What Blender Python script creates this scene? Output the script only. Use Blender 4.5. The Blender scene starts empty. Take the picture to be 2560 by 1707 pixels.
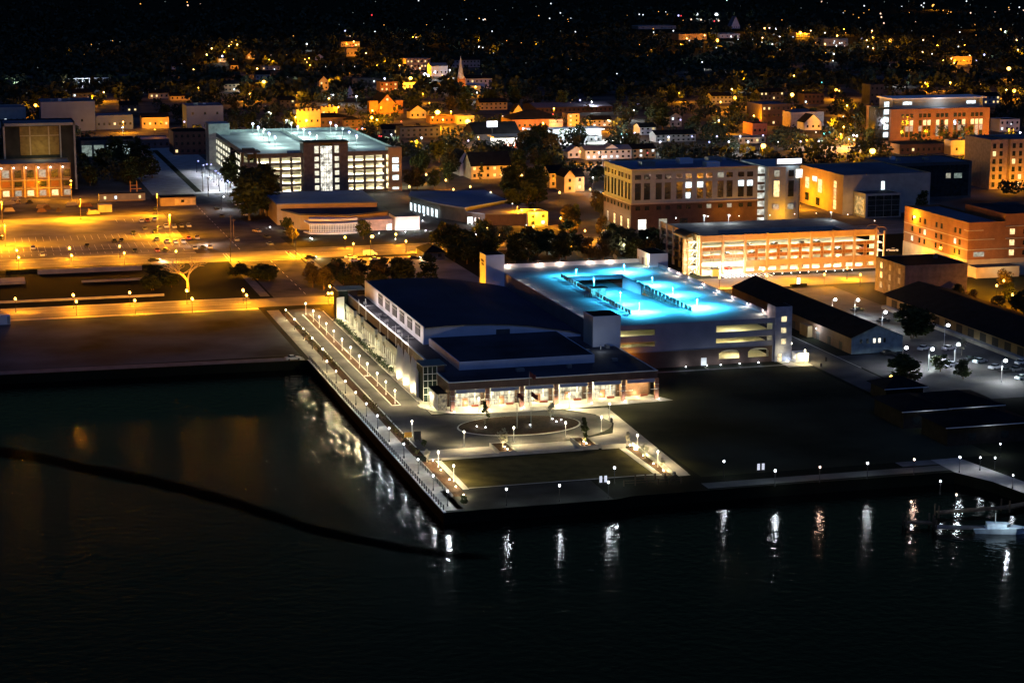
import bpy, math, random
from mathutils import Vector
random.seed(7)
R = math.radians
# ------------------------------------------------------------------ camera, sky, faint night light, exposure
SC = bpy.context.scene
C = SC.collection
FPX, HC, U0, V0, VH = 5000.0, 115.0, 1280.0, 853.5, -130.0      # surveyed from the photograph (pixels of the 2560 px original)
TH = math.atan((V0 - VH) / FPX)
YAW = math.atan(1425 / math.hypot(FPX, V0 - VH))                # world x/y follow the street grid
cam = bpy.data.cameras.new('camera')
cam.lens = FPX / 2560 * 36; cam.sensor_width = 36; cam.clip_start = 1; cam.clip_end = 20000
camo = bpy.data.objects.new('camera', cam); C.objects.link(camo)
camo.location = (0, 0, HC); camo.rotation_euler = (R(90) - TH, 0, -YAW)
SC.camera = camo
W = bpy.data.worlds.new('World'); SC.world = W; W.use_nodes = True
nt = W.node_tree; nt.nodes.clear()
sky = nt.nodes.new('ShaderNodeTexSky'); sky.sky_type = 'NISHITA'; sky.sun_disc = False
sky.sun_elevation = R(3); sky.sun_rotation = R(200); sky.altitude = 0
tint = nt.nodes.new('ShaderNodeMix'); tint.data_type = 'RGBA'; tint.blend_type = 'MULTIPLY'; tint.inputs[0].default_value = 1
tint.inputs[7].default_value = (0.45, 0.8, 0.85, 1)
bg = nt.nodes.new('ShaderNodeBackground'); bg.inputs[1].default_value = 0.009
wo = nt.nodes.new('ShaderNodeOutputWorld')
nt.links.new(sky.outputs[0], tint.inputs[6]); nt.links.new(tint.outputs[2], bg.inputs[0]); nt.links.new(bg.outputs[0], wo.inputs[0])
sun = bpy.data.lights.new('sky_glow', 'SUN'); sun.energy = 0.46; sun.angle = R(25); sun.color = (0.10, 0.26, 1.0)
suno = bpy.data.objects.new('sky_glow', sun); C.objects.link(suno)
suno.rotation_euler = (R(36), 0, R(-12))
SC.view_settings.view_transform = 'Standard'; SC.view_settings.look = 'None'
SC.view_settings.exposure = 0; SC.view_settings.gamma = 1
SC.render.engine = 'CYCLES'
try:
    SC.cycles.use_light_tree = True; SC.cycles.sample_clamp_indirect = 6; SC.cycles.max_bounces = 5
    SC.cycles.caustics_reflective = False; SC.cycles.caustics_refractive = False
except Exception: pass

# ------------------------------------------------------------------ survey helpers: where a point of the photo stands in the world
_c, _s = math.cos(TH), math.sin(TH); _cy, _sy = math.cos(YAW), math.sin(YAW)
def G(u, v, z=0.0):
    dx = u - U0; yy = V0 - v
    dy = FPX*_c + yy*_s; dz = -FPX*_s + yy*_c
    t = (z - HC)/dz
    X, Y = dx*t, dy*t
    return (X*_cy + Y*_sy, -X*_sy + Y*_cy)
def ZY(u, v, y):                       # on the vertical plane y: (x, z)
    dx = u - U0; yy = V0 - v
    dy = FPX*_c + yy*_s; dz = -FPX*_s + yy*_c
    wy = -dx*_sy + dy*_cy; wx = dx*_cy + dy*_sy
    t = y/wy
    return wx*t, HC + dz*t
K = 640/2350.
def Q(x0, y0, a, b): return (x0 + a*K, y0 + b*K)

# ------------------------------------------------------------------ materials
MT = {}
def mat(name, col, rough=0.75, var=0.25, scale=0.6, metal=0.0, emis=None, es=0.0, bump=0.0, col2=None, spec=0.5, detail=5):
    if name in MT: return MT[name]
    m = bpy.data.materials.new(name); m.use_nodes = True; n = m.node_tree; b = n.nodes['Principled BSDF']
    b.inputs['Roughness'].default_value = rough; b.inputs['Metallic'].default_value = metal
    b.inputs['Specular IOR Level'].default_value = spec if rough < 0.7 else 0.06 if max(col) < 0.3 else 0.2
    tc = n.nodes.new('ShaderNodeTexCoord')
    no = n.nodes.new('ShaderNodeTexNoise'); no.inputs['Scale'].default_value = scale; no.inputs['Detail'].default_value = detail
    n.links.new(tc.outputs['Object'], no.inputs['Vector'])
    rp = n.nodes.new('ShaderNodeValToRGB'); rp.color_ramp.elements[0].position = 0.3; rp.color_ramp.elements[1].position = 0.7
    c2 = col2 or tuple(min(1, c*(1+var)) for c in col)
    rp.color_ramp.elements[0].color = (*[c*(1-var) for c in col], 1); rp.color_ramp.elements[1].color = (*c2, 1)
    n.links.new(no.outputs[0], rp.inputs[0]); n.links.new(rp.outputs[0], b.inputs['Base Color'])
    if emis:
        b.inputs['Emission Color'].default_value = (*emis, 1); b.inputs['Emission Strength'].default_value = es
    if bump:
        bp = n.nodes.new('ShaderNodeBump'); bp.inputs['Strength'].default_value = bump
        n.links.new(no.outputs[0], bp.inputs['Height']); n.links.new(bp.outputs[0], b.inputs['Normal'])
    MT[name] = m; return m
def lit(name, col, s, var=0.6, scale=0.9):       # a lit window or room: brighter and darker patches of its interior
    if name in MT: return MT[name]
    m = bpy.data.materials.new(name); m.use_nodes = True; n = m.node_tree; b = n.nodes['Principled BSDF']
    b.inputs['Base Color'].default_value = (0.02, 0.02, 0.02, 1); b.inputs['Roughness'].default_value = 0.5
    b.inputs['Emission Color'].default_value = (*col, 1)
    tc = n.nodes.new('ShaderNodeTexCoord'); no = n.nodes.new('ShaderNodeTexNoise'); no.inputs['Scale'].default_value = scale
    mr = n.nodes.new('ShaderNodeMapRange'); mr.inputs[1].default_value = 0.3; mr.inputs[2].default_value = 0.7
    mr.inputs[3].default_value = s*(1-var); mr.inputs[4].default_value = s*(1+var)
    n.links.new(tc.outputs['Object'], no.inputs[0]); n.links.new(no.outputs[0], mr.inputs[0]); n.links.new(mr.outputs[0], b.inputs['Emission Strength'])
    MT[name] = m; return m
def bricky(name, col, mortar, sc=1.0, rough=0.85):
    if name in MT: return MT[name]
    m = bpy.data.materials.new(name); m.use_nodes = True; n = m.node_tree; b = n.nodes['Principled BSDF']
    tc = n.nodes.new('ShaderNodeTexCoord'); br = n.nodes.new('ShaderNodeTexBrick'); br.inputs['Scale'].default_value = sc
    mp = n.nodes.new('ShaderNodeMapping'); mp.inputs['Rotation'].default_value = (R(90), 0, 0)
    br.inputs['Color1'].default_value = (*col, 1); br.inputs['Color2'].default_value = (*[c*0.7 for c in col], 1); br.inputs['Mortar'].default_value = (*mortar, 1)
    n.links.new(tc.outputs['Object'], mp.inputs[0]); n.links.new(mp.outputs[0], br.inputs[0])
    no = n.nodes.new('ShaderNodeTexNoise'); no.inputs['Scale'].default_value = 0.35
    mx = n.nodes.new('ShaderNodeMix'); mx.data_type = 'RGBA'; mx.blend_type = 'MULTIPLY'; mx.inputs[0].default_value = 0.6
    n.links.new(tc.outputs['Object'], no.inputs[0]); n.links.new(br.outputs[0], mx.inputs[6]); n.links.new(no.outputs[0], mx.inputs[7])
    n.links.new(mx.outputs[2], b.inputs['Base Color']); b.inputs['Roughness'].default_value = rough
    MT[name] = m; return m
asphalt = mat('asphalt', (0.075, 0.073, 0.07), 0.85, 0.35, 0.12, col2=(0.11, 0.107, 0.10))
asphalt2 = mat('asphalt_worn', (0.19, 0.18, 0.155), 0.8, 0.35, 0.08)
concrete = mat('concrete', (0.34, 0.32, 0.28), 0.85, 0.22, 0.25)
concrete_d = mat('concrete_dark', (0.16, 0.155, 0.14), 0.85, 0.25, 0.3)
paving = mat('paving', (0.24, 0.225, 0.19), 0.8, 0.2, 0.5)
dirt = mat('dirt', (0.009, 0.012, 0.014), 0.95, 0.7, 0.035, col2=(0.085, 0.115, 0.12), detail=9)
yardm = mat('yard_ground', (0.09, 0.08, 0.065), 0.95, 0.6, 0.08)
town = mat('town_ground', (0.055, 0.052, 0.04), 0.95, 0.75, 0.03, col2=(0.15, 0.135, 0.11))
darkland = mat('dark_land', (0.010, 0.012, 0.007), 0.95, 0.6, 0.03)
grassm = mat('grass', (0.075, 0.062, 0.02), 0.95, 0.3, 0.3, bump=0.3)
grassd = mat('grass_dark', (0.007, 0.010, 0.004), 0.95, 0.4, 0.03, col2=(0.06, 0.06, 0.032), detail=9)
mulch = mat('mulch', (0.055, 0.028, 0.014), 0.95, 0.45, 1.5, bump=0.3)
paint = mat('road_paint', (0.75, 0.74, 0.68), 0.7, 0.2, 0.8)
white = mat('white_wall', (0.72, 0.72, 0.70), 0.7, 0.1, 0.3)
bluew = mat('pale_wall', (0.62, 0.64, 0.68), 0.7, 0.12, 0.2)
grey = mat('grey_wall', (0.30, 0.31, 0.30), 0.75, 0.15, 0.3)
dgrey = mat('dark_wall', (0.09, 0.09, 0.085), 0.8, 0.2, 0.3)
cream = mat('cream_wall', (0.42, 0.36, 0.26), 0.75, 0.15, 0.3)
tan = mat('tan_wall', (0.40, 0.30, 0.16), 0.75, 0.15, 0.3)
walkm = mat('walk_dim', (0.11, 0.115, 0.10), 0.9, 0.4, 0.1)
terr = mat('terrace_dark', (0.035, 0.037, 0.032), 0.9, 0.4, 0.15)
brick = bricky('brick', (0.28, 0.115, 0.06), (0.25, 0.2, 0.16), 2.2)
brickd = bricky('brick_dark', (0.11, 0.06, 0.045), (0.10, 0.08, 0.07), 2.2)
orangeb = bricky('brick_orange', (0.36, 0.15, 0.055), (0.30, 0.17, 0.09), 2.2)
duskw = mat('dusk_wall', (0.12, 0.155, 0.25), 0.8, 0.12, 0.15)
kerbc = mat('kerb_concrete', (0.55, 0.53, 0.47), 0.8, 0.15, 0.6)
roofd = mat('roof_dark', (0.046, 0.048, 0.055), 0.8, 0.5, 0.07)
roofb = mat('roof_membrane', (0.13, 0.135, 0.16), 0.8, 0.25, 0.06)
roofk = mat('roof_shingle', (0.014, 0.014, 0.014), 0.9, 0.3, 0.3)
metal = mat('white_metal', (0.66, 0.67, 0.66), 0.45, 0.05, 1, metal=0.1)
steel = mat('grey_steel', (0.32, 0.33, 0.33), 0.45, 0.1, 1, metal=0.6)
dmetal = mat('dark_metal', (0.03, 0.03, 0.032), 0.5, 0.1, 1, metal=0.4)
wood = mat('timber', (0.10, 0.07, 0.045), 0.85, 0.3, 1)
glassd = mat('dark_glass', (0.02, 0.028, 0.028), 0.12, 0.4, 0.5, spec=0.8)
glassg = mat('green_glass', (0.015, 0.024, 0.022), 0.75, 0.4, 0.5)
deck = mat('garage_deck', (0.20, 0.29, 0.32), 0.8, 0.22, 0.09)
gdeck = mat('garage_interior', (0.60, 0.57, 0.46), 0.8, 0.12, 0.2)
mwhite = lit('lit_white', (1.0, 0.93, 0.78), 1.6)
mwarm = lit('lit_warm', (1.0, 0.72, 0.32), 1.4)
mcool = lit('lit_cool', (0.80, 0.95, 1.0), 1.7)
mdim = lit('lit_dim', (0.95, 0.9, 0.7), 0.35)
mdimg = lit('lit_dim_green', (0.75, 0.95, 0.85), 0.22)
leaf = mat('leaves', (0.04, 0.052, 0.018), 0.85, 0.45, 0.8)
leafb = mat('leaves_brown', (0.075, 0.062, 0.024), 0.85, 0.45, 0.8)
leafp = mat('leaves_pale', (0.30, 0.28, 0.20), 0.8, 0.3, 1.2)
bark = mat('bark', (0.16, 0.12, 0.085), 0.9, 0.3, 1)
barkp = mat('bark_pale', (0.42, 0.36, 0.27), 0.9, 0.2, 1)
def bulbm(name, col, s): return mat(name, (0.5, 0.5, 0.5), 0.5, 0, 1, emis=col, es=s)
BULB = {'warm': bulbm('bulb_warm', (1.0, 0.90, 0.68), 9), 'orange': bulbm('bulb_orange', (1.0, 0.55, 0.12), 6), 'white': bulbm('bulb_white', (0.92, 0.96, 1.0), 9),
        'blue': bulbm('bulb_blue', (0.42, 0.45, 1.0), 3.0), 'cyan': bulbm('bulb_cyan', (0.1, 0.95, 1.0), 2), 'red': bulbm('bulb_red', (1.0, 0.05, 0.04), 2),
        'pink': bulbm('bulb_pink', (1.0, 0.70, 0.55), 5), 'amber': bulbm('bulb_amber', (1.0, 0.40, 0.03), 2.2), 'dimw': bulbm('bulb_dim', (0.8, 0.9, 0.85), 0.7),
        'dimo': bulbm('bulb_dim_orange', (1.0, 0.6, 0.25), 0.9)}
FARB = {k: bulbm('far_'+k, c, s) for k, c, s in (('orange', (1.0, 0.42, 0.06), 2.4), ('pink', (1.0, 0.62, 0.42), 2.0), ('white', (0.85, 0.93, 1.0), 1.8), ('blue', (0.5, 0.52, 1.0), 1.8), ('dimw', (0.75, 0.9, 0.85), 0.5), ('dimo', (1.0, 0.5, 0.15), 0.7), ('red', (1.0, 0.04, 0.04), 1.6), ('cyan', (0.1, 0.95, 1.0), 1.4))}
LCOL = {'warm': (1.0, 0.80, 0.42), 'orange': (1.0, 0.34, 0.006), 'white': (0.85, 0.93, 1.0), 'blue': (0.7, 0.8, 1.0), 'cyan': (0.06, 0.60, 1.0), 'red': (1, 0.05, 0.02), 'pink': (1.0, 0.66, 0.50), 'amber': (1, 0.4, 0.03),
        'cream': (1.0, 0.92, 0.64), 'clere': (1.0, 0.85, 0.84), 'deck': (0.74, 1.0, 0.93), 'gwarm': (1.0, 0.86, 0.44)}

# ------------------------------------------------------------------ mesh building
class MB:
    def __init__(s): s.v = []; s.f = []
    def box(s, x0, x1, y0, y1, z0, z1):
        n = len(s.v)
        s.v += [(x0,y0,z0),(x1,y0,z0),(x1,y1,z0),(x0,y1,z0),(x0,y0,z1),(x1,y0,z1),(x1,y1,z1),(x0,y1,z1)]
        s.f += [tuple(n+i for i in q) for q in ((0,3,2,1),(4,5,6,7),(0,1,5,4),(1,2,6,5),(2,3,7,6),(3,0,4,7))]
        return s
    def prism(s, poly, z0, z1):
        n = len(s.v); k = len(poly)
        s.v += [(x, y, z0) for x, y in poly] + [(x, y, z1) for x, y in poly]
        s.f += [tuple(range(n+k-1, n-1, -1)), tuple(range(n+k, n+2*k))]
        for i in range(k): j = (i+1) % k; s.f.append((n+i, n+j, n+k+j, n+k+i))
        return s
    def cyl(s, x, y, z0, z1, r0, r1=None, k=8):
        r1 = r0 if r1 is None else r1; n = len(s.v)
        for z, r in ((z0, r0), (z1, r1)):
            s.v += [(x+r*math.cos(2*math.pi*i/k), y+r*math.sin(2*math.pi*i/k), z) for i in range(k)]
        s.f += [tuple(range(n+k-1, n-1, -1)), tuple(range(n+k, n+2*k))]
        for i in range(k): j = (i+1) % k; s.f.append((n+i, n+j, n+k+j, n+k+i))
        return s
    def tube(s, p, q, r0, r1=None, k=6):
        r1 = r0 if r1 is None else r1
        p, q = Vector(p), Vector(q); d = (q-p).normalized()
        a = d.cross(Vector((0, 0, 1)));
        if a.length < 1e-3: a = Vector((1, 0, 0))
        a.normalize(); b = d.cross(a); n = len(s.v)
        for c, r in ((p, r0), (q, r1)):
            s.v += [tuple(c + a*(r*math.cos(2*math.pi*i/k)) + b*(r*math.sin(2*math.pi*i/k))) for i in range(k)]
        s.f += [tuple(range(n, n+k)), tuple(range(n+2*k-1, n+k-1, -1))]
        for i in range(k): j = (i+1) % k; s.f.append((n+i, n+k+i, n+k+j, n+j))
        return s
    def ball(s, x, y, z, r, rz=None, k=8, m=5):
        rz = rz or r; n = len(s.v); s.v.append((x, y, z-rz))
        for i in range(1, m):
            t = math.pi*i/m
            s.v += [(x+r*math.sin(t)*math.cos(2*math.pi*j/k), y+r*math.sin(t)*math.sin(2*math.pi*j/k), z-rz*math.cos(t)) for j in range(k)]
        s.v.append((x, y, z+rz)); e = len(s.v)-1
        for j in range(k):
            jj = (j+1) % k
            s.f.append((n, n+1+jj, n+1+j)); s.f.append((e, e-k+j, e-k+jj))
            for i in range(m-2): a = n+1+i*k; s.f.append((a+j, a+jj, a+k+jj, a+k+j))
        return s
    def quad(s, *p): n = len(s.v); s.v += list(p); s.f.append(tuple(range(n, n+len(p)))); return s
    def mesh(s, name, m, smooth=False):
        me = bpy.data.meshes.new(name); me.from_pydata(s.v, [], s.f); me.materials.append(m)
        if smooth: me.polygons.foreach_set('use_smooth', [True]*len(me.polygons))
        me.update(); return me
def link(name, me, parent=None, loc=(0, 0, 0), rz=0, label=None):
    o = bpy.data.objects.new(name, me); C.objects.link(o); o.location = loc; o.rotation_euler = (0, 0, rz)
    if parent: o.parent = parent
    if label: o['label'] = label
    return o
def part(name, mb, m, parent, label=None, smooth=False): return link(name, mb.mesh(name, m, smooth), parent, label=label)
def thing(name, label, cat, loc=(0, 0, 0), rz=0, group=None):
    o = bpy.data.objects.new(name, None); C.objects.link(o); o.location = loc; o.rotation_euler = (0, 0, rz); o.empty_display_size = 0.3
    o['label'] = label; o['category'] = cat
    if group: o['group'] = group
    return o
def single(name, mb, m, label, cat, group=None, smooth=False, loc=(0, 0, 0)):
    o = link(name, mb.mesh(name, m, smooth), None, loc); o['label'] = label; o['category'] = cat
    if group: o['group'] = group
    return o
def struct(name, mb, m, kind='structure'):
    o = link(name, mb.mesh(name, m)); o['kind'] = kind; return o
def copy_tree(o, loc, rz=0, label=None, group=None, scale=None):
    r = o.copy(); C.objects.link(r); r.location = loc; r.rotation_euler = (0, 0, rz)
    if label: r['label'] = label
    if group: r['group'] = group
    if scale: r.scale = scale
    for ch in list(o.children):
        c = ch.copy(); C.objects.link(c); c.parent = r
        for g in list(ch.children):
            d = g.copy(); C.objects.link(d); d.parent = c
    return r
CUT = 150      # opening of the downward cut-off lanterns, degrees
_LD = {}
GAIN = {'warm': 7.0, 'orange': 14, 'white': 3.6, 'blue': 4.0, 'cyan': 17.0, 'pink': 3.0, 'amber': 3, 'deck': 4.5, 'cream': 9.0, 'gwarm': 9.0, 'red': 1, 'clere': 4.5}
def light(kind, watts, loc, parent=None, rad=0.15, spot=None, rot=None, blend=0.6, name='lamp_light'):
    key = (kind, watts, rad, spot, blend, name == 'flood_light')
    if key not in _LD:
        l = bpy.data.lights.new(name, 'SPOT' if spot else 'POINT'); l.energy = watts*GAIN[kind]*(.22 if kind == 'orange' and name == 'flood_light' else 1); l.color = LCOL[kind]; l.shadow_soft_size = rad
        if spot: l.spot_size = R(spot); l.spot_blend = blend
        _LD[key] = l
    o = bpy.data.objects.new(name, _LD[key]); C.objects.link(o); o.location = loc
    if rot: o.rotation_euler = rot
    if parent: o.parent = parent
    return o
ORD = 'first second third fourth fifth sixth seventh eighth ninth tenth eleventh twelfth thirteenth fourteenth fifteenth sixteenth seventeenth eighteenth nineteenth twentieth'.split()
for _t, _d in (('twenty', 'thirtieth'), ('thirty', 'fortieth'), ('forty', 'fiftieth'), ('fifty', 'sixtieth'), ('sixty', 'seventieth')): ORD += ['%s-%s' % (_t, o) for o in ORD[:9]] + [_d]
def rect(name, x0, x1, y0, y1, m, z=0.004, kind='structure'):
    mb = MB().quad((x0, y0, z), (x1, y0, z), (x1, y1, z), (x0, y1, z)); return struct(name, mb, m, kind)
def poly(name, pts, m, z=0.004):
    return struct(name, MB().quad(*[(x, y, z) for x, y in pts]), m)
def slab(name, pts, m, z0, z1): return struct(name, MB().prism(pts, z0, z1), m)
def ell(cx, cy, a, b, n=48): return [(cx+a*math.cos(2*math.pi*i/n), cy+b*math.sin(2*math.pi*i/n)) for i in range(n)]
# ------------------------------------------------------------------ land, river and streets
land = [(-900, 558), (-60, 557), (14, 554.5), (94.2, 552), (94.2, 389.6), (131.9, 389.6), (136, 391.2), (166, 391.2), (212, 390.6), (216.5, 381), (219, 366), (238, 322), (420, 250), (6000, 250), (6000, 9000), (-5000, 9000), (-5000, 558)]
slab('ground', land, darkland, -4.0, 0.0)
def water_mat(name, bump, rough, fade=False):
    m = bpy.data.materials.new(name); m.use_nodes = True; n = m.node_tree; b = n.nodes['Principled BSDF']
    b.inputs['Base Color'].default_value = (0.0016, 0.002, 0.002, 1); b.inputs['Roughness'].default_value = rough; b.inputs['IOR'].default_value = 1.33; b.inputs['Specular IOR Level'].default_value = 0.5
    tc = n.nodes.new('ShaderNodeTexCoord'); mp = n.nodes.new('ShaderNodeMapping'); mp.inputs['Scale'].default_value = (1, 1.0, 1)
    n1 = n.nodes.new('ShaderNodeTexNoise'); n1.inputs['Scale'].default_value = 0.5; n1.inputs['Detail'].default_value = 3; n1.inputs['Roughness'].default_value = 0.55
    n2 = n.nodes.new('ShaderNodeTexNoise'); n2.inputs['Scale'].default_value = 0.02; n2.inputs['Detail'].default_value = 3
    mul = n.nodes.new('ShaderNodeMapRange'); mul.inputs[1].default_value = 0.35; mul.inputs[2].default_value = 0.65; mul.inputs[3].default_value = bump*0.8; mul.inputs[4].default_value = bump
    bp = n.nodes.new('ShaderNodeBump'); bp.inputs['Distance'].default_value = 0.5
    n.links.new(tc.outputs['Object'], mp.inputs[0]); n.links.new(mp.outputs[0], n1.inputs[0]); n.links.new(tc.outputs['Object'], n2.inputs[0])
    n.links.new(n2.outputs[0], mul.inputs[0]); n.links.new(mul.outputs[0], bp.inputs['Strength']); n.links.new(n1.outputs[0], bp.inputs['Height']); n.links.new(bp.outputs[0], b.inputs['Normal'])
    if fade:
        b.inputs['Specular IOR Level'].default_value = 0.0; b.inputs['IOR'].default_value = 1.01
        at = n.nodes.new('ShaderNodeAttribute'); at.attribute_name = 'fade'
        no = n.nodes.new('ShaderNodeTexNoise'); no.inputs['Scale'].default_value = 0.12; n.links.new(tc.outputs['Object'], no.inputs[0])
        ad = n.nodes.new('ShaderNodeMath'); ad.operation = 'MULTIPLY_ADD'; ad.inputs[1].default_value = 1.7
        sb = n.nodes.new('ShaderNodeMath'); sb.operation = 'SUBTRACT'; sb.use_clamp = True; sb.inputs[1].default_value = 0.75
        n.links.new(at.outputs['Fac'], ad.inputs[0]); n.links.new(no.outputs[0], ad.inputs[2]); n.links.new(ad.outputs[0], sb.inputs[0])
        mk = n.nodes.new('ShaderNodeMath'); mk.operation = 'MULTIPLY'; mk.inputs[1].default_value = 0.8; n.links.new(sb.outputs[0], mk.inputs[0]); n.links.new(mk.outputs[0], b.inputs['Alpha'])
    return m
mw = MB(); n = 40
mw.quad((-3000, -300, -2.5), (3500, -300, -2.5), (3500, 600, -2.5), (-3000, 600, -2.5))
struct('river', mw, water_mat('river_water', 0.38, 0.10))
# the calm streak that winds across the river
cl = [G(u, v, -2.49) for u, v in ((-260, 1090), (0, 1128), (110, 1146), (210, 1170), (330, 1192), (440, 1218), (560, 1250), (660, 1282), (780, 1322), (900, 1350), (1020, 1372), (1140, 1388), (1260, 1396))]
me = bpy.data.meshes.new('calm_streak'); vs = []; fs = []; fa = []
for i, (x, y) in enumerate(cl):
    w = 5.2 if i < 8 else 4.2 - 0.5*(i-8)
    for k, a in ((-1.5, 0), (-0.3, 1), (0.3, 1), (1.5, 0)): vs.append((x, y+k*w, -2.49)); fa.append(a if 0 < i < 12 else 0)
for i in range(len(cl)-1):
    for k in range(3): a = i*4+k; fs.append((a, a+4, a+5, a+1))
me.from_pydata(vs, [], fs); at = me.attributes.new('fade', 'FLOAT', 'POINT')
for i, a in enumerate(fa): at.data[i].value = a
me.materials.append(water_mat('calm_water', 0.05, 0.4, True)); o = link('calm_streak', me); o['kind'] = 'structure'

poly('town_ground', [(-300, 764), (700, 764), (900, 1150), (1000, 1900), (-200, 1900)], town, 0.003)
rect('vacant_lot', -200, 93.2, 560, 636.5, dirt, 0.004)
poly('shore_path', [(-200, 558.6), (14, 555.2), (93.4, 552.8), (93.4, 557.2), (40, 559.5), (-200, 562.5)], concrete_d, 0.01)
rect('quay_street', -200, 118, 641, 657, asphalt2, 0.008)
rect('quay_sidewalk', -200, 93, 657.4, 660.4, concrete, 0.012)
rect('quay_sidewalk', -200, 93, 637.2, 640.2, concrete, 0.012)
rect('upper_path', -200, 66, 672.4, 675.2, concrete, 0.012)
rect('back_street', 118, 520, 633, 655, asphalt2, 0.008)
rect('main_street', -300, 700, 741, 763.5, asphalt2, 0.008)
rect('main_sidewalk', -300, 88, 764.5, 767.3, concrete, 0.012)
rect('main_sidewalk', 127, 600, 764.5, 767.3, concrete_d, 0.012)
rect('cross_street', 101, 124, 657, 741, asphalt, 0.012)
rect('cross_sidewalk', 97, 100.2, 661, 740, concrete_d, 0.016)
rect('cross_sidewalk', 124.8, 128, 657, 740, concrete_d, 0.016)
rect('cross_street_north', 92, 119, 763.5, 955, asphalt, 0.012)
rect('boulevard', 90, 134, 955, 1190, concrete, 0.012)
slab('boulevard_median', [(111, 962), (114, 962), (114, 1170), (111, 1170)], grassd, 0, 0.15)
rect('parking_lot', -60, 88, 768, 885, asphalt2, 0.008)
rect('building_yard', -40, 88, 885, 965, yardm, 0.012)
rect('court_lot', 135, 178, 664, 736, asphalt2, 0.012)
rect('side_road', 229.5, 240.6, 470, 640, asphalt, 0.01)
rect('side_road_kerb', 240.8, 241.3, 500, 600, concrete, 0.02)
rect('right_car_park', 241.5, 292, 455, 517, asphalt, 0.012)
rect('right_car_park', 263, 291, 517, 628, asphalt, 0.016)
rect('river_walk', 154, 216, 392.6, 397.0, walkm, 0.012)
rect('river_walk', 203, 214, 398, 402.0, concrete_d, 0.016)
poly('pier_road', [(212, 390.4), (216.2, 381), (218.6, 367), (237, 323), (243, 325), (224, 372), (219, 402), (212, 402)], concrete, 0.02)
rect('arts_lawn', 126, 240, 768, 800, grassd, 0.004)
# painted lines
pl = MB()
def ln(x0, x1, y0, y1, z=0.02): pl.quad((x0, y0, z), (x1, y0, z), (x1, y1, z), (x0, y1, z))
for r0, r1, xa, xb in ((773.5, 778.5, 2, 86), (784, 798, -6, 62), (813, 826, 22, 86), (786, 800, 62, 87)):
    x = xa
    while x < xb: ln(x, x+0.13, r0, r1); x += 2.75
for x in (60, 63.5, 67, 70.5, 74): ln(x+6, x+6.13, 862, 872)
ln(-60, 60, 785.1, 785.3); ln(-100, 100, 752.2, 752.4); ln(128, 400, 752.2, 752.4); ln(-100, 92, 649, 649.15)
for y in (744, 747.5): ln(126.5, 127.1, y, y+2)
for x in (97.5, 98.6, 121.5, 122.6, 125.0): ln(x, x+0.35, 743, 761)
for y in (739.2,): ln(101, 124, y, y+0.4)
for y in range(662, 738, 9): ln(112.4, 112.6, y, y+4)
for i in range(12): ln(262+i*1.6, 262.7+i*1.6, 655, 661)
for y in range(770, 950, 9): ln(105.3, 105.5, y, y+4)
struct('painted_lines', pl, paint)

# ------------------------------------------------------------------ the waterfront promenade and drive
rect('promenade_walk', 94.9, 98.9, 391, 634, paving, 0.01)
slab('quay_cap', [(94.1, 389.5), (94.7, 389.5), (94.7, 552.2), (94.1, 552.2)], kerbc, 0, 0.18)
rect('drive', 101.1, 112.2, 437, 634, asphalt, 0.014)
poly('turning_circle_road', ell(130, 459, 23.5, 17.2), asphalt, 0.018)
rect('turning_road_joint', 101.2, 130, 441.6, 476, asphalt, 0.022)
slab('kerb', [(100.95, 445), (101.2, 445), (101.2, 630), (100.95, 630)], kerbc, 0, 0.14)
slab('kerb', [(112.2, 492), (112.4, 492), (112.4, 628), (112.2, 628)], kerbc, 0, 0.14)
for x0, y0, x1, y1 in ((98.7, 437, 100.9, 600), (98.7, 606, 100.9, 628)): rect('planting_strip', x0, x1, y0, y1, mulch, 0.03)
for y0, y1 in ((489.5, 525.2), (527, 623)):
    slab('drive_median_kerb', [(104.8, y0-.3), (107.2, y0-.3), (107.2, y1+.3), (104.8, y1+.3)], kerbc, 0, 0.13)
    slab('drive_median', [(105.05, y0), (106.95, y0), (106.95, y1), (105.05, y1)], mulch, 0.131, 0.17)
rect('terrace_floor', 114.3, 117.4, 527, 612, kerbc, 0.025)
rect('building_sidewalk', 112.4, 118, 477, 614, paving, 0.01)
for y in range(500, 612, 12): rect('sidewalk_panel', 112.5, 114.6, y, y+3.2, concrete, 0.02)
cc_apron = [(112.4, 490), (111.2, 486), (113.5, 480), (118, 476), (124, 474.2), (140, 473.6), (150, 473.9), (160, 474.8), (176.5, 475.8), (173, 484), (116.5, 484)]
poly('entrance_apron', cc_apron, concrete, 0.03)
slab('entrance_kerb', [(111.3, 488), (111.2, 485.4), (113.4, 479.6), (118, 475.6), (124, 473.8), (140, 473.2), (146, 473.2), (146, 473.45), (140, 473.5), (124, 474.1), (118, 475.9), (113.6, 480), (111.5, 485.6), (111.5, 488)], concrete, 0, 0.15)
poly('east_plaza', [(146, 473.6), (157.3, 472), (154.4, 406), (150.6, 406), (150.6, 432), (150.6, 441), (138, 441.5), (150, 446), (153.6, 456), (152, 466)], concrete, 0.026)
rect('south_plaza', 101.2, 150.6, 432.6, 441.4, concrete, 0.03)
slab('oval_kerb', ell(130.3, 459.5, 15.5, 10.1), kerbc, 0, 0.14)
slab('oval_bed', ell(130.3, 459.5, 15.1, 9.7), mulch, 0.141, 0.22)
rect('lawn', 104.0, 146.6, 407.2, 431.4, grassm, 0.02)
rect('lawn_border', 102.5, 103.9, 406, 431.6, concrete, 0.03)
rect('lawn_border', 146.7, 148.3, 406, 431.6, concrete, 0.03)
rect('lawn_border', 104.0, 146.6, 406.5, 407.1, concrete, 0.034)
rect('planting_bed', 99.1, 102.2, 401, 431.5, mulch, 0.034)
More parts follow.
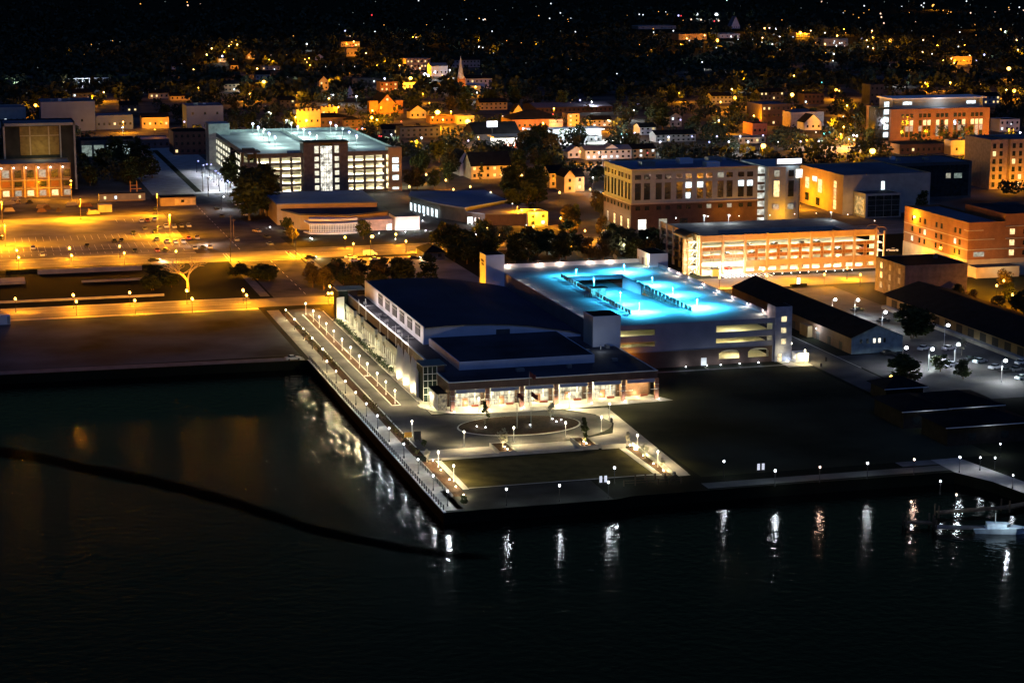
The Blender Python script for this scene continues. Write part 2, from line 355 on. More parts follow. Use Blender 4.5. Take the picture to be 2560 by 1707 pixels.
rect('planting_bed', 148.5, 150.3, 405, 431.5, mulch, 0.034)
rect('river_terrace', 97.4, 131.5, 390, 406.2, terr, 0.01)
rect('outer_path', 151.4, 154.2, 404, 434, concrete, 0.038)
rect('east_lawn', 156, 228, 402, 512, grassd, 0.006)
rect('garage_path', 176, 228, 508.8, 510.2, concrete_d, 0.012)
rect('garage_court', 222, 229.5, 506.5, 516, concrete, 0.02)
def wall(name, label, x0, x1, y0, y1, h, m=concrete, z0=0): return single(name, MB().box(x0, x1, y0, y1, z0, h), m, label, 'wall')
wall('retaining_wall', 'long low pale stepped wall along the top of the lawn', 104, 138, 431.8, 432.3, 0.55)
wall('seat_wall', 'short bright low wall right of the right planter box above the lawn', 142.6, 148.4, 431.7, 432.2, 1.0)
wall('garden_wall', 'low lit wall along the right edge of the mulched bed beside the lawn', 150.4, 151.0, 405, 432.5, 0.9)
wall('garden_wall', 'low kerb wall along the left mulched bed beside the promenade', 98.75, 99.05, 401, 431.5, 0.45)
for i, (x, lab) in enumerate(((119.8, 'square concrete planter box with a small lit tree, nearer the promenade'), (139.7, 'square concrete planter box with a small lit tree, nearer the right wall'))):
    t = thing('planter_box', lab, 'planter', (x, 436.3, 0.0), group='planter boxes above the lawn')
    mb = MB(); mb.box(-2.1, 2.1, -4.4, -4.1, .03, 1.05).box(-2.1, 2.1, 4.1, 4.4, .03, 1.05).box(-2.1, -1.8, -4.1, 4.1, .03, 1.05).box(1.8, 2.1, -4.1, 4.1, .03, 1.05)
    part('box', mb, concrete, t); part('soil', MB().box(-1.8, 1.8, -4.1, 4.1, .03, .9), mulch, t)
# promenade railing
def railing(label, p0, p1, n, h=1.15, m=dmetal, r=0.11, name='railing', z=0.18, cat='railing'):
    L = math.dist(p0, p1); a = math.atan2(p1[1]-p0[1], p1[0]-p0[0]); t = thing(name, label, cat, (*p0, z), a)
    pm = MB().box(-r, r, -r, r, 0, h).mesh('post', m)
    for i in range(n): link('post', pm, t, (L*i/(n-1), 0, 0))
    part('rail', MB().box(0.2, L-.2, -.03, .03, h*.86, h*.93), m, t); part('rail', MB().box(0.2, L-.2, -.02, .02, h*.45, h*.5), m, t)
    return t
railing('long dark post railing along the quay edge of the promenade', (94.5, 391), (94.5, 551), 74)
railing('timber post fence at the foot of the right planting bed', (140.9, 403.1), (149.8, 402), 5, 1.5, wood, .14, 'timber_fence', 0, 'fence')
railing('timber post fence on the low pier below the right planting bed', (137, 399.4), (149.8, 398.4), 6, 1.3, wood, .12, 'timber_fence', 0, 'fence')
railing('dark open railing between the left planting bed and the promenade', (98.4, 401), (98.4, 431), 14, 1.0, dmetal, .07, 'bed_railing', .02)
wall('long_platform', 'long pale concrete platform strip in the dark yard above the quay street', 27, 64, 728.6, 730.2, 1.6)
wall('long_platform', 'short pale concrete strip in front of the longer platform left of the bare tree', 41, 63.5, 706.2, 707.2, 0.7)
wall('long_platform', 'warm lit concrete platform strip at the left edge above the quay street', -30, 22, 709, 719, 0.8)
wall('hedge_bank', 'dark hedge bank along the far side of the dark yard beside the main street', 16, 68, 733.5, 736.5, 1.1, leaf)
wall('quay_parapet', 'low lit parapet along the upper path left of the bare tree', -60, 66, 670.8, 671.3, 0.8)
# ------------------------------------------------------------------ lamps
def post_lamp(label, x, y, h=3.7, kind='warm', watts=450, pole=metal, group=None, r=0.24, cut=True):
    t = thing('post_lamp', label, 'street lamp', (x, y, 0), group=group)
    part('pole', MB().cyl(0, 0, 0, .5, .16, .11).cyl(0, 0, .5, h-.35, .075, .06), pole, t)
    part('lamp_globe', MB().ball(0, 0, h-.1, r, r*1.25), BULB[kind], t)
    part('lamp_cap', MB().cyl(0, 0, h+.18, h+.34, r*1.15, .04), pole, t)
    if watts: light(kind, watts, (0.3, 0, h-.45), t, spot=CUT+10 if cut and kind != 'orange' else None, blend=0.35)
    return t
first = None
ys = [623.8, 610.1, 599.6, 587.6, 575.3, 562.5, 549.5, 537.0, 525.9, 512.7, 501.7, 490.6]
for i, y in enumerate(ys):
    post_lamp('white post lamp in the planted median of the drive, %s from the quay street' % ORD[i], 106.0, y, 3.7, 'warm', 560, group='white post lamps along the drive median')
    first = first or 1
ys = [615.6, 598.9, 583.1, 567.7, 551, 533.5, 519.8, 506.6, 492.7, 479.2, 465.7, 452.2, 436.2, 421.7, 407.2, 394.2]
for i, y in enumerate(ys):
    post_lamp('dark promenade lamp with a small white light by the railing, %s from the street' % ORD[i], 98.2 if i < 5 else 96.2, y, 3.4, 'warm' if i < 9 else 'white', 230, dmetal, 'dark promenade lamps along the quay', 0.2, False)
for lab, x, y, k, w, pm in (('white post lamp at the bend of the turning circle by the yellow sign', 102.7, 456.4, 'warm', 420, metal), ('white post lamp below the left end of the oval bed', 112.1, 442.7, 'warm', 520, metal),
        ('white post lamp below the middle of the oval bed', 124.5, 443.6, 'warm', 520, metal), ('white post lamp below the right part of the oval bed', 137.8, 445.1, 'warm', 520, metal), ('white post lamp at the right end of the turning circle', 147.9, 448.4, 'warm', 520, metal),
        ('white post lamp at the tip of the dark lawn beside the turning circle', 154.3, 461.4, 'warm', 420, metal), ('white post lamp at the top of the left mulched bed', 101.8, 425.8, 'warm', 420, metal), ('white post lamp halfway down the left mulched bed', 102.2, 413.0, 'warm', 420, metal),
        ('white post lamp in front of the entrance between two flagpoles and the right pillars', 147.8, 474.5, 'warm', 900, metal), ('white post lamp in front of the first glass bay of the entrance', 124.4, 476.0, 'warm', 900, metal), ('white post lamp at the left corner of the convention building', 114.1, 485.6, 'warm', 500, metal),
        ('white post lamp at the top of the right mulched bed', 150.2, 428.5, 'warm', 420, metal), ('white post lamp low in the right mulched bed', 149.6, 412.8, 'warm', 420, metal),
        ('dark river terrace lamp, leftmost of the lower terrace', 108.2, 391.3, 'white', 60, dmetal), ('dark river terrace lamp, middle of the lower terrace', 119.8, 391.1, 'white', 60, dmetal), ('dark river terrace lamp beside the two small white signs', 130.6, 390.9, 'white', 60, dmetal), ('dark lamp at the lower right corner of the lawn', 135.7, 402.0, 'white', 120, dmetal),
        ('white post lamp beside the garage corner path', 229.0, 521, 'warm', 420, metal), ('white post lamp at the end of the garage court', 228.6, 510.5, 'warm', 420, metal)):
    post_lamp(lab, x, y, 3.7, k, w, pm, cut=pm is metal)
# small bollard and ground lights
def uplight(label, x, y, z=0.0, kind='white', w=25, group='small ground lights', cat='ground light'):
    t = thing('ground_light', label, cat, (x, y, z), group=group)
    part('housing', MB().cyl(0, 0, 0, .22, .16), dmetal, t); part('lens', MB().ball(0, 0, .32, .16), BULB[kind], t)
    if w: light(kind, w, (0, -.1, .6), t, 0.1)
for i, (a, b) in enumerate(((1072, 625), (1152, 633), (1562, 610), (1766, 555), (1803, 580), (1847, 563))): uplight('small white ground light in the oval bed, %s from the left' % ORD[i], *G(*Q(900, 900, a, b)), .15, 'white', 30)
for i, (a, b) in enumerate(((1328, 805), (1354, 826))): uplight('small white ground light in the left planter box, %s one' % ('upper', 'lower')[i], *G(*Q(900, 900, a, b), .95), .9, 'warm', 60)
for i, (a, b) in enumerate(((217, 757), (242, 775))): uplight('small white ground light in the right planter box, %s one' % ('upper', 'lower')[i], *G(*Q(1400, 900, a, b), .95), .9, 'warm', 60)
for i, (a, b) in enumerate(((670, 935), (743, 1020), (822, 1108), (880, 1173), (952, 1250))): uplight('small white ground light in the left mulched bed, %s from the top' % ORD[i], *G(*Q(900, 900, a, b)), .03, 'warm', 110)
for i, (a, b) in enumerate(((643, 793), (686, 828), (763, 888), (858, 963), (952, 1027))): uplight('small white ground light in the right mulched bed, %s from the top' % ORD[i], *G(*Q(1400, 900, a, b)), .03, 'warm', 70)
for i, x in enumerate((193.9, 200.2, 204.3, 210.0, 215.7, 224.5)): uplight('round white path light along the foot of the blue garage, %s from the left' % ORD[i], x, 513.2, 0, 'white', 45)
for i in range(7): uplight('tiny white light at the foot of the %s entrance pillar from the left' % ORD[i], 118.2+9.1*i, 476.9, .03, 'white', 35)
# flagpoles
for i, (x, y) in enumerate(((128.8, 456.0), (132.3, 455.9), (138.3, 478.3))):
    t = thing('flagpole', ('tall flagpole in the oval bed, left of the pair', 'tall flagpole in the oval bed, right of the pair', 'flagpole standing close to the entrance between the pillars')[i], 'flagpole', (x, y, 0), group='flagpoles')
    part('pole', MB().cyl(0, 0, 0, 9.4, .09, .05), steel, t); f = MB()
    for k in range(6):
        a, b = .05+k*.28, .05+(k+1)*.28; za, zb = .12*math.sin(k*1.1)-k*.16, .12*math.sin(k*1.1+1.1)-(k+1)*.16
        f.quad((a, .1*math.sin(k*1.7), 7.9+za), (b, .1*math.sin(k*1.7+1.7), 7.9+zb), (b, .1*math.sin(k*1.7+1.7), 9.2+zb), (a, .1*math.sin(k*1.7), 9.2+za))
    part('flag', f, mat('flag_cloth', (.10, .03, .03), .9), t)
t = thing('yellow_sign', 'yellow board beside a dark shape at the bend of the turning circle', 'sign', (100.9, 452.6, 0)); part('board', MB().box(-.9, .9, -.05, .05, .7, 1.9), mat('sign_yellow', (.75, .36, .03), .6), t); part('leg', MB().box(-.7, -.62, -.04, .04, 0, .7), dmetal, t); part('leg', MB().box(.62, .7, -.04, .04, 0, .7), dmetal, t)
t = thing('covered_trailer', 'dark covered cart standing beside the yellow board', 'cart', (102.9, 452.2, 0)); part('cover', MB().prism([(-.9, -.7), (.8, -.9), (1.0, .6), (-.6, .8)], .3, 2.3), dmetal, t); part('wheel', MB().cyl(-.5, -.8, 0.02, .3, .25), dmetal, t); part('wheel', MB().cyl(.5, -.8, 0.02, .3, .25), dmetal, t)
for lab, u, v, zb in (('small dark litter bin on the pale path beside the turning circle lamp', 1529, 1056, 1.2), ('dark litter bin on the path corner right of the garage tower', 2065, 903, 1.3), ('dark hydrant on the path corner right of the garage tower', 2053, 916, 1.0)):
    x, y = G(u, v); t = thing('litter_bin', lab, 'bin', (x, y, 0.04)); part('body', MB().cyl(0, 0, 0, zb*.85, .3), dmetal, t); part('lid', MB().cyl(0, 0, zb*.87, zb, .33, .2), dmetal, t)
# paired white info panels by the river
for i, (u, v) in enumerate(((1508, 1208), (1902, 1177))):
    x, y = G(u, v); t = thing('info_panel', ('pair of small glowing white panels at the lower corner of the lawn', 'pair of small glowing white panels on the dark river walk')[i], 'sign', (x, y, 0))
    for dx in (-.55, .55): part('panel', MB().box(dx-.28, dx+.28, -.1, .1, .3, 1.7), mat('panel_glow', (.5, .5, .5), .5, 0, 1, emis=(.8, .85, 1), es=.75), t)
    part('base', MB().box(-1, 1, -.2, .2, 0, .28), dmetal, t)
# river walk lamps at the right
for i, (a, b) in enumerate(((67, 1378), (477, 1347), (915, 1312), (1343, 1277), (1762, 1256))):
    x, y = G(*Q(1920, 800, a, b), 3.6); post_lamp('lone dark lamp with a bright head on the river walk, %s from left' % ORD[i], x, y, 3.7, 'pink' if i in (1, 3) else 'white', 70, dmetal, 'river walk lamps', cut=False)
for i, (a, b) in enumerate(((1505, 927), (1975, 1013))):
    x, y = G(*Q(1400, 900, a, b), 3.6); post_lamp(('lone dark lamp on the dark grass left of the glowing panels', 'lone dark lamp just right of the glowing river walk panels')[i], x, y, 3.7, 'white', 60, dmetal, 'river walk lamps', cut=False)
for a, b, lab in ((2133, 1135, 'tiny white lamp at the right edge above the pier road'), (1950, 1260, 'faint pale lamp beside the pier road, left of two'), (2085, 1263, 'faint pale lamp beside the pier road, right of two'), (2250, 1423, 'small bluish lamp on the pier road'), (1583, 1477, 'small slanting white light over the marina basin')):
    x, y = G(*Q(1920, 800, a, b), 3); post_lamp(lab, x, y, 3.1, 'white', 90, dmetal, r=.17)
# marina
for lab, pts in (('low dark floating dock at the left of the marina', [(185.6, 361.2), (191, 359.8), (191, 361.6), (185.8, 363)]), ('long pale floating dock in the marina', [(190, 356.5), (208, 350.5), (208.5, 352.5), (190.5, 358.3)]), ('dark timber pier joining the marina dock to the pier road', [(195.6, 366.2), (212, 365.8), (219, 367.5), (219, 369.5), (211, 367.6), (195.6, 367.9)])):
    t = thing('floating_dock', lab, 'dock', (*pts[0], 0)); part('deck_boards', MB().prism([(x-pts[0][0], y-pts[0][1]) for x, y in pts], -1.7, -1.4), wood if 'timber' in lab or 'dark' in lab else concrete_d, t)
    mb = MB()
    for x, y in pts: mb.cyl(x-pts[0][0], y-pts[0][1]+.2, -4, .1, .18)
    part('pilings', mb, wood, t)
t = thing('motor_boat', 'pale blue motor boat with a small cabin moored in the marina', 'boat', (202.5, 353.0, -2.5), R(-20))
hull = MB(); P_ = [(-5.5, -1.3), (3.2, -1.5), (5.8, 0), (3.2, 1.5), (-5.5, 1.3)]
hull.v += [(x*.9, y*.7, -.3) for x, y in P_] + [(x, y, 1.0 + (.35 if x > 3 else 0)) for x, y in P_]; hull.f += [(0, 1, 6, 5), (1, 2, 7, 6), (2, 3, 8, 7), (3, 4, 9, 8), (4, 0, 5, 9), (4, 3, 2, 1, 0), (5, 6, 7, 8, 9)]
part('hull', hull, mat('boat_white', (.58, .74, .82), .5), t); part('cabin', MB().prism([(-2.8, -1), (1.2, -.9), (2.0, 0), (1.2, .9), (-2.8, 1)], 1.0, 2.1), mat('boat_white', (0, 0, 0)), t)
part('windscreen', MB().prism([(1.25, -.92), (2.1, 0), (1.25, .92), (1.2, .8), (1.2, -.8)], 1.4, 1.95), glassd, t); part('mast', MB().cyl(-1, 0, 2.1, 4.2, .07, .04), metal, t); light('white', 200, (1, -3.5, 4.0), t)
for lab, u, v, h in (('short lamp with a white head on the marina pier', 2391, 1237, 2.5), ('short pale lamp at the left dock of the marina', 2278, 1249, 2)):
    x, y = G(u, v, 1); t = thing('dock_lamp', lab, 'lamp', (x, y, -1.4)); part('pole', MB().cyl(0, 0, 0, h-.2, .07), dmetal, t); part('lamp_globe', MB().ball(0, 0, h, .22), BULB['pink'], t); light('white', 70, (0.3, 0, h-.3), t)
# ------------------------------------------------------------------ trees
def crown_mesh(name, m, seed, rx=3, rz=3.2, n=420, leafs=0.42, cone=False, clumps=16):
    rd = random.Random(seed); mb = MB(); cs = []
    for i in range(clumps):
        a = rd.uniform(0, 6.283); zz = rd.uniform(-.85, .95); rr = math.sqrt(max(0.05, 1-zz*zz))*rd.uniform(.35, .85)
        if cone: rr = (1-(zz+1)/2)*rd.uniform(.4, 1.0)+.05
        cs.append((rx*rr*math.cos(a), rx*rr*math.sin(a), rz*zz, rd.uniform(.28, .5)*rx*(.6 if cone else 1)))
    for i in range(n):
        cx, cy, cz, cr = rd.choice(cs); d = Vector((rd.gauss(0, 1), rd.gauss(0, 1), rd.gauss(0, 1))).normalized()*cr*rd.uniform(.6, 1.05)
        p = Vector((cx, cy, cz))+d; s = leafs*rd.uniform(.6, 1.5)
        u = Vector((rd.gauss(0, 1), rd.gauss(0, 1), rd.gauss(0, .6))).normalized()*s; w = u.cross(Vector((rd.gauss(0, 1), rd.gauss(0, 1), rd.gauss(0, 1)))).normalized()*s*.7
        mb.quad(tuple(p-u), tuple(p-w), tuple(p+u), tuple(p+w))
    return mb.mesh(name, m)
CR = {'dark': [crown_mesh('crown', leaf, s, n=1100, leafs=.36, clumps=22) for s in (1, 2, 3)], 'brown': [crown_mesh('crown', leafb, s, n=900, leafs=.34, clumps=20) for s in (4, 5)], 'cone': [crown_mesh('crown', leaf, 6, 2.0, 3.6, 320, .4, True)],
      'pale': [crown_mesh('crown', leafp, 8, 1.1, 1.3, 130, .2)], 'palm': [crown_mesh('crown', leaf, 9, 1.5, 1.5, 150, .45)]}
def trunkm(m, h=3.2, r=.28, seed=1):
    rd = random.Random(seed); mb = MB().cyl(0, 0, 0, h, r, r*.6)
    for k in range(5):
        a = k*1.26+rd.random(); mb.tube((0, 0, h*.75), (1.6*math.cos(a), 1.6*math.sin(a), h+1.6), r*.4, r*.12, 5)
    return mb.mesh('trunk', m)
TR = trunkm(bark); TRP = trunkm(barkp, 2.0, .09, 3)
NT = [0]
def tree(label, x, y, h, kind='dark', group=None, wide=1.0, name='tree'):
    NT[0] += 1; t = thing(name, label, 'tree', (x, y, 0), NT[0]*1.7 % 6.28, group)
    s = h/8.2
    ms = CR[kind]; c = link('crown', ms[NT[0] % len(ms)], t, (0, 0, 5.0*s))
    if kind == 'pale': s = h/4.2; c.location = (0, 0, 2.9*s); c.scale = (s*wide, s*wide, s)
    else: c.scale = (s*wide, s*wide, s)
    k = link('trunk', TRP if kind == 'pale' else TR, t); k.scale = (s, s, s*(1.0 if kind != 'cone' else .6))
    return t
def hides(u, v, h, w):
    D = math.hypot(*G(u, v)); hp = h*FPX/D; wp = w*FPX/D
    return any(a-wp < u < b+wp and v > vb-2 and v-hp < vb-.3*(vb-vt) for a, b, vt, vb in FACES)
def tpx(label, u, v, h, kind='dark', group=None, wide=1.0, name='tree'):
    x, y = G(u, v); return tree(label, x, y, h, kind, group, wide, name)
# the bare, lamp-lit tree beside the quay street
def bare_tree(name, label, x, y, h, spread, m, seed, depth=5, cat='tree'):
    rd = random.Random(seed); t = thing(name, label, cat, (x, y, 0)); tm = MB(); bm = MB()
    def grow(p, d, L, r, k, mb):
        q = p+d*L; mb.tube(p, q, r, r*.68, 5)
        if k == 0: return
        for i in range(3 if k > 3 else 2):
            nd = (d+Vector((rd.gauss(0, spread), rd.gauss(0, spread), rd.gauss(.12, .22)))).normalized(); grow(q, nd, L*rd.uniform(.68, .9), r*.62, k-1, bm)
    grow(Vector((0, 0, 0)), Vector((0, 0, 1)), h*.22, h*.035, depth, tm)
    part('trunk', tm, m, t); part('branches', bm, m, t); return t
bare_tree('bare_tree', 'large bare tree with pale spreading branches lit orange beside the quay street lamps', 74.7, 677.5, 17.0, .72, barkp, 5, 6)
light('orange', 420, (74.2, 674, 4.5), None, .2, name='tree_light')
# small lit trees of the plaza
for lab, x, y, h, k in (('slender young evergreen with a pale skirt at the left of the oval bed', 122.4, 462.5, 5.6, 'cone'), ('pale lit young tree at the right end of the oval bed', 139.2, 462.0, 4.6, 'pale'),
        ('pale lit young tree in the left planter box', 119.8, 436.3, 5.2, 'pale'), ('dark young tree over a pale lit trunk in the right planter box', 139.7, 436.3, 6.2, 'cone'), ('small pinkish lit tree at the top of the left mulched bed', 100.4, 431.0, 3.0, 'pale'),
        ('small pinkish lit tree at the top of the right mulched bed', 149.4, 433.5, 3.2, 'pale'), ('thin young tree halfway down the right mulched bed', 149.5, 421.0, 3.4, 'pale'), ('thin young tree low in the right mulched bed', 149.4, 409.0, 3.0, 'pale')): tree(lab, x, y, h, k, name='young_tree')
for i in range(9):     # shrubs of the hedge along the building
    pass
hm = MB(); rd = random.Random(3)
for i in range(900):
    y = rd.uniform(528, 611); x = rd.gauss(113.4, .55); z = rd.uniform(.1, 1.0); s = rd.uniform(.15, .35)
    u = Vector((rd.gauss(0, 1), rd.gauss(0, 1), rd.gauss(0, 1))).normalized()*s; w = u.cross(Vector((rd.gauss(0, 1), rd.gauss(0, 1), 1))).normalized()*s
    p = Vector((x, y, z)); hm.quad(tuple(p-u), tuple(p-w), tuple(p+u), tuple(p+w))
single('hedge', hm, mat('hedge_leaf', (.06, .08, .045), .85, .4), 'long green hedge between the drive sidewalk and the building terrace', 'hedge')
for lab, x, y, n in (('row of low shrubs in the promenade planting strip, near part', 100, 470, 260), ('row of low shrubs in the promenade planting strip, far part', 100, 570, 260)):
    mb = MB()
    for i in range(n):
        p = Vector((rd.gauss(x, .5), y+rd.uniform(-32, 32), rd.uniform(.05, .6))); s = rd.uniform(.15, .3); u = Vector((rd.gauss(0, 1), rd.gauss(0, 1), rd.gauss(0, 1))).normalized()*s; w = u.cross(Vector((rd.gauss(0, 1), 1, .3))).normalized()*s
        mb.quad(tuple(p-u), tuple(p-w), tuple(p+u), tuple(p+w))
    single('shrub_row', mb, leafb, lab, 'shrubs')
# ------------------------------------------------------------------ buildings
_wm = {}
def win(parent, face, x, z, w, h, off, m, frame=None, name='window'):
    """window on face S (y=off) or W (x=off) of a local building; a proud frame box with a pane"""
    key = (face, round(w, 2), round(h, 2), (frame or m).name, name)
    if key not in _wm: _wm[key] = (MB().box(-w/2, w/2, -.06, .0, 0, h) if face == 'S' else MB().box(-.06, .0, -w/2, w/2, 0, h)).mesh(name, frame or m)
    loc = (x, off, z) if face == 'S' else (off, x, z)
    o = link(name, _wm[key], parent, loc)
    if frame:
        k2 = (face, round(w, 2), round(h, 2), m.name, 'pane')
        if k2 not in _wm:
            g = .12 if w > 1.2 else .07
            _wm[k2] = (MB().box(-w/2+g, w/2-g, -.085, -.062, g, h-g) if face == 'S' else MB().box(-.085, -.062, -w/2+g, w/2-g, g, h-g)).mesh('pane', m)
        link('pane', _wm[k2], o)
    return o
def shell(t, w, d, h, wm, rm, par=.5, th=.3, x0=0, y0=0, z0=0, name='wall'):
    mb = MB().box(x0, x0+w, y0, y0+d, z0, h)
    if par: mb.box(x0, x0+w, y0, y0+th, h, h+par).box(x0, x0+w, y0+d-th, y0+d, h, h+par).box(x0, x0+th, y0+th, y0+d-th, h, h+par).box(x0+w-th, x0+w, y0+th, y0+d-th, h, h+par)
    part(name, mb, wm, t); e = th if par else 0
    part('roof', MB().box(x0+e, x0+w-e, y0+e, y0+d-e, h, h+.03), rm, t)
def bld(label, x, y, w, d, h, wm, rm=roofd, cat='building', name='building', rz=0, par=.5, roof='flat', rh=2.5, units=0, group=None, eave=.4):
    t = thing(name, label, cat, (x, y, 0), rz, group)
    if roof == 'flat': shell(t, w, d, h, wm, rm, par)
    else:
        e = eave
        if roof == 'gx':      # ridge along x: gables at the ends
            mb = MB().box(0, w, 0, d, 0, h); n = len(mb.v)
            mb.v += [(0, 0, h), (0, d, h), (0, d/2, h+rh), (w, 0, h), (w, d, h), (w, d/2, h+rh)]; mb.f += [(n, n+2, n+1), (n+3, n+4, n+5)]
            s = rh/(d/2); ze = h-e*s
            rb = MB().quad((-e, -e, ze+.1), (w+e, -e, ze+.1), (w+e, d/2, h+rh+.1), (-e, d/2, h+rh+.1)).quad((w+e, d+e, ze+.1), (-e, d+e, ze+.1), (-e, d/2, h+rh+.1), (w+e, d/2, h+rh+.1))
            rb.quad((-e, -e, ze-.08), (-e, d/2, h+rh-.08), (w+e, d/2, h+rh-.08), (w+e, -e, ze-.08)).quad((w+e, d+e, ze-.08), (w+e, d/2, h+rh-.08), (-e, d/2, h+rh-.08), (-e, d+e, ze-.08))
        elif roof == 'gy':
            mb = MB().box(0, w, 0, d, 0, h); n = len(mb.v)
            mb.v += [(0, 0, h), (w, 0, h), (w/2, 0, h+rh), (0, d, h), (w, d, h), (w/2, d, h+rh)]; mb.f += [(n, n+1, n+2), (n+3, n+5, n+4)]
            s = rh/(w/2); ze = h-e*s
            rb = MB().quad((-e, -e, ze+.1), (w/2, -e, h+rh+.1), (w/2, d+e, h+rh+.1), (-e, d+e, ze+.1)).quad((w+e, -e, ze+.1), (w+e, d+e, ze+.1), (w/2, d+e, h+rh+.1), (w/2, -e, h+rh+.1))
        else:                 # hip
            mb = MB().box(0, w, 0, d, 0, h); k = min(w, d)/2
            a, b = ((k, d/2), (w-k, d/2)) if w > d else ((w/2, k), (w/2, d-k))
            rb = MB(); rb.v = [(-e, -e, h-.1), (w+e, -e, h-.1), (w+e, d+e, h-.1), (-e, d+e, h-.1), (*a, h+rh), (*b, h+rh)]
            rb.f = [(0, 1, 5, 4), (1, 2, 5), (2, 3, 4, 5), (3, 0, 4)] if w > d else [(0, 1, 4), (1, 2, 5, 4), (2, 3, 5), (3, 0, 4, 5)]
            rb.f.append((3, 2, 1, 0))
        part('wall', mb, wm, t); part('roof', rb, rm, t)
    rd = random.Random(int(x*7+y))
    for i in range(units):
        ux, uy = rd.uniform(.15, .8)*w, rd.uniform(.2, .75)*d; a, b = rd.uniform(1.2, 3), rd.uniform(1.2, 2.5)
        part('rooftop_unit', MB().box(ux, ux+a, uy, uy+b, h+.04, h+rd.uniform(.9, 1.7)), bluew if i % 2 else steel, t)
    return t
def wins(t, face, off, n, start, pitch, zs, w, h, dark=glassd, litm=None, lits=(), frame=None):
    for r, z in enumerate(zs):
        for i in range(n):
            win(t, face, start+i*pitch, z, w, h, off, litm if (r, i) in lits and litm else dark, frame)
def face(uL, uR, vt, y=None, vb=None, z0=0):
    """front face on a street-grid plane from its outline in the photo: x0, x1, y, height"""
    if y is None: y = G(uL, vb, z0)[1]
    x0 = ZY(uL, vt, y)[0]; x1 = ZY(uR, vt, y)[0]; h = ZY((uL+uR)/2, vt, y)[1]
    return x0, x1, y, h
FACES = []
def bpx(label, uL, uR, vt, vb=None, y=None, d=14, wm=cream, rm=roofd, **k):
    x0, x1, y, h = face(uL, uR, vt, y, vb); FACES.append((uL, uR, vt, vb or vt+20))
    t = bld(label, x0, y, x1-x0, d, h, wm, rm, **k); return t, x1-x0, h

# ---- convention building
cc = thing('convention_center', 'large waterfront convention building with arched dark roof, white clerestory and brick-pillared entrance', 'building', (117.5, 479, 0))
part('wall', MB().box(0.4, 55.5, 5, 36, 0, 7.35).box(.4, 51, 36, 133, 0, 7.35).box(.0, .4, 20, 36, 4.6, 7.9).box(.0, .4, 36, 133, 4.6, 7.9).box(51, 55.5, 35.6, 36, 7.36, 7.9), brickd, cc)
part('roof', MB().box(0.4, 55.2, .4, 36, 7.36, 7.42).box(.4, 50.9, 36, 132.8, 7.36, 7.42), roofd, cc)
part('fascia', MB().box(-.2, 55.5, -.35, .35, 5.5, 7.4).box(-.2, .3, .35, 20, 5.5, 7.4).box(55.2, 55.5, .35, 36, 4.9, 7.4), brickd, cc)
part('roof_trim', MB().box(-.35, 55.65, -.5, -.1, 7.41, 7.6).box(-.35, .05, -.1, 20, 7.41, 7.6).box(-.1, .45, 20.1, 36, 7.91, 8.02).box(-.1, .45, 36, 133, 7.91, 8.02).box(55.3, 55.65, -.1, 36, 7.41, 7.55), metal, cc)
part('soffit', MB().box(.3, 55.2, .36, 4.95, 5.5, 5.6), white, cc)
for i in range(7):
    x = .8+9.1*i; p = part('pillar', MB().box(x-.5, x+.5, -.5, .5, 0, 5.5), brick, cc)
    part('pillar_band', MB().box(x-.56, x+.56, -.56, .56, 3.9, 4.05), concrete, p); part('pillar_band', MB().box(x-.56, x+.56, -.56, .56, 2.75, 2.87), concrete, p)
    light('pink', 60, (x, -1.15, .45), cc, .08)
for i in range(6):
    x0 = 1.6+9.1*i; last = i == 5
    # projecting grey canopy, dipped in its middle as the roof edge rolls
    mb = MB(); ks = 9
    for k in range(ks):
        a, b = x0+7.6*k/ks, x0+7.6*(k+1)/ks
        f = lambda q: -1.0+(.5 if (i in (0,) and .38 < q < .72) or (i == 1 and q > .82) or (i == 2 and q < .1) else 0)
        ya, yb = f(k/ks), f((k+1)/ks); mb.quad((a, -.4, 5.5), (b, -.4, 5.5), (b, yb, 4.75), (a, ya, 4.75)); mb.quad((a, ya, 4.75), (b, yb, 4.75), (b, yb, 4.65), (a, ya, 4.65))
    part('canopy', mb, mat('canopy_metal', (.30, .32, .33), .5, .1), cc)
    if not last:
        gw = part('glass_wall', MB().box(x0-.3, x0+7.7, 4.6, 4.7, .05, 5.45), lit('lobby_glass_%d' % i, (1.0, .88, .62), 0.7, .85, .7), cc)
        mb = MB()
        for k in range(7): mb.box(x0-.3+k*1.3, x0-.22+k*1.3, 4.5, 4.58, .05, 5.45)
        mb.box(x0-.3, x0+7.7, 4.5, 4.58, 2.3, 2.4).box(x0-.3, x0+7.7, 4.5, 4.58, 3.6, 3.68); part('mullions', mb, dmetal, gw); part('lobby_column', MB().box(x0+1.2, x0+1.45, 3.6, 3.85, .03, 5.45).box(x0+5.9, x0+6.15, 3.6, 3.85, .03, 5.45), metal, gw)
        part('door', MB().box(x0+2.9+(i % 3)*.6, x0+4.3+(i % 3)*.6, 4.4, 4.49, .05, 2.2), mat('door_bronze', (.16, .08, .05), .4), cc)
    else: part('brick_panel', MB().box(x0-.3, x0+7.7, 4.4, 4.7, .05, 5.45), brick, cc)
    part('canopy_bar', MB().box(x0-.6, x0+1.4, -1.4, -1.2, 2.8, 2.9).box(x0+6.3, x0+8.1, -1.4, -1.2, 2.8, 2.9), metal, cc)
    light('gwarm', 150, (x0+2, 2.0, 4.6), cc, .3); light('gwarm', 150, (x0+5.8, 2.0, 4.6), cc, .3); light('gwarm', 30, (x0+3.9, 3.7, .8), cc, .15)
    part('bench', MB().box(x0+5, x0+7, 3.0, 3.5, .1, .6), mat('bench_red', (.20, .05, .03), .6), cc)
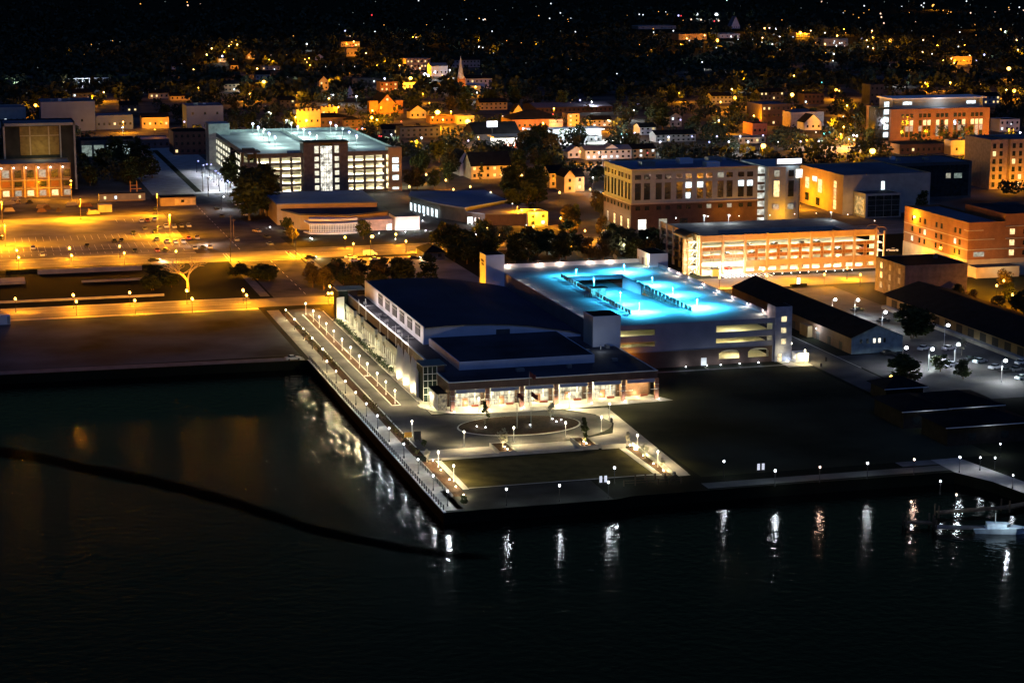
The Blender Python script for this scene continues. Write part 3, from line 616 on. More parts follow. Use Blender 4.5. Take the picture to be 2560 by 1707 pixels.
part('low_roof_box', MB().box(6.1, 43, 14, 48, 7.43, 9.6), bluew, cc); part('low_roof', MB().box(6.4, 42.7, 14.3, 48, 9.6, 9.63), roofd, cc)
# arched hall
AR = [(0, 12.2), (6, 12.5), (12, 12.55), (18, 12.4), (24, 12.0), (30, 11.3), (35, 10.4), (41, 9.4), (45.3, 8.4)]
X0 = 5.3; hall = MB(); rf = MB()
for (a, za), (b, zb) in zip(AR, AR[1:]):
    a += X0; b += X0
    hall.quad((a, 50, 7.4), (b, 50, 7.4), (b, 50, zb), (a, 50, za)); hall.quad((b, 131, 7.4), (a, 131, 7.4), (a, 131, za), (b, 131, zb))
    rf.quad((a, 49.7, za+.05), (b, 49.7, zb+.05), (b, 131.3, zb+.05), (a, 131.3, za+.05)); rf.quad((a, 49.7, za+.05), (a, 49.7, za-.15), (b, 49.7, zb-.15), (b, 49.7, zb+.05))
hall.box(X0-.3, X0, 49.9, 131, 7.4, 12.45); part('hall_wall', hall, bluew, cc); part('hall_roof', rf, mat('hall_roof', (.048, .05, .07), .75, .25, .05), cc)
part('louvre', MB().box(25.8, 29.8, 49.9, 49.97, 8.6, 10.6), dgrey, cc)
cc_w = mat('window_frame', (.30, .32, .31), .5)
for y in (586.0, 576.0, 566.0, 556.0, 545.8, 535.8): win(cc, 'W', y-479, 8.8, 6.2, 3.2, X0-.3, glassg, dmetal, 'clerestory_window')
for o in [c for c in cc.children if c.name.startswith('clerestory')]:
    mb = MB()
    for k in (-1.6, 0, 1.6): mb.box(-.12, -.088, k-.04, k+.04, .1, 3.1)
    mb.box(-.12, -.088, -2.9, 2.9, 2.3, 2.38); part('mullion', mb, metal, o)
for y in (534, 545, 556, 566, 578, 590): light('clere', 190, (1.4, y-479, 9.4), cc, .3)
for i, (x, y) in enumerate(((119.3, 596), (119.6, 575), (119.5, 565), (119.4, 548))): part('roof_vent', MB().box(x-117.5, x-116.6, y-479, y-478.2, 7.43, 8.1), steel, cc)
for i, (x, y, a, b) in enumerate(((20, 8, 2.2, 1.6), (34, 9, 1.2, 1.2), (12, 20, 1, 1), (48, 14, 1.6, 1.2), (52, 31, 1, 2))): part('roof_vent', MB().box(x, x+a, y, y+b, 7.43, 8.1+.2*(i % 3)), steel, cc)
for y in (60, 78, 96, 114): part('roof_seam', MB().box(6, 45, y, y+.12, 12.6, 12.62) if False else MB().box(2.2, 4.6, y, y+.1, 7.43, 7.5), metal, cc)
part('stack', MB().cyl(2.5, 117.5, 7.43, 9, .18), metal, cc)
# west terraces: bays with flat dark roofs, lit glass, tall masts
bays = [(597.3, 613.5, 3.2), (586.7, 593.1, 1.7), (566.1, 582.2, 3.2), (555.2, 561.9, 1.7), (535.5, 551.9, 3.2), (527.5, 533, 1.7)]
for i, (y0, y1, w) in enumerate(bays):
    a, b = y0-479, y1-479
    bay = part('terrace_bay', MB().box(-1.1, .38, a, b, 3.6, 5.2), grey, cc); part('bay_roof', MB().box(-.95, -.01, a+.15, b-.15, 5.2, 5.23), roofk, bay)
    part('bay_glass', MB().box(-.9, .35, a+.3, b-.3, .05, 3.58), lit('bay_glass', (1, .8, .45), .16, .95, 1.4), cc)
    mb = MB(); k = a+.3
    while k < b-.2: mb.box(-1.02, -.92, k, k+.14, .05, 4.28); k += 1.1
    part('bay_mullions', mb, steel, bay)
    light('gwarm', 52 if w > 2 else 32, (-2.4, a+1.5, 1.8), cc, .3); light('gwarm', 52 if w > 2 else 32, (-2.4, b-1.5, 1.8), cc, .3)
    k = a+.6
    while k < b: part('pergola_post', MB().box(-2.0, -1.84, k, k+.16, 0, 3.5), metal, cc); k += 2.7
for y in (591.5, 580.9, 560.6, 549.7): part('mast', MB().cyl(-.6, y-479, 4.5, 9.9, .09, .06), metal, cc)
for y in (540, 532, 524): part('mast', MB().cyl(-.4, y-479, 4.5, 11.2, .1, .06), metal, cc)
for y in (604, 590, 574, 561, 545): part('cafe_table', MB().cyl(-2.6, y-479, .7, .76, .6, k=10).cyl(-2.6, y-479, 0.02, .7, .06), dmetal, cc)
# sails in front of the south-west corner, lit from their feet
for i, y in enumerate((520.6, 512.0, 503.4, 496.6)):
    P = [(-4.4, 0), (-4.75, 2), (-4.7, 5), (-4.35, 8), (-3.95, 9.9 if i < 3 else 7), (-3.35, 8.8 if i < 3 else 6.2), (-2.4, 7.7 if i < 3 else 5.4), (-2.1, 4), (-2.2, 0)]
    mb = MB(); n = len(P); yy = y-479
    mb.v = [(x, yy+(x+4.4)*.7, z) for x, z in P]+[(x, yy+(x+4.4)*.7+.16, z) for x, z in P]
    mb.f = [tuple(range(n)), tuple(range(2*n-1, n-1, -1))]+[(k, n+k, n+(k+1) % n, (k+1) % n) for k in range(n)]
    sf = part('sail_fin', mb, metal, cc); part('fin_rib', MB().box(-2.15, -2.02, yy+1.5, yy+1.75, 0, 8.6), dmetal, sf)
    light('warm', 95, (-3.3, yy-.45, .9), cc, .12)
st = part('stair_glass', MB().box(-3.8, -.2, 12.5, 20, 0, 9.3), glassg, cc); mb = MB()
for k in range(4): mb.box(-3.85+k*1.2, -3.75+k*1.2, 12.38, 12.48, 0, 9.3)
for z in (1.8, 3.6, 5.4, 7.2, 9.2): mb.box(-3.85, -.15, 12.36, 12.5, z, z+.12)
part('stair_frame', mb, metal, st); part('stair_roof', MB().box(-4.2, 2.4, 12.2, 20.3, 9.31, 9.45), steel, cc); part('stair_wall', MB().box(-.19, 1.8, 12.5, 20, 5.2, 9.3), brickd, cc)
st = part('stair_glass', MB().box(-3.2, -.2, 132.2, 140, 0, 9.3), glassg, cc); part('stair_roof', MB().box(-3.6, 5.5, 132, 140.3, 9.31, 9.45), steel, cc); part('stair_wall', MB().box(-.19, 3, 133.1, 140, 0, 9.3), brickd, cc)
mb = MB()
for k in range(9): a0, a1 = math.pi*(.5+k/18), math.pi*(.5+(k+1)/18); mb.quad((-1.5+2.9*math.cos(a0), 131.5-2.4+2.4*math.sin(a0), 0), (-1.5+2.9*math.cos(a1), 131.5-2.4+2.4*math.sin(a1), 0), (-1.5+2.9*math.cos(a1), 131.5-2.4+2.4*math.sin(a1), 7.5), (-1.5+2.9*math.cos(a0), 131.5-2.4+2.4*math.sin(a0), 7.5))
part('curved_wall', mb, white, cc); light('gwarm', 130, (-2.4, 128.6, 2.2), cc, .4); light('gwarm', 90, (-2.6, 10.5, 2.2), cc, .3)
part('corner_bay', MB().box(-2.6, -.25, 1.6, 10.5, 0, 4.3), lit('bay_glass', (1, 1, 1), 1), cc); part('corner_bay_roof', MB().box(-2.9, -.22, 1.4, 10.8, 4.3, 4.5), roofk, cc)
mb = MB()
for k in range(8): mb.box(-2.72, -2.62, 1.7+k*1.2, 1.85+k*1.2, 0, 4.3)
part('corner_mullions', mb, metal, cc)
part('corner_vent', MB().box(44, 46, 26, 28, 7.43, 8.3).cyl(50, 30, 7.43, 8.6, .2), steel, cc); light('white', 60, (49, 27, 9.2), cc, .2)
# ---- blue garage joined to it
ga = thing('parking_garage', 'parking garage with a cyan-lit roof deck right of the convention building', 'parking garage', (168.5, 515, 0))
GW, GD = 55, 114
part('wall', MB().box(0, .4, 6, GD, 0, 12.6).box(16.8, 35, 0, .4, 4.7, 11.2).box(0, GW, 0, .4, 11.2, 12.5).box(0, 16.8, 0, .4, 9.4-.25, 9.4).box(0, 16.8, 0, .4, 7.65, 9.15).box(0, 16.8, 0, .4, 4.7, 6.3).box(35, GW-3, 0, .4, 7.6, 9.2).box(35, GW-3, 0, .4, 4.7, 6.1).box(GW-3, GW, 0, .4, 0, 11.2).box(GW-.4, GW, .4, GD, 10.6, 12.6), mat('garage_render', (.24, .25, .30), .8, .15, .2), ga)
part('parapet', MB().box(0, GW, GD-.4, GD, 11.3, 12.6), white, ga)
base = MB().box(0, 35, -.02, .38, 0, 4.65)
def archwall(mb, x0, x1, c, hw, z0, zt, H):
    mb.box(x0, c-hw, 0, .4, 0, H); mb.box(c+hw, x1, 0, .4, 0, H); mb.box(c-hw, c+hw, 0, .4, 0, z0); n = 8
    for k in range(n):
        a, b = -hw+2*hw*k/n, -hw+2*hw*(k+1)/n; f = lambda q: z0+(zt-z0)*(.62+.38*math.sqrt(max(0, 1-(q/hw)**2)))
        mb.v += [(c+a, 0, f(a)), (c+b, 0, f(b)), (c+b, 0, H), (c+a, 0, H), (c+a, .4, f(a)), (c+b, .4, f(b)), (c+b, .4, H), (c+a, .4, H)]; m = len(mb.v)-8
        mb.f += [(m, m+1, m+2, m+3), (m+5, m+4, m+7, m+6), (m, m+4, m+5, m+1)]
archwall(base, 35, 43.2, 39.1, 3.1, 1.5, 4.1, 4.65); archwall(base, 43.2, 52, 47.9, 3.2, 1.5, 4.2, 4.65); part('brick_base', base, brickd, ga)
part('belt', MB().box(-.1, GW-3, -.12, -.03, 4.55, 4.7), concrete_d, ga)
part('door', MB().box(30.6, 32.2, -.08, -.03, 0.02, 2.2), metal, ga); part('door', MB().box(8.4, 10.2, -.08, -.03, .02, 2.6), mat('door_cream', (.45, .42, .36), .7), ga)
part('ground_slab', MB().box(.4, GW-.4, .45, 22, .03, .08), gdeck, ga)
part('intermediate_deck', MB().box(.4, GW-.4, .4, 60, 7.3, 7.55).box(.4, GW-.4, .4, 60, 3.6, 3.9).box(.4, GW-.4, 22, 22.2, 0, 11), gdeck, ga)
for z, w in ((10.6, 260), (7.0, 260), (3.2, 200)):
    for x in (8, 44): light('gwarm', w, (x, 9, z), ga, .4)
RX0, RX1, RY0, RY1 = 17.5, 36, 22, 84
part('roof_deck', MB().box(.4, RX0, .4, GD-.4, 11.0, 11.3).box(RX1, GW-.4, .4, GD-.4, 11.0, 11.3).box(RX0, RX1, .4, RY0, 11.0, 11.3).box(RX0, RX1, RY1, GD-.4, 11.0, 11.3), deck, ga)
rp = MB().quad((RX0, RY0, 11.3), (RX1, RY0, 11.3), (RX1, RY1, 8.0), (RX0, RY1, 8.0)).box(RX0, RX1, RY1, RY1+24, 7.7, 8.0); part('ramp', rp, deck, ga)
part('ramp_wall', MB().box(RX0, RX1, RY1+.0, RY1+.4, 11.0, 12.6).box(RX1-.3, RX1, RY1-18, RY1, 8, 12.2), mat('garage_render', (0, 0, 0)), ga, label='pale green-grey wall across the top of the ramp')
for sx, lab in ((RX0-.15, 'dark panel'), (RX1+.15, 'dark panel')):
    n = 24 if sx < 20 else 16; y0, y1 = (22.5, 92) if sx < 20 else (23, 74)
    pmx = MB().box(-.12, .12, 0, (y1-y0)/n*.72, -1.6 if sx > 20 else -.1, 1.25).mesh('ramp_panel', concrete_d)
    for k in range(n): link('ramp_panel', pmx, ga, (sx, y0+(y1-y0)*k/n, 11.3))
sl = MB()
for xa, xb in ((1.2, 5.4), (12.6, 16.6), (37.5, 41.8), (49.6, 53.8)):
    y = 8.0
    while y < 104:
        if not (52 < y < 60 and xa > 10 and xb < 20): sl.quad((xa, y, 11.305), (xb, y, 11.305), (xb, y+.12, 11.305), (xa, y+.12, 11.305))
        y += 2.8
dk = [o for o in ga.children if o.name.startswith('roof_deck')][0].data; nv, nf = len(dk.vertices), len(dk.polygons)
vv = [tuple(v.co) for v in dk.vertices]+sl.v; ff = [tuple(p.vertices) for p in dk.polygons]+[tuple(i+nv for i in q_) for q_ in sl.f]
dk.clear_geometry(); dk.from_pydata(vv, [], ff); dk.materials.append(paint)
for p_ in dk.polygons: p_.material_index = 1 if p_.index >= nf else 0
for x, y in ((9, 30), (9, 62), (46, 44), (46, 82), (24, 12)): part('deck_joint', MB().quad((x-8 if x > 20 else .5, y, 11.303), (x+7, y, 11.303), (x+7, y+.25, 11.303), (x-8 if x > 20 else .5, y+.25, 11.303)), concrete_d, ga)
part('pay_station', MB().box(16.5, 20.5, 55, 57, 11.31, 13.6), lit('booth_cyan', (.1, .75, .95), .9), ga); part('pay_station_roof', MB().box(16, 21, 54.6, 57.4, 13.6, 13.8), dmetal, ga)
for k in range(4): part('bollard', MB().cyl(13.2+k*.7, 53, 11.3, 12.4, .13), dmetal, ga)
# roof lamps: double-headed poles
for i, (x, y) in enumerate(((190.5, 604.8), (191, 587.6), (190.5, 560.6), (190.0, 541.7), (208.6, 610.1), (208.6, 583), (208.6, 564.2), (208.2, 542.7), (190.3, 526))):
    if i == 8: continue
    t = thing('deck_lamp', 'slim double-headed lamp pole on the cyan roof deck, %s counted from the far left' % ORD[i], 'street lamp', (x, y, 11.3), group='lamp poles on the cyan roof deck')
    dn = -3.3*(y-537)/62 if 186 < x < 204 and 537 < y < 599 else 0
    part('pole', MB().cyl(0, 0, dn, 2.9, .11, .09), metal, t); part('lamp_head', MB().box(-.7, -.15, -.2, .2, 2.86, 2.98).box(.15, .7, -.2, .2, 2.86, 2.98), steel, t)
    part('arm', MB().box(-.15, .15, -.05, .05, 2.88, 2.95), metal, t)
    light('cyan', 1900 if y > 545 else 3200, (-1.1, 0, 2.75), t, .2, spot=170, blend=.4); light('cyan', 1900 if y > 545 else 3200, (1.1, 0, 2.75), t, .2, spot=170, blend=.4)
def wallpack(label, x, y, z, dx, dy, w=150, group='low parapet lights of the roof deck', kind='pink'):
    t = thing('parapet_light', label, 'wall light', (x, y, z), group=group)
    part('housing', MB().box(-.18, .18, -.12, .12, -.12, .16), dmetal, t); part('lens', MB().ball(dx*.25, dy*.22, 0, .17), BULB[kind], t); light(kind, w, (dx*.9, dy*.9, 0), t, .1)
for i, y in enumerate((603.5, 595.2, 587.3, 576.9, 565, 552.3, 540, 528)): wallpack('low parapet light on the left edge of the cyan deck, %s from the back' % ORD[i], 169.1, y, 12.1, 1, 0)
for i, x in enumerate((174, 185.1, 192.1, 202.9, 209.8, 220.5)): wallpack('low parapet light on the back edge of the cyan deck, %s from the left' % ORD[i], x, 628.3, 12.5, 0, -1)
for i, y in enumerate((606.5, 598.2, 588.2, 576, 563.9, 551.5, 539.4, 527.3)): wallpack('low parapet light on the right edge of the cyan deck, %s from the back' % ORD[i], 222.9, y, 12.4, -1, 0)
railing('thin dark rail along the back parapet of the cyan roof deck', (169, 628.8), (222, 628.8), 28, .7, dmetal, .04, 'deck_rail', 12.62)
part('stair_tower', MB().box(-2, 6, -2, 6.5, 0, 15.9), bluew, ga, label='tall pale blue stair tower between the convention roof and the garage'); part('stair_tower_roof', MB().box(-1.7, 5.7, -1.7, 6.2, 15.9, 15.95), roofk, ga)
part('stair_tower', MB().box(GW-2.4, GW+2.6, -.6, 5.5, 0, 15.7), mat('tower_render', (.32, .34, .42), .8), ga, label='blue-grey corner stair tower with three lit openings'); part('stair_tower_roof', MB().box(GW-2.2, GW+2.4, -.4, 5.3, 15.7, 15.75), roofk, ga)
for z in (11.4, 8.2, 5.0): part('tower_window', MB().box(GW-.6, GW+.9, -.68, -.61, z, z+1.5), lit('tower_lit', (1, .82, .45), 1.0), ga)
part('tower_door', MB().box(GW-1.6, GW-.3, -.68, -.61, .02, 2.2), lit('tower_lit', (1, 1, 1), 1), ga); light('warm', 40, (GW-1, -2.4, 3.2), ga, .2); light('pink', 90, (GW-4, 5.5, 13.2), ga, .1)
part('stair_tower', MB().box(-6.2, 0, 96.5, 104, 0, 18.6), bluew, ga, label='tall corner tower with an orange-lit side carrying dark letters'); part('stair_tower_roof', MB().box(-6, -.2, 96.7, 103.8, 18.6, 18.65), roofk, ga)
part('stair_tower', MB().box(GW-3.4, GW+3, 103, 115.5, 0, 15.7), white, ga, label='white stair tower at the far right corner of the roof deck'); part('stair_tower_roof', MB().box(GW-3.2, GW+2.8, 103.2, 115.3, 15.7, 15.75), roofk, ga)
part('tower_door', MB().box(GW-3.5, GW-3.41, 105, 107, 11.3, 14), lit('tower_lit', (1, 1, 1), 1), ga); light('warm', 120, (GW-5, 105, 13.4), ga, .1)
part('tower_door', MB().box(GW-3.5, GW-3.41, 109, 110.6, 11.3, 13.6), mat('door_bronze', (0, 0, 0)), ga)
light('orange', 5200, (-17, 101, 5.0), ga, .4, name='flood_light')
light('orange', 60, (9, -1.6, 3.4), ga, .15)
def text(body, loc, rot, size, m, parent, name='lettering', ext=.03):
    cu = bpy.data.curves.new('lettering', 'FONT'); cu.body = body; cu.size = size; cu.extrude = ext; cu.align_x = 'CENTER'
    tmp = bpy.data.objects.new('tmp', cu); C.objects.link(tmp); dg = bpy.context.evaluated_depsgraph_get(); me = bpy.data.meshes.new_from_object(tmp.evaluated_get(dg))
    bpy.data.objects.remove(tmp); me.materials.clear(); me.materials.append(m); o = link(name, me, parent, loc); o.rotation_euler = rot; return o
text('PARKING\nDECK', (-6.25, 100.3, 16.0), (R(90), 0, R(-90)), 1.05, dmetal, ga)
# entrance court walls right of the corner tower
wall('court_wall', 'pale walled bin store right of the garage corner tower', 226.5, 230.2, 511.5, 515.5, 2.6, white)
# ---- the lamp-lit long shed
sh = bld('long brick shed with black pitched roof and pale green gable end', 246.5, 518.3, 16.2, 92, 4.8, brick, roofk, 'shed', 'long_shed', roof='gy', rh=3.3)
part('gable_front', MB().quad((-.02, -.06, 0), (16.22, -.06, 0), (16.22, -.06, 4.8), (8.1, -.06, 8.1), (-.02, -.06, 4.8)).box(0, 16.2, -.05, -.01, 0, 4.7), mat('pale_green', (.26, .34, .34), .8), sh)
for x, l in ((3, 0), (5, 0), (7.2, 1), (8.8, 1), (10.4, 0)): win(sh, 'S', x, 3.0, .7, 1.3, -.08, mwhite if l else glassd)
for y in (6, 14, 22, 30, 40, 50): part('door', MB().box(-.08, -.01, y, y+2.2, .02, 2.4), dgrey, sh)
part('lean_to', MB().box(-1.6, -.1, 27, 33, 0, 3.4), tan, sh)
s2 = bld('very long dark-roofed transit shed with a lit side, at the right edge', 291.2, 466, 24, 121, 4.2, tan, roofk, 'shed', 'transit_shed', roof='gy', rh=3.4, eave=1.4)
for k in range(16): part('door', MB().box(-.08, -.01, 4+k*7.3, 7.6+k*7.3, .02, 3.0), dgrey, s2)
part('loading_dock', MB().box(-3.2, -1.6, 2, 118, 0, 1.1), concrete, s2)
sb = bld('three-storey grey-brown brick block with tall pale windows beside the transit shed', 302, 596, 23, 22, 11.3, mat('old_brick', (.17, .14, .115), .85), roofk, par=.3)
for r, z in enumerate((1.6, 5, 8.3)):
    for i, y in enumerate((4, 11, 17.5)): win(sb, 'W', y, z, 1.5, 1.9, 0, mwarm if (r, i) in ((2, 2), (1, 2)) else mdim if i == 2 else mat('blind', (.26, .25, .23), .6))
part('chimney', MB().box(18, 19.2, 14, 15.2, 11.3, 12.8), concrete_d, sb)
# ---- orange brick office at the right edge
ob = thing('brick_office', 'four-storey orange brick office over a pale base storey at the right edge', 'building', (347, 637, 0))
shell(ob, 14.6, 50, 18.2, orangeb, roofb, .8); part('wall', MB().box(14.6, 34, 0, 30, 0, 21.6), orangeb, ob, label='taller end block'); part('roof', MB().box(14.8, 33.8, .2, 29.8, 21.6, 21.65), roofd, ob)
part('base_storey', MB().box(-.15, 26, -.15, 50.2, 0, 5.6), cream, ob); part('string_course', MB().box(-.12, 14.7, -.12, 50, 9.0, 9.3).box(-.12, 10.5, -.12, 50, 12.6, 12.9).box(-.12, 6, -.12, 3, 15.9, 16.2).box(14.8, 26, -.3, 0, 9.0, 9.3).box(14.8, 26, -.3, 0, 12.6, 12.9).box(14.8, 26, -.3, 0, 17, 17.3), concrete, ob)
for r, z in enumerate((6.6, 10.2, 14.2)):
    for i, y in enumerate((6, 9.5, 20, 24, 33, 37, 43)):
        win(ob, 'W', y, z, 1.5, 1.9, 0, mwhite if (r, i) in ((1, 4), (0, 6), (1, 1)) else glassd)
    win(ob, 'S', 4.5, z, 4.2, 1.7, 0, mdim if r == 0 else orangeb); win(ob, 'S', 17.5, z, 1.9, 2.0, -.02, mwarm); win(ob, 'S', 22.5, z, 1.2, 1.6, -.02, glassd); win(ob, 'S', 26, z, 1.2, 1.6, -.02, glassd)
part('annex', MB().box(0, 17, -7, -.3, 0, 3.8), cream, ob); part('annex_roof', MB().box(.2, 16.8, -6.8, -.4, 3.8, 3.85), roofd, ob)
for x, y, w, k in ((-4, 8, 3400, 'orange'), (-5, 30, 3000, 'orange'), (9, -13, 260, 'warm')): light(k, w, (x, y, 5.5), ob, .3, name='flood_light')
light('orange', 900, (-2, 41, 16), ob, .3, name='facade_wash'); part('wall_light_lens', MB().ball(-.4, 41, 15.8, .45), BULB['pink'], ob)
# ---- golden garage
mg = thing('parking_garage', 'five-level golden-lit garage with brick panels and an open stair, behind the cyan deck', 'parking garage', (255, 663, 0))
LV = [0, 3.0, 6.0, 9.0, 12.0]; MWd = 72.5; MDp = 42
for z in LV[1:]:
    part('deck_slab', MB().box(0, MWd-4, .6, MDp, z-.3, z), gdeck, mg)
part('top_deck', MB().box(0, MWd-4, .6, MDp, 12.7, 12.95), concrete_d, mg); part('top_ramp', MB().box(12, 58, 12, 13, 12.96, 14.2).box(57, 58, 2, 12, 12.96, 14.0), concrete, mg)
part('fascia', MB().box(-.2, MWd-4, 0, .5, 12.1, 14.1).box(-.2, .2, .5, MDp, 12.1, 14.1), tan, mg)
part('base_band', MB().box(17, MWd-4, .12, .5, 2.3, 4.6).box(17, MWd-4, .12, .5, 0, .8), tan, mg)
cmx = MB().box(-.4, .4, -.25, .5, 0, 14.3).mesh('column', tan)
for i in range(9): link('column', cmx, mg, (.4+8.55*i, 0, 0))
for i in range(8):
    x0 = .8+8.55*i; mb = MB()
    for z in (9.1, 6.2): mb.box(x0+.3, x0+7.5, .15, .35, z-.35, z+.85)
    if i > 1: mb.box(x0+3.6, x0+4.4, .14, .36, 4.6, 9.9)
    part('brick_panel', mb, mat('panel_brown', (.24, .13, .055), .85), mg)
    fr = MB()
    for xx in (x0+.35, x0+3.4, x0+4.5, x0+7.5): fr.box(xx-.06, xx+.06, .05, .13, 4.7, 9.95)
    for z in (5.8, 7.05, 8.7, 9.95): fr.box(x0+.3, x0+7.5, .05, .13, z-.05, z+.05)
    part('panel_frame', fr, tan, mg)
    if i > 1: part('base_panel', MB().box(x0+3.3, x0+4.8, .16, .4, .8, 2.3), tan, mg)
    for z in (11.7, 8.6, 5.5, 2.6): light('cream', 640 if z > 3 else 700, (x0+4, 5.5, z), mg, .6)
part('back_wall', MB().box(0, MWd-4, 17, 17.3, .02, 12.6), gdeck, mg); part('ground_slab', MB().box(0, MWd, -1.5, 17, .02, .07), gdeck, mg)
part('side_wall', MB().box(-.2, .2, 4, MDp, 2.2, 3.4).box(-.2, .2, 4, MDp, 5.2, 6.4).box(-.2, .2, 4, MDp, 8.2, 9.4).box(-.2, .2, 4, MDp, 11.2, 12.1), dgrey, mg)
for k in range(6): part('side_column', MB().box(-.45, .25, 6+k*6.8, 7+k*6.8, 0, 14.1), grey, mg)
stt = MB()
for z in LV[1:]: stt.box(-3.8, -.6, 1, 4, z-.2, z)
for i, z in enumerate(LV[:-1]): stt.quad((-3.6, 1.4, z), (-3.6, 2.4, z), (-.9, 2.4, z+3), (-.9, 1.4, z+3)); stt.quad((-.9, 2.6, z), (-.9, 3.6, z), (-3.6, 3.6, z+3), (-3.6, 2.6, z+3))
part('stair', stt, gdeck, mg); part('stair_columns', MB().box(-4.3, -3.8, .6, 1.1, 0, 13.2).box(-.6, -.2, .6, 1.1, 0, 13.2).box(-4.3, -3.8, 5.6, 6.1, 0, 13.2), tan, mg); part('stair_back', MB().box(-3.8, -.3, 5.7, 5.9, 0, 13), gdeck, mg)
vb = MB(); n = 10
for k in range(n):
    a0, a1 = math.pi*k/n, math.pi*(k+1)/n; f = lambda a: (-2.2-3.2*math.cos(a), 13.3+2.0*math.sin(a)); (xa, za), (xb, zb) = f(a0), f(a1)
    vb.quad((xa, .3, za), (xb, .3, zb), (xb, 13, zb), (xa, 13, za)); vb.quad((xa, .3, za-.15), (xa, 13, za-.15), (xb, 13, zb-.15), (xb, .3, zb-.15)); vb.quad((xa, .3, za), (xa, .3, za-.15), (xb, .3, zb-.15), (xb, .3, zb))
part('vaulted_roof', vb, dmetal, mg)
for z in (2.6, 5.6, 8.6, 11.6): light('cream', 200, (-2.2, .2, z), mg, .3)
ee = MB()
for z in LV[1:]: ee.box(MWd-3.8, MWd, .6, 8, z-.3, z)
part('end_stair', ee, gdeck, mg); part('end_column', MB().box(MWd-.5, MWd, .2, .8, 0, 13.4), tan, mg); part('end_back', MB().box(MWd-3.8, MWd-.2, 5, 5.2, 0, 13), gdeck, mg)
for z in (2.4, 5.4, 8.4, 11.4): light('cream', 160, (MWd-2, 1.6, z), mg, .3)
vb = MB()
for k in range(n):
    a0, a1 = math.pi*k/n, math.pi*(k+1)/n; f = lambda a: (MWd-2-2.8*math.cos(a), 13.2+1.8*math.sin(a)); (xa, za), (xb, zb) = f(a0), f(a1)
    for yy in (.3, 6.5): vb.quad((xa, yy, za), (xb, yy, zb), (xb, yy, zb-.2), (xa, yy, za-.2)); vb.quad((xa, yy, za), (xa, yy+.25, za), (xb, yy+.25, zb), (xb, yy, zb))
part('hoop_roof', vb, tan, mg)
for i, (u, v) in enumerate(((1689, 545), (1769, 541), (1847, 540), (1924, 538), (1986, 535), (2040, 533), (2119, 536), (2186, 552))):
    x, y = G(u, v, 13.9); wallpack('small bright light on the top deck of the golden garage, %s from the left' % ORD[i], x, y, 13.9, 0, -1, 200, 'top deck lights of the golden garage', 'pink' if i else 'white')
for i, (a, b) in enumerate(((955, 880), (1180, 875), (2120, 845))):
    x, y = G(*Q(1500, 320, a, b), 13); t = thing('deck_pole', 'slim white pole on the top deck of the golden garage, %s from the left' % ORD[i], 'lamp pole', (x, y, 12.96), group='poles of the golden garage deck'); part('pole', MB().cyl(0, 0, 0, 3.1, .1, .07), metal, t); part('lamp_head', MB().box(-.5, .5, -.15, .15, 3.1, 3.22), steel, t); light('white', 380, (.5, -.5, 2.9), t)
# ---- blue-roofed cream office behind it
OD = 36
of = thing('office_building', 'large cream stone office with tall paired windows and blue roof behind the golden garage', 'building', (269.5, 780, 0))
shell(of, 56, OD, 24.2, mat('office_stone', (.27, .33, .34), .8, .1), mat('roof_blue', (.16, .19, .26), .8, .3, .04), .9)
part('wall', MB().box(-.2, 56, -.25, 0, 0, 10.6).box(-.25, -.01, 0, OD, 0, 10.6), brickd, of, label='dark brick lower storeys'); part('cornice', MB().box(-.5, 56.2, -.5, -.26, 10.6, 11.2).box(-.5, -.26, -.26, OD, 10.6, 11.2).box(-.5, 56.3, -.5, 0, 24.8, 25.3), concrete, of)
lt = {(2,), (3,), (5,)}
for i in range(6):
    cx = 4.7+9.15*i
    for s in (-2.0, 2.0):
        up = 'x'
        win(of, 'S', cx+s, 12.3, 2.9, 7.2, -.0, glassd, cc_w); win(of, 'S', cx+s, 20.7, 3.0, 2.3, -.0, mdim if (i == 4 and s < 0) else glassd, cc_w)
        if (i, s) in ((2, 2.0), (3, -2.0), (5, -2.0), (5, 2.0)): part('lit_pane', MB().box(cx+s-1.3, cx+s+1.3, -.12, -.09, 16.9, 19.3), mcool, of)
        if (i, s) in ((2, 2.0),): part('lit_pane', MB().box(cx+s-1.2, cx+s+.9, -.12, -.09, 12.5, 15), mcool, of)
        win(of, 'S', cx+s, 8.1, 2.0, 1.7, -.26, mdim if (i, s) in ((3, 2.0), (4, 2.0)) else glassd)
    if i < 3: win(of, 'S', cx, .1, 3.5, 4.2, -.26, mwhite if i < 1 else (mdim if i == 1 else glassd))
    light('orange', 260, (cx+6, -4, 6.5), of, .3, name='flood_light') if i > 2 else None
for j in range(4):
    cy = 5+9.0*j
    for s in (-2, 2): win(of, 'W', cy+s, 12.3, 2.7, 7.2, 0, glassd, cc_w); win(of, 'W', cy+s, 20.7, 2.7, 2.3, 0, glassd, cc_w); win(of, 'W', cy+s, 8.1, 1.9, 1.7, -.26, glassd)
    win(of, 'W', cy-2, .4, 2.0, 4.0, -.26, mwarm if j < 3 else mdim); light('gwarm', 90, (-3.2, cy, 4.5), of, .3, name='facade_wash') if j < 5 else None
for a, b, z in ((10, 16, 0), (30, 24, 1), (44, 26, 0), (36, 8, 1)): part('rooftop_unit', MB().box(a, a+6, b, b+5, 24.24, 26.4), bluew if z else steel, of)
part('glass_link', MB().box(56.1, 60, 2, 30, 0, 24), lit('link_glass', (.9, .95, .85), .75, .9, .35), of); mb = MB()
for z in (3, 6.5, 10, 13.5, 17, 20.5): mb.box(56.1, 60, 1.85, 1.98, z, z+1.1)
part('spandrel', mb, dgrey, of)
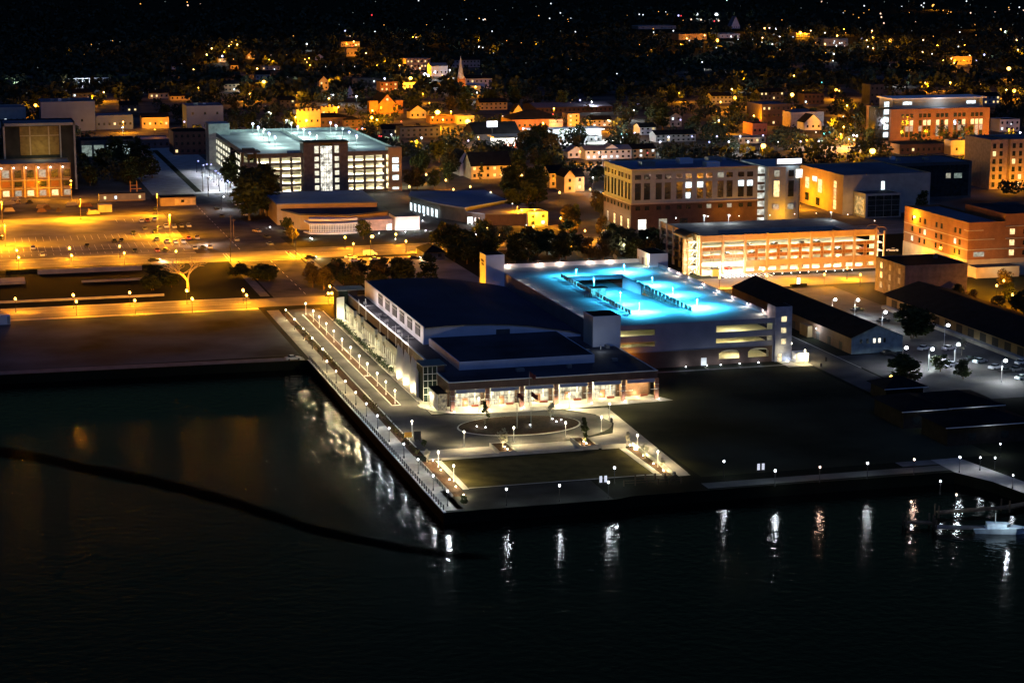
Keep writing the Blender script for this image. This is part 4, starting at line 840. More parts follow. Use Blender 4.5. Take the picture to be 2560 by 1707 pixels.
tw = MB().prism([(60, 3), (61, 0), (68, -1.5), (75, .5), (77.5, 5), (77.5, 30), (60, 30)], 0, 24.6); part('corner_tower', tw, mat('office_stone', (0, 0, 0)), of)
for i, x in enumerate((64.2, 70.6)):
    win(of, 'S', x, 20.3, 2.6, 2.9, -1.3 if i else -.9, mdim if i == 0 else glassd, cc_w); win(of, 'S', x, 11.8, 2.8, 7.0, -1.3 if i else -.9, mwarm if i == 0 else glassd, cc_w); win(of, 'S', x, 6.5, 2.6, 2.2, -1.3 if i else -.9, mdim)
part('lit_pane', MB().box(73.2, 76.2, -.35, -.2, 19.6, 23.2), mwhite, of); part('lit_sign', MB().box(65, 76, 0.6, 0.9, 25.6, 27.6), mat('sign_violet', (.5, .5, .5), .5, 0, 1, emis=(.85, .82, 1), es=2.0), of)
part('sign_frame', MB().box(64.5, 76.5, .95, 1.2, 24.7, 27.7), dmetal, of); light('white', 260, (71, -2, 26.5), of, .3)
for x, y, w in ((66, -6, 1500), (45, -7, 700)): light('orange', w, (x, y, 5), of, .3, name='flood_light')
# ---- wing, glass box and dark block to its right
wg = thing('office_wing', 'orange-lit office wing with a grey concrete end right of the cream office', 'building', (374.7, 801.5, 0)); shell(wg, 42, 48, 16.9, tan, roofb, .5)
part('concrete_front', MB().box(-.02, 42, -.3, -.01, 0, 17.3), grey, wg)
for y, z, w, h, m in ((30, 11.5, 5, 2.2, mwhite), (38, 7.5, 4, 5, mwarm), (24, 7.0, 4, 6, mwarm), (8, 1.5, 2.6, 4, mwarm), (8, 6, 2.6, 4.6, mdim), (8, 11, 2.6, 3, mwarm), (38, 2, 4, 3.5, glassd), (26, 1, 4, 3.5, glassd)): win(wg, 'W', y, z, w, h, 0, m)
win(wg, 'S', 19, 8.6, 1.7, 5.6, -.32, mcool)
for x, y in ((-9, 20), (-8, 34)): light('orange', 5200, (x, y, 5), wg, .4, name='flood_light')
gb = bld('glass-fronted low box with pale frame in front of the grey concrete wing', 379.5, 788.5, 17, 12.6, 10.2, grey, roofd, par=.3); part('glass_front', MB().box(.9, 16.2, -.1, -.01, .4, 9.6), glassd, gb); mb = MB()
for k in range(5): mb.box(.9+k*3.8, 1.02+k*3.8, -.18, -.11, .4, 9.6)
for z in (3, 5.3, 7.6): mb.box(.9, 16.2, -.18, -.11, z, z+.1)
part('mullions', mb, steel, gb); win(gb, 'W', 6, 1, 9, 7.6, 0, lit('amber_grid', (1, .6, .2), .5, .9, .7)); light('amber', 700, (-4, 5, 5), gb, .3)
bb = bld('black glass block with a few lit windows behind the orange brick office', 418, 842, 41, 30, 16.6, dgrey, roofb, units=3)
for x, z, w, m in ((10, 9.6, 5, mdimg), (16.5, 9.6, 5, mdimg), (6, 3.4, 4.5, mdim), (17, 3.4, 4, mdimg), (29, 9.5, 2.4, mdim), (34, 9.4, 4, mdimg)): win(bb, 'S', x, z, w, 2.3, 0, m)
win(bb, 'S', 20, 1, 39, 14.6, .03, glassd)
# ---- pale far garage with the bright green-white deck
fg = thing('parking_garage', 'tall garage with glowing open levels, dark stair tower and green-white lit deck', 'parking garage', (133.6, 940, 0))
FW, FD = 74, 128
frame_m = mat('garage_precast', (.17, .14, .105), .8)
for z in (.1, 4.0, 7.4, 10.9, 14.1): part('deck_slab', MB().box(.5, FW-7, 1, 26, z+.05, z+.35), gdeck, fg)
part('roof_deck', MB().box(.3, FW-.5, .3, FD, 18.4, 18.7), mat('far_deck', (.38, .43, .42), .8, .5, .035), fg)
part('spandrel', MB().box(0, FW, 0, .4, 17.6, 19.6), frame_m, fg)
for i, z in enumerate((14.1, 10.9, 7.4, 4.0, .4)): part('spandrel', MB().box(0, FW, .05, .35, z, z+1.0), frame_m, fg)
cmx = MB().box(-.5, .5, -.2, .5, 0, 19.6).mesh('column', frame_m)
for i in range(15): link('column', cmx, fg, (.4+5.05*i, 0, 0))
part('back_wall', MB().box(0, FW-4, 26, 26.3, 0, 18.3), gdeck, fg)
for z in (3.4, 6.9, 10.4, 13.6, 17.0):
    for x in (8, 21, 53, 66): light('cream', 1100, (x, 8, z), fg, .8)
tw = part('tower', MB().box(26.2, 34.2, -2.2, 8, 0, 24.2).box(40.2, 47.6, -2.2, 8, 0, 24.2).box(34.2, 40.2, -1, 8, 22.6, 24.2), mat('tower_brown', (.15, .13, .115), .8), fg)
part('tower_roof', MB().box(26, 47.8, -2.4, 8.2, 24.2, 24.7), dmetal, fg)
part('tower_glass', MB().box(34.3, 40.1, -.8, -.6, 0.1, 22.5), lit('tower_glow', (1, .96, .82), 1.1, .9, .5), fg); mb = MB()
for x in (34.3, 36, 37.1, 38.4, 40): mb.box(x, x+.16, -1, -.82, 0, 22.5)
for k in range(8): mb.box(34.3, 40.1, -1.0, -.84, 2+2.8*k, 2.15+2.8*k)
part('tower_mullions', mb, dmetal, fg)
for z in (2, 5.4, 8.9, 12.3, 15.6, 19.4):
    for x in (32.4, 42.1): part('tower_window', MB().box(x-1.0, x+1.0, -2.3, -2.21, z, z+2.1 if z < 19 else z+3.4), lit('garage_glow', (1, .95, .72), 1.0, .4), fg)
part('end_tower', MB().box(FW-6.6, FW, -.8, 6, 0, 21), tan, fg)
for z, h in ((13.6, 2.6), (9.6, 3.2), (5.5, 2.2), (1, 1)): part('tower_window', MB().box(FW-4.6, FW-1.6, -.9, -.81, z, z+h), mcool, fg)
part('corner_pavilion', MB().box(-3, 4.5, -1.6, 6, 0, 15.5).box(-2.6, -2, -1.4, 5.6, 15.5, 20.4).box(3.4, 4.1, -1.4, 5.6, 15.5, 20.4), mat('garage_precast', (0, 0, 0)), fg); part('pavilion_roof', MB().prism([(-4.4, -2.8), (5.6, -2.8), (5.6, 7), (-4.4, 7)], 20.4, 21.2).prism([(-2, -1), (3.4, -1), (3.4, 5), (-2, 5)], 21.2, 22.2), dgrey, fg)
part('parapet', MB().box(0, .4, .5, FD, 17.6, 19.6).box(FW-.4, FW, .5, FD, 17.6, 19.6).box(0, FW, FD-.4, FD, 18.7, 20), mat('far_parapet', (.30, .36, .34), .8), fg)
for z in (4.2, 7.6, 11, 14.4):
    for y in (18, 27, 36, 62, 72, 82, 92, 102, 112): part('side_window', MB().box(-.12, -.02, y, y+6.2, z, z+1.9), lit('garage_glow', (1, 1, 1), 1), fg)
part('far_tower', MB().box(-4, 7, FD-14, FD, 0, 24.5), mat('far_parapet', (0, 0, 0)), fg); part('divider', MB().box(36, 36.4, 30, FD-4, 18.7, 20.2).box(52, 52.4, 4, 80, 18.7, 20.0).box(20, 36, 8, 8.4, 18.7, 20), mat('far_parapet', (0, 0, 0)), fg)
for i, (a, b, c) in enumerate(((483, 95, 35), (533, 190, 65), (582, 215, 85), (632, 240, 122), (687, 285, 155), (840, 95, 25), (897, 140, 60), (950, 185, 80), (1006, 200, 118), (1065, 185, 145), (1197, 100, 25), (1246, 120, 52), (1307, 170, 75), (1368, 210, 112), (1437, 240, 145))):
    x, y = G(*Q(500, 300, a, c), 24.2)
    t = thing('deck_lamp', 'post lamp on the green-white deck of the far garage, %s from the left' % ORD[i], 'street lamp', (x, y, 18.7), group='post lamps on the far garage deck')
    part('pole', MB().cyl(0, 0, 0, 5.3, .2, .13), metal, t); bright = i not in (2, 5, 7, 9, 12)
    part('lamp_head', MB().ball(0, 0, 5.5, .55, .6), BULB['blue'] if bright else metal, t)
    light('deck', 1250 if i < 10 else 800, (.5, 0, 4.9), t, .3)
# ---- arts building with curved white front
ar = thing('assembly_hall', 'low assembly hall with blue-grey roof, tan wall and glowing white curved lobby', 'building', (130.5, 806, 0))
part('wall', MB().prism([(0, 29), (42, 24), (44, 66), (1, 72)], 0, 8.6), tan, ar); part('roof', MB().prism([(-.3, 28.7), (42.3, 23.7), (44.3, 66.3), (.7, 72.3)], 8.6, 9.1), mat('roof_blue', (0, 0, 0)), ar)
part('foyer_wall', MB().prism([(2, 29), (7, 12), (26, 4), (44, 12), (44, 24)], 0, 6.2), tan, ar); part('foyer_roof', MB().prism([(1.4, 29.2), (6.4, 11.4), (26, 3.2), (44.5, 11.5), (44.5, 24)], 6.2, 6.9), roofd, ar)
arc = [(9 + 20*k/10, 3.2 - 5.6*math.sin(math.pi*(.12+.62*k/10))) for k in range(11)]
part('canopy', MB().prism([(x-.6, y-1.4) for x, y in arc]+[(30, 8), (8, 9)], 3.7, 4.2), white, ar); part('upper_band', MB().prism([(x, y+2.6) for x, y in arc]+[(30, 8.5), (10, 8.5)], 4.7, 5.6), white, ar)
lb = MB(); lf = MB()
for (xa, ya), (xb, yb) in zip(arc, arc[1:]):
    lb.quad((xa, ya+.4, .5), (xb, yb+.4, .5), (xb, yb+.4, 3.6), (xa, ya+.4, 3.6))
    for q in (0, .33, .66): x, y = xa+(xb-xa)*q, ya+(yb-ya)*q; lf.box(x-.11, x+.11, y+.15, y+.3, .4, 3.7)
for k, (xa, ya) in enumerate(arc[:-1]):
    xb, yb = arc[k+1]
    for z in (.35, 1.3, 2.9, 3.5): lf.quad((xa, ya+.12, z), (xb, yb+.12, z), (xb, yb+.12, z+.18), (xa, ya+.12, z+.18))
part('lobby_glass', lb, lit('lobby_cool', (.85, .97, 1), .12, .9, .5), ar); part('lobby_frame', lf, white, ar)
part('terrace', MB().prism([(x-.8, y-2.6) for x, y in arc]+[(31, 1), (7, 5)], .02, .4), white, ar)
for x in (12, 17, 22, 27): light('white', 50, (x, -7.2, 1.3), ar, .2, name='flood_light')
part('white_block', MB().box(44.5, 54.8, -.5, 12, 0, 5.6), white, ar); part('white_block_roof', MB().box(44.7, 54.6, -.3, 11.8, 5.6, 5.65), roofd, ar)
part('link_wall', MB().box(30, 44.3, 1.5, 12, 0, 4.6), mat('pink_wall', (.50, .38, .33), .8), ar); part('link_door', MB().box(41.2, 43.4, 1.3, 1.45, .02, 2.7), mwhite, ar)
for x in (47, 52): light('white', 330, (x, -5.5, .8), ar, .2, name='flood_light')
light('warm', 90, (0, 10, 3), ar, .4, name='flood_light')
# ---- community building to its right
cb = thing('community_hall', 'angular low hall with slate roof and a bright colonnade beside the assembly hall', 'building', (196, 812, 0))
part('wall', MB().prism([(0, 57), (6, 26), (13, 9), (36, 30), (36, 66), (4, 70)], 0, 6), dgrey, cb); part('roof', MB().prism([(-1, 57), (5, 25), (12.4, 8), (37, 29), (37, 67), (3, 71)], 6, 6.6), mat('roof_blue', (0, 0, 0)), cb)
for k in range(7): x, y = .3+5.4*k/6, 55-26*k/6; part('colonnade_panel', MB().box(x-1.1, x-.9, y-3.2, y, .3, 3.6), mcool, cb)
part('low_wing', MB().prism([(13, 9), (19, -1), (40, -8), (42, 18), (36, 28)], 0, 4.6), brickd, cb); part('low_wing_roof', MB().prism([(12.7, 9), (18.8, -1.4), (40.2, -8.4), (42.3, 18.3), (36, 28.3)], 4.6, 5.0), roofb, cb)
for k in range(4): part('porch_column', MB().box(12.6+1.4*k, 13+1.4*k, 4-1*k, 4.4-1*k, .02, 3), white, cb)
part('porch_glow', MB().box(13, 18, 5.2, 5.4, .4, 2.8), mcool, cb); light('white', 420, (14, 1, 2), cb, .2, name='flood_light')
# ---- remaining buildings given by their outlines in the photo
def house(label, uL, uR, vt, vb, wm=cream, rm=roofk, kind='gy', rh=2.2, d=9, lits=2, rows=1, litm=mwarm, cat='house', name='house', cols=None, y=None, glow=0, gk='orange', **k):
    GLOW_ = {'crenellated yellow building, the wider': 90, 'crenellated yellow building, the smaller': 80, 'small columned': 230, 'flat yellow warehouse': 330, 'low orange-lit block left': 260, 'orange flat building': 520, 'tall bright orange': 420, 'long orange-lit house': 420, 'cream gabled house': 260, 'cream long side': 240, 'brown balconied': 240, 'golden-lit house': 420, 'orange-lit corner': 360, 'small gabled house peeping': 220, 'little gabled': 160, 'gold-lit': 200, 'small gold-lit': 160, 'two small gold': 200, 'long dim gold-lit': 160, 'small bright orange': 300, 'gold-lit shop': 1500, 'orange-fronted': 1100, 'yellow-lit entrance': 300, 'dim brown building': 600}
    glow = next((g for s, g in GLOW_.items() if label.startswith(s)), glow)
    t, w, h = bpx(label, uL, uR, vt, vb, y, d, wm, rm, cat=cat, name=name, roof=kind, rh=rh, par=.4, **k)
    nl_ = 1 if w < 14 else 2
    for i in range(nl_):
        if glow: light(gk, glow/nl_*1.3, (w*(i+.5)/nl_, -6.5, 3.6), t, .3, name='facade_wash')  # unseen light added before the house front to brighten it, no fixture
    cols = cols or max(1, int(w/3.2)); p = w/cols; rd = random.Random(int(uL*3+vt)); z0 = h/rows
    for r in range(rows):
        for i in range(cols):
            is_l = rd.random() < lits/10.
            win(t, 'S', p*(i+.5), z0*r+z0*.32, min(1.3, p*.5), min(1.6, z0*.45), 0, litm if is_l else glassd)
    if name == 'brick_hall':
        mb = MB(); k = 0
        while k < w-1.4: mb.box(k, k+1.4, -.1, .4, h+.41, h+1.3+(.9 if abs(k-w/2) < w*.2 else 0)); k += 2.8
        part('crenellation', mb, wm, t)
    return t
q = lambda x0, y0, a, b, c, d_: (x0+a*K, x0+b*K, y0+c*K, y0+d_*K)
# left front block with its row of wall lamps, and the framed tower behind
lf_ = bld('loft block with a row of warm lamps under its roof, left edge', -6, 962, 59, 24, 15.2, mat('loft_wall', (.18, .13, .09), .8), roofb, par=.6)
for i in range(10):
    x = 4+5.6*i; part('pier', MB().box(x-.35, x+.35, -.5, -.02, 0, 14.8), tan, lf_)
    win(lf_, 'S', x+2.7, 9.2, 3.2, 3.6, 0, mdim if i % 3 == 1 else glassd); win(lf_, 'S', x+2.7, 5.0, 3.4, 2.4, 0, glassd if i % 2 else orangeb); win(lf_, 'S', x+2.6, .6, 3.0, 2.6, 0, mdim if i % 2 else mwarm)
    b = part('wall_lamp', MB().ball(x+.9, -.9, 14.0, .42), BULB['pink'], lf_); light('pink', 60, (x+.9, -1.6, 13.3), lf_, .2)
part('ledge', MB().box(0, 58, -.9, -.51, 4.0, 4.3).box(0, 58, -.9, -.51, 8.0, 8.3), concrete, lf_); light('orange', 5200, (20, -9, 6), lf_, .4, name='flood_light'); light('orange', 4200, (44, -9, 6), lf_, .4, name='flood_light')
x0, x1, yy, hh = face(6, 187, 311, y=990)
lt_ = bld('tall framed office tower with a tan recessed panel behind the loft block', x0, 990, x1-x0, 26, hh, mat('terrace_dark', (0, 0, 0)), roofb, par=.6); w = x1-x0
part('frame', MB().box(0, .9, -.8, -.01, 0, hh+.6).box(w-.9, w, -.8, -.01, 0, hh+.6).box(0, w, -.8, -.01, hh-.7, hh+.61).box(w*.78, w*.8, -.6, -.01, 12, hh-.7), grey, lt_)
part('panel', MB().box(w*.23, w*.77, -.4, -.01, 17, hh-1), mat('tower_panel', (.22, .15, .05), .8), lt_); part('panel_frame', MB().box(w*.36, w*.38, -.5, -.41, 17, hh-1).box(w*.62, w*.64, -.5, -.41, 17, hh-1).box(w*.23, w*.77, -.5, -.41, hh-5.6, hh-5.2), tan, lt_)
light('gwarm', 160, (w*.5, -8, 20), lt_, .5, name='flood_light')
house('dim arcaded building with three pale green-lit bays left of the far garage', *[201, 338, 352, 408], dgrey, roofk, 'flat', d=20, lits=0, cat='building', name='arcade_building', cols=1)
x0, x1, yy, hh = face(201, 338, 352, vb=408)
for a, b, m in ((.02, .2, mdimg), (.24, .42, mdimg), (.48, .66, lit('arcade_glow', (.75, 1, .95), .45)), (.76, .9, lit('arcade_glow', (1, 1, 1), 1))): single('arcade_bay', MB().box(x0+(x1-x0)*a, x0+(x1-x0)*b, yy-.3, yy-.07, 4, 9), m, 'pale glowing arcade bay of the dim building, near %.0f percent of its width' % (a*100), 'bay') if False else part('arcade_bay', MB().box((x1-x0)*a, (x1-x0)*b, -.3, -.07, 3.5, 9.5), m, [o for o in C.objects if o.name.startswith('arcade_building')][0])
house('broad pale blue block with two small lit windows, upper left', 101, 237, 256, 330, duskw, roofb, 'flat', d=30, lits=0, cat='building', name='warehouse', cols=2, rows=1, units=3)
house('narrow grey-green block at the far left edge behind the tower', -10, 64, 270, 320, grey, roofb, 'flat', d=24, lits=1, cat='building', name='warehouse', litm=mcool)
house('low bluish block between the pale blue block and the orange-lit house', 240, 332, 290, 325, duskw, roofb, 'flat', d=18, lits=1, cat='building', name='low_block')
house('golden-lit house with porches left of the grey box', 354, 422, 293, 322, tan, roofk, 'gx', d=12, lits=5)
house('tall grey-blue box with a lit white lower corner', 466, 558, 266, 328, duskw, roofb, 'flat', d=24, lits=3, cat='building', name='warehouse', cols=3, rows=2, litm=mwarm, units=2)
house('low block with a blue roof above the dark trees', 349, 425, 350, 372, dgrey, mat('roof_blue', (0, 0, 0)), 'flat', d=24, lits=0, cat='building', name='low_block')
house('dark brown block touching the far garage', 433, 520, 331, 388, brickd, roofk, 'flat', d=24, lits=1, cat='building', name='low_block', rows=3)
house('small dim house with a pale wall, left of the gold lane', 373, 422, 232, 248, cream, roofk, 'gx', d=10)
house('long dim gold-lit shed above the golden-lit house', 425, 474, 240, 252, tan, roofk, 'gx', d=12, lits=1)
house('crenellated yellow building, the wider left one', 742, 801, 279, 319, tan, roofk, 'flat', d=16, lits=1, cat='building', name='brick_hall')
house('crenellated yellow building, the smaller right one', 802, 843, 270, 292, tan, roofk, 'flat', d=14, lits=3, cat='building', name='brick_hall')
house('dark-roofed low hall in front of the crenellated buildings', 775, 880, 294, 318, brickd, roofk, 'hip', d=20, lits=0, cat='building', name='low_block')
house('small columned house with a gold gable, right of the brick church', 1024, 1065, 279, 297, cream, roofk, 'gy', rh=4, lits=4, name='porch_house')
house('flat yellow warehouse by the brightest street lamp', 1144, 1186, 291, 311, cream, roofk, 'flat', d=12, lits=0, name='small_warehouse', cat='building')
house('low orange-lit block left of the yellow warehouse', 1075, 1135, 292, 310, orangeb, roofk, 'flat', d=12, lits=0, name='low_block', cat='building')
house('orange-lit corner of a brick block with small windows, above the church', 950, 994, 206, 230, orangeb, roofk, 'flat', d=14, lits=5, rows=2, name='brick_block', cat='building')
house('white clapboard house below the bright orange lamp', 1006, 1043, 205, 224, white, roofk, 'gx', d=10, lits=0)
house('tall dim rose-grey building with lit arched windows, upper middle', 1016, 1076, 148, 184, mat('rose_wall', (.30, .24, .22), .8), roofb, 'flat', d=16, lits=2, rows=3, name='apartment_block', cat='building')
house('pale bluish building right of the blue-white lamp', 1078, 1119, 165, 192, bluew, roofb, 'gx', d=16, lits=1, name='apartment_block', cat='building')
house('little gabled house with gold porch in the dark, upper middle-left', 798, 821, 203, 226, cream, roofk, 'gy', rh=4, lits=5, rows=2)
house('tiny dim gabled cottage higher up in the dark', 788, 809, 143, 151, white, roofk, 'gy', rh=3, lits=2)
house('white gable with a tiny lamp beside it', 866, 884, 236, 245, white, roofk, 'gy', rh=7, lits=0)
house('small gold-lit cottage group at the upper left', 617, 638, 139, 149, tan, roofk, 'gy', rh=4, lits=3)
house('small gold-lit cottage just right of the cottage cluster', 576, 596, 163, 174, tan, roofk, 'gx', rh=3, lits=3)
house('two small gold houses stacked under a violet lamp', 546, 564, 146, 157, tan, roofk, 'gx', rh=3, lits=3)
house('low house with a white-lit gable on the left hillside', 430, 452, 166, 174, white, roofk, 'gx', rh=3, lits=0)
house('gold-lit narrow house where the lane of lamps ends', 866, 893, 122, 142, tan, roofk, 'flat', rh=3, lits=1)
house('gold-lit house front halfway up the lane of lamps', 852, 900, 104, 118, tan, roofk, 'gx', rh=4, lits=1, d=14)
house('orange flat building with a pale roof sign, behind the filling station', 1280, 1408, 298, 326, orangeb, roofk, 'hip', rh=5, d=26, lits=0, name='sign_building', cat='building')
sgb = [o for o in C.objects if o.name.startswith('sign_building')][-1]; x0, x1, yy, hh = face(1372, 1406, 300, y=sgb.location.y); bx = sgb.location.x
part('sign_board', MB().box(x0-bx, x1-bx, -.5, -.2, hh-5.2, hh+.1), cream, sgb); text('CAROLINA', ((x0+x1)/2-bx, -.55, hh-2.0), (R(90), 0, 0), 1.9, dmetal, sgb); light('pink', 420, ((x0+x1)/2-bx, -5, hh-2), sgb, .3, name='flood_light')
house('tall bright orange-lit building right of the sign building', 1419, 1449, 286, 318, tan, roofk, 'flat', d=12, lits=3, rows=3, name='apartment_block', cat='building')
house('small gabled house peeping over the sign building', 1283, 1309, 280, 297, cream, roofk, 'gy', rh=5, lits=6, rows=1)
house('long dim purple-grey roofed building right of the sign building', 1340, 1530, 268, 284, brickd, mat('roof_purple', (.12, .11, .13), .8), 'gx', d=34, lits=0, name='long_hall', cat='building')
house('white two-storey apartments with twin gables, left wing', 1420, 1464, 380, 396, white, roofb, 'gy', rh=3, lits=1, name='apartment_house')
house('white two-storey apartments with verandas, right wing', 1464, 1579, 375, 400, white, roofb, 'gx', rh=2, lits=2, rows=2, name='apartment_house', litm=mcool, d=14)
house('white gabled projection of the veranda apartments', 1505, 1555, 377, 398, white, roofb, 'gy', rh=3.5, lits=2, rows=2, name='apartment_house', y=None, d=8)
house('long orange-lit house with a dark roof and three small windows behind the assembly hall', 1178, 1278, 413, 449, cream, roofk, 'gx', rh=6, d=16, lits=3, rows=2)
house('narrow white-gabled house at the left of the long orange-lit house', 1149, 1176, 398, 440, white, roofk, 'gy', rh=4, d=20, lits=0)
house('cream gabled house with a lit balcony, front gable', 1411, 1438, 442, 482, cream, roofk, 'gy', rh=3, d=14, lits=2, rows=2, name='gabled_house')
house('cream long side wing of the gabled house', 1374, 1411, 432, 470, cream, roofk, 'gx', rh=3, d=14, lits=1, rows=2, name='gabled_house')
house('brown balconied end of the gabled house with lit windows', 1438, 1461, 441, 478, tan, roofk, 'gx', rh=3, d=12, lits=6, rows=2, name='gabled_house')
house('small grey glass-fronted block with a tiny balcony among dark trees', 1320, 1370, 533, 566, grey, roofb, 'flat', d=12, lits=4, rows=2, name='small_block', cat='building', litm=mcool)
house('low dark-roofed shelter with two orange eaves below the main street', 1062, 1112, 630, 650, dgrey, roofk, 'hip', rh=2, d=14, lits=0, name='shelter', cat='building')
house('large six-bay brick office with rows of lit windows, upper right', 2228, 2475, 273, 352, brick, roofb, 'flat', d=34, lits=0, name='brick_tower', cat='building', cols=1)
bt = [o for o in C.objects if o.name.startswith('brick_tower')][-1]; x0, x1, yy, hh = face(2228, 2475, 273, vb=352); w = x1-x0
for o in [c for c in bt.children if c.name.startswith('window')]: bpy.data.objects.remove(o)
rdx = random.Random(5)
for r, z in enumerate((2.5, 6.8, 11.4, 17.6)):
    for i in range(20):
        if i % 4 == 3: continue
        win(bt, 'S', w*.12+i*w*.044, z*hh/24, 2.1, 3.2 if r != 3 else 2.4, 0, mwarm if (r == 2 and rdx.random() < .75) else (mdim if r < 2 and rdx.random() < .35 else glassd))
part('glass_stair', MB().box(-9, -.2, 2, 12, 0, hh+1.5), glassd, bt)
for k in range(5): part('stair_glow', MB().box(-3.8, -.6, 1.8, 1.95, 2+k*4.6, 5+k*4.6), mcool, bt)
part('penthouse', MB().box(w*.1, w*1.02, 12, 30, hh, hh+5.5), grey, bt); part('penthouse_roof', MB().box(w*.08, w*1.04, 9, 31, hh+5.5, hh+6.2), white, bt); light('white', 500, (w*.55, 5, hh+3), bt, .5, name='flood_light')
for xx in (.25, .9): part('penthouse_window', MB().box(w*xx-3, w*xx+3, 11.8, 11.95, hh+2, hh+3.8), mcool, bt)
for xx in (.2, .45, .7, .9): light('orange', 3400, (w*xx, -12, 4), bt, .5, name='flood_light')
house('yellow-lit entrance arch block at the foot of the large brick office', 2378, 2466, 352, 388, cream, roofk, 'flat', d=8, lits=0, name='arch_block', cat='building', cols=3)
house('low brown-roofed brick block in front of the large brick office', 2250, 2382, 362, 386, brickd, roofk, 'flat', d=22, lits=2, name='low_block', cat='building')
house('small bright orange cube left of the low brown-roofed block', 2228, 2253, 363, 381, tan, roofk, 'flat', d=6, lits=1, name='kiosk', cat='building')
x0_, x1_, y_, h_ = face(2378, 2466, 352, vb=388); light('orange', 5200, ((x0_+x1_)/2, y_-9, 5), None, .4, name='flood_light')['category'] = 'light'
for nm, lab, a, b in (('apartment_tower', 'arched apartment building with many lit balconies at the right edge, near part', 2478, 2526), ('apartment_tower', 'arched apartment building with many lit balconies at the right edge, far part', 2527, 2620)):
    t, w, h = bpx(lab, a, b, 352 if a < 2500 else 350, vb=474, d=26, wm=mat('apt_wall', (.34, .27, .21), .8), rm=roofb, name=nm)
    rdx = random.Random(a)
    for r in range(6):
        for i in range(int(w/3.6)): win(t, 'S', 2+3.6*i, 1+r*h/6.3, 1.9, 2.6, 0, mwarm if rdx.random() < .3 else glassd, concrete)
    light('orange', 3000, (w/2, -9, 4), t, .4, name='flood_light')
house('dark red brick block left of the grey gable-porched hall', 1905, 1977, 262, 316, brickd, roofb, 'flat', d=26, lits=4, rows=3, name='brick_block', cat='building')
house('plain pinkish hall with a small gabled porch, upper right', 1977, 2060, 282, 319, mat('rose_wall', (0, 0, 0)), roofb, 'flat', d=26, lits=0, name='porch_hall', cat='building', cols=1)
house('small gabled porch in front of the pinkish hall', 2012, 2054, 306, 326, white, roofk, 'gy', rh=5, lits=0, d=12, name='porch_hall', cat='building')
house('dark salmon brick block behind the blue roof of the office', 1882, 1918, 310, 338, mat('salmon', (.35, .14, .10), .8), roofk, 'flat', d=16, lits=0, name='brick_block', cat='building')
house('low lit pavilion with a pale roof edge above the blue roof', 1845, 1914, 345, 360, cream, roofb, 'flat', d=14, lits=4, name='pavilion', cat='building')
house('dim plain slab tower in the dark woods, upper right', 2176, 2210, 213, 262, dgrey, roofk, 'flat', d=14, lits=0, rows=3, name='slab_tower', cat='building')
house('gold-lit shop block far away, left of the far bright strip', 1697, 1767, 86, 101, tan, roofk, 'flat', d=40, lits=0, name='shop_block', cat='building', cols=4)
house('white-lit shop front in the far bright strip', 1800, 1850, 86, 96, white, roofk, 'flat', d=30, lits=5, name='shop_block', cat='building', cols=4, litm=mwhite)
house('long dim pale hall at the left of the far bright strip', 1596, 1690, 66, 74, grey, roofb, 'flat', d=30, lits=0, name='shop_block', cat='building', cols=4)
house('twin pale gable house above the far bright strip', 1828, 1850, 66, 72, white, roofb, 'gy', rh=14, d=14, lits=0)
house('orange-fronted shop in the far bright strip, upper right', 1990, 2024, 84, 93, tan, roofk, 'flat', d=24, lits=0, name='shop_block', cat='building')
house('dim brown building with a pale base strip, far right', 2383, 2430, 142, 162, tan, roofk, 'flat', d=24, lits=0, name='shop_block', cat='building')
house('small crowded shop front with white lights, far bright strip', 2060, 2120, 98, 116, grey, roofk, 'flat', d=24, lits=6, litm=mcool, name='shop_block', cat='building', cols=6)
for i, (u1, u2, v1, v2, m, k) in enumerate(((1480, 1530, 300, 318, cream, 'gx'), (1600, 1640, 318, 338, white, 'gx'), (1675, 1704, 291, 318, grey, 'gy'), (1640, 1740, 336, 356, grey, 'gx'), (1580, 1640, 372, 396, tan, 'gx'), (1470, 1505, 342, 356, grey, 'flat'), (860, 905, 300, 318, brickd, 'hip'), (700, 738, 250, 268, dgrey, 'gx'),
        (640, 676, 186, 200, grey, 'gx'), (655, 700, 168, 176, grey, 'flat'), (1130, 1200, 150, 170, grey, 'gx'), (1165, 1230, 196, 226, bluew, 'gx'), (1000, 1100, 320, 345, dgrey, 'flat'), (955, 1010, 322, 338, dgrey, 'gx'), (560, 600, 210, 230, tan, 'gx'), (1200, 1268, 256, 276, tan, 'gx'),
        (880, 960, 196, 212, dgrey, 'flat'), (1900, 1960, 230, 252, dgrey, 'gx'), (2010, 2060, 236, 262, brickd, 'flat'), (1780, 1830, 240, 260, grey, 'gx'), (2500, 2550, 300, 330, bluew, 'flat'), (2440, 2500, 240, 262, grey, 'gx'), (1320, 1345, 262, 276, cream, 'gy'), (300, 345, 262, 280, dgrey, 'gx'), (180, 230, 232, 246, dgrey, 'gx'))):
    places = 'right of the sign building|below the dim traffic lights|beside the blue-lit lamp by the woods|above the blue office roof|in the gold glow left of the blue office roof|among trees under the long purple roof|left of the filling station woods|below the left dark hillside|near the pink lamp at the left|on the dark slope above the pink lamp|above the steeple|right of the steeple|just right of the far garage deck|behind the far garage corner|by the tall gold posts at the left|right of the yellow warehouse|above the orange brick block|under the starburst lamp at the right|left of the dim slab tower|by the tiny traffic lights at the right|behind the right-hand apartments|in front of the dark wood at the far right|left of the gabled house over the sign building|behind the golden-lit house|behind the pale blue block'.split('|')[i]
    house('dim small building %s' % places, u1, u2, v1, v2, m, roofk, k, lits=2, d=12, rows=1 if v2-v1 < 18 else 2, litm=mwarm if i % 2 else mcool)
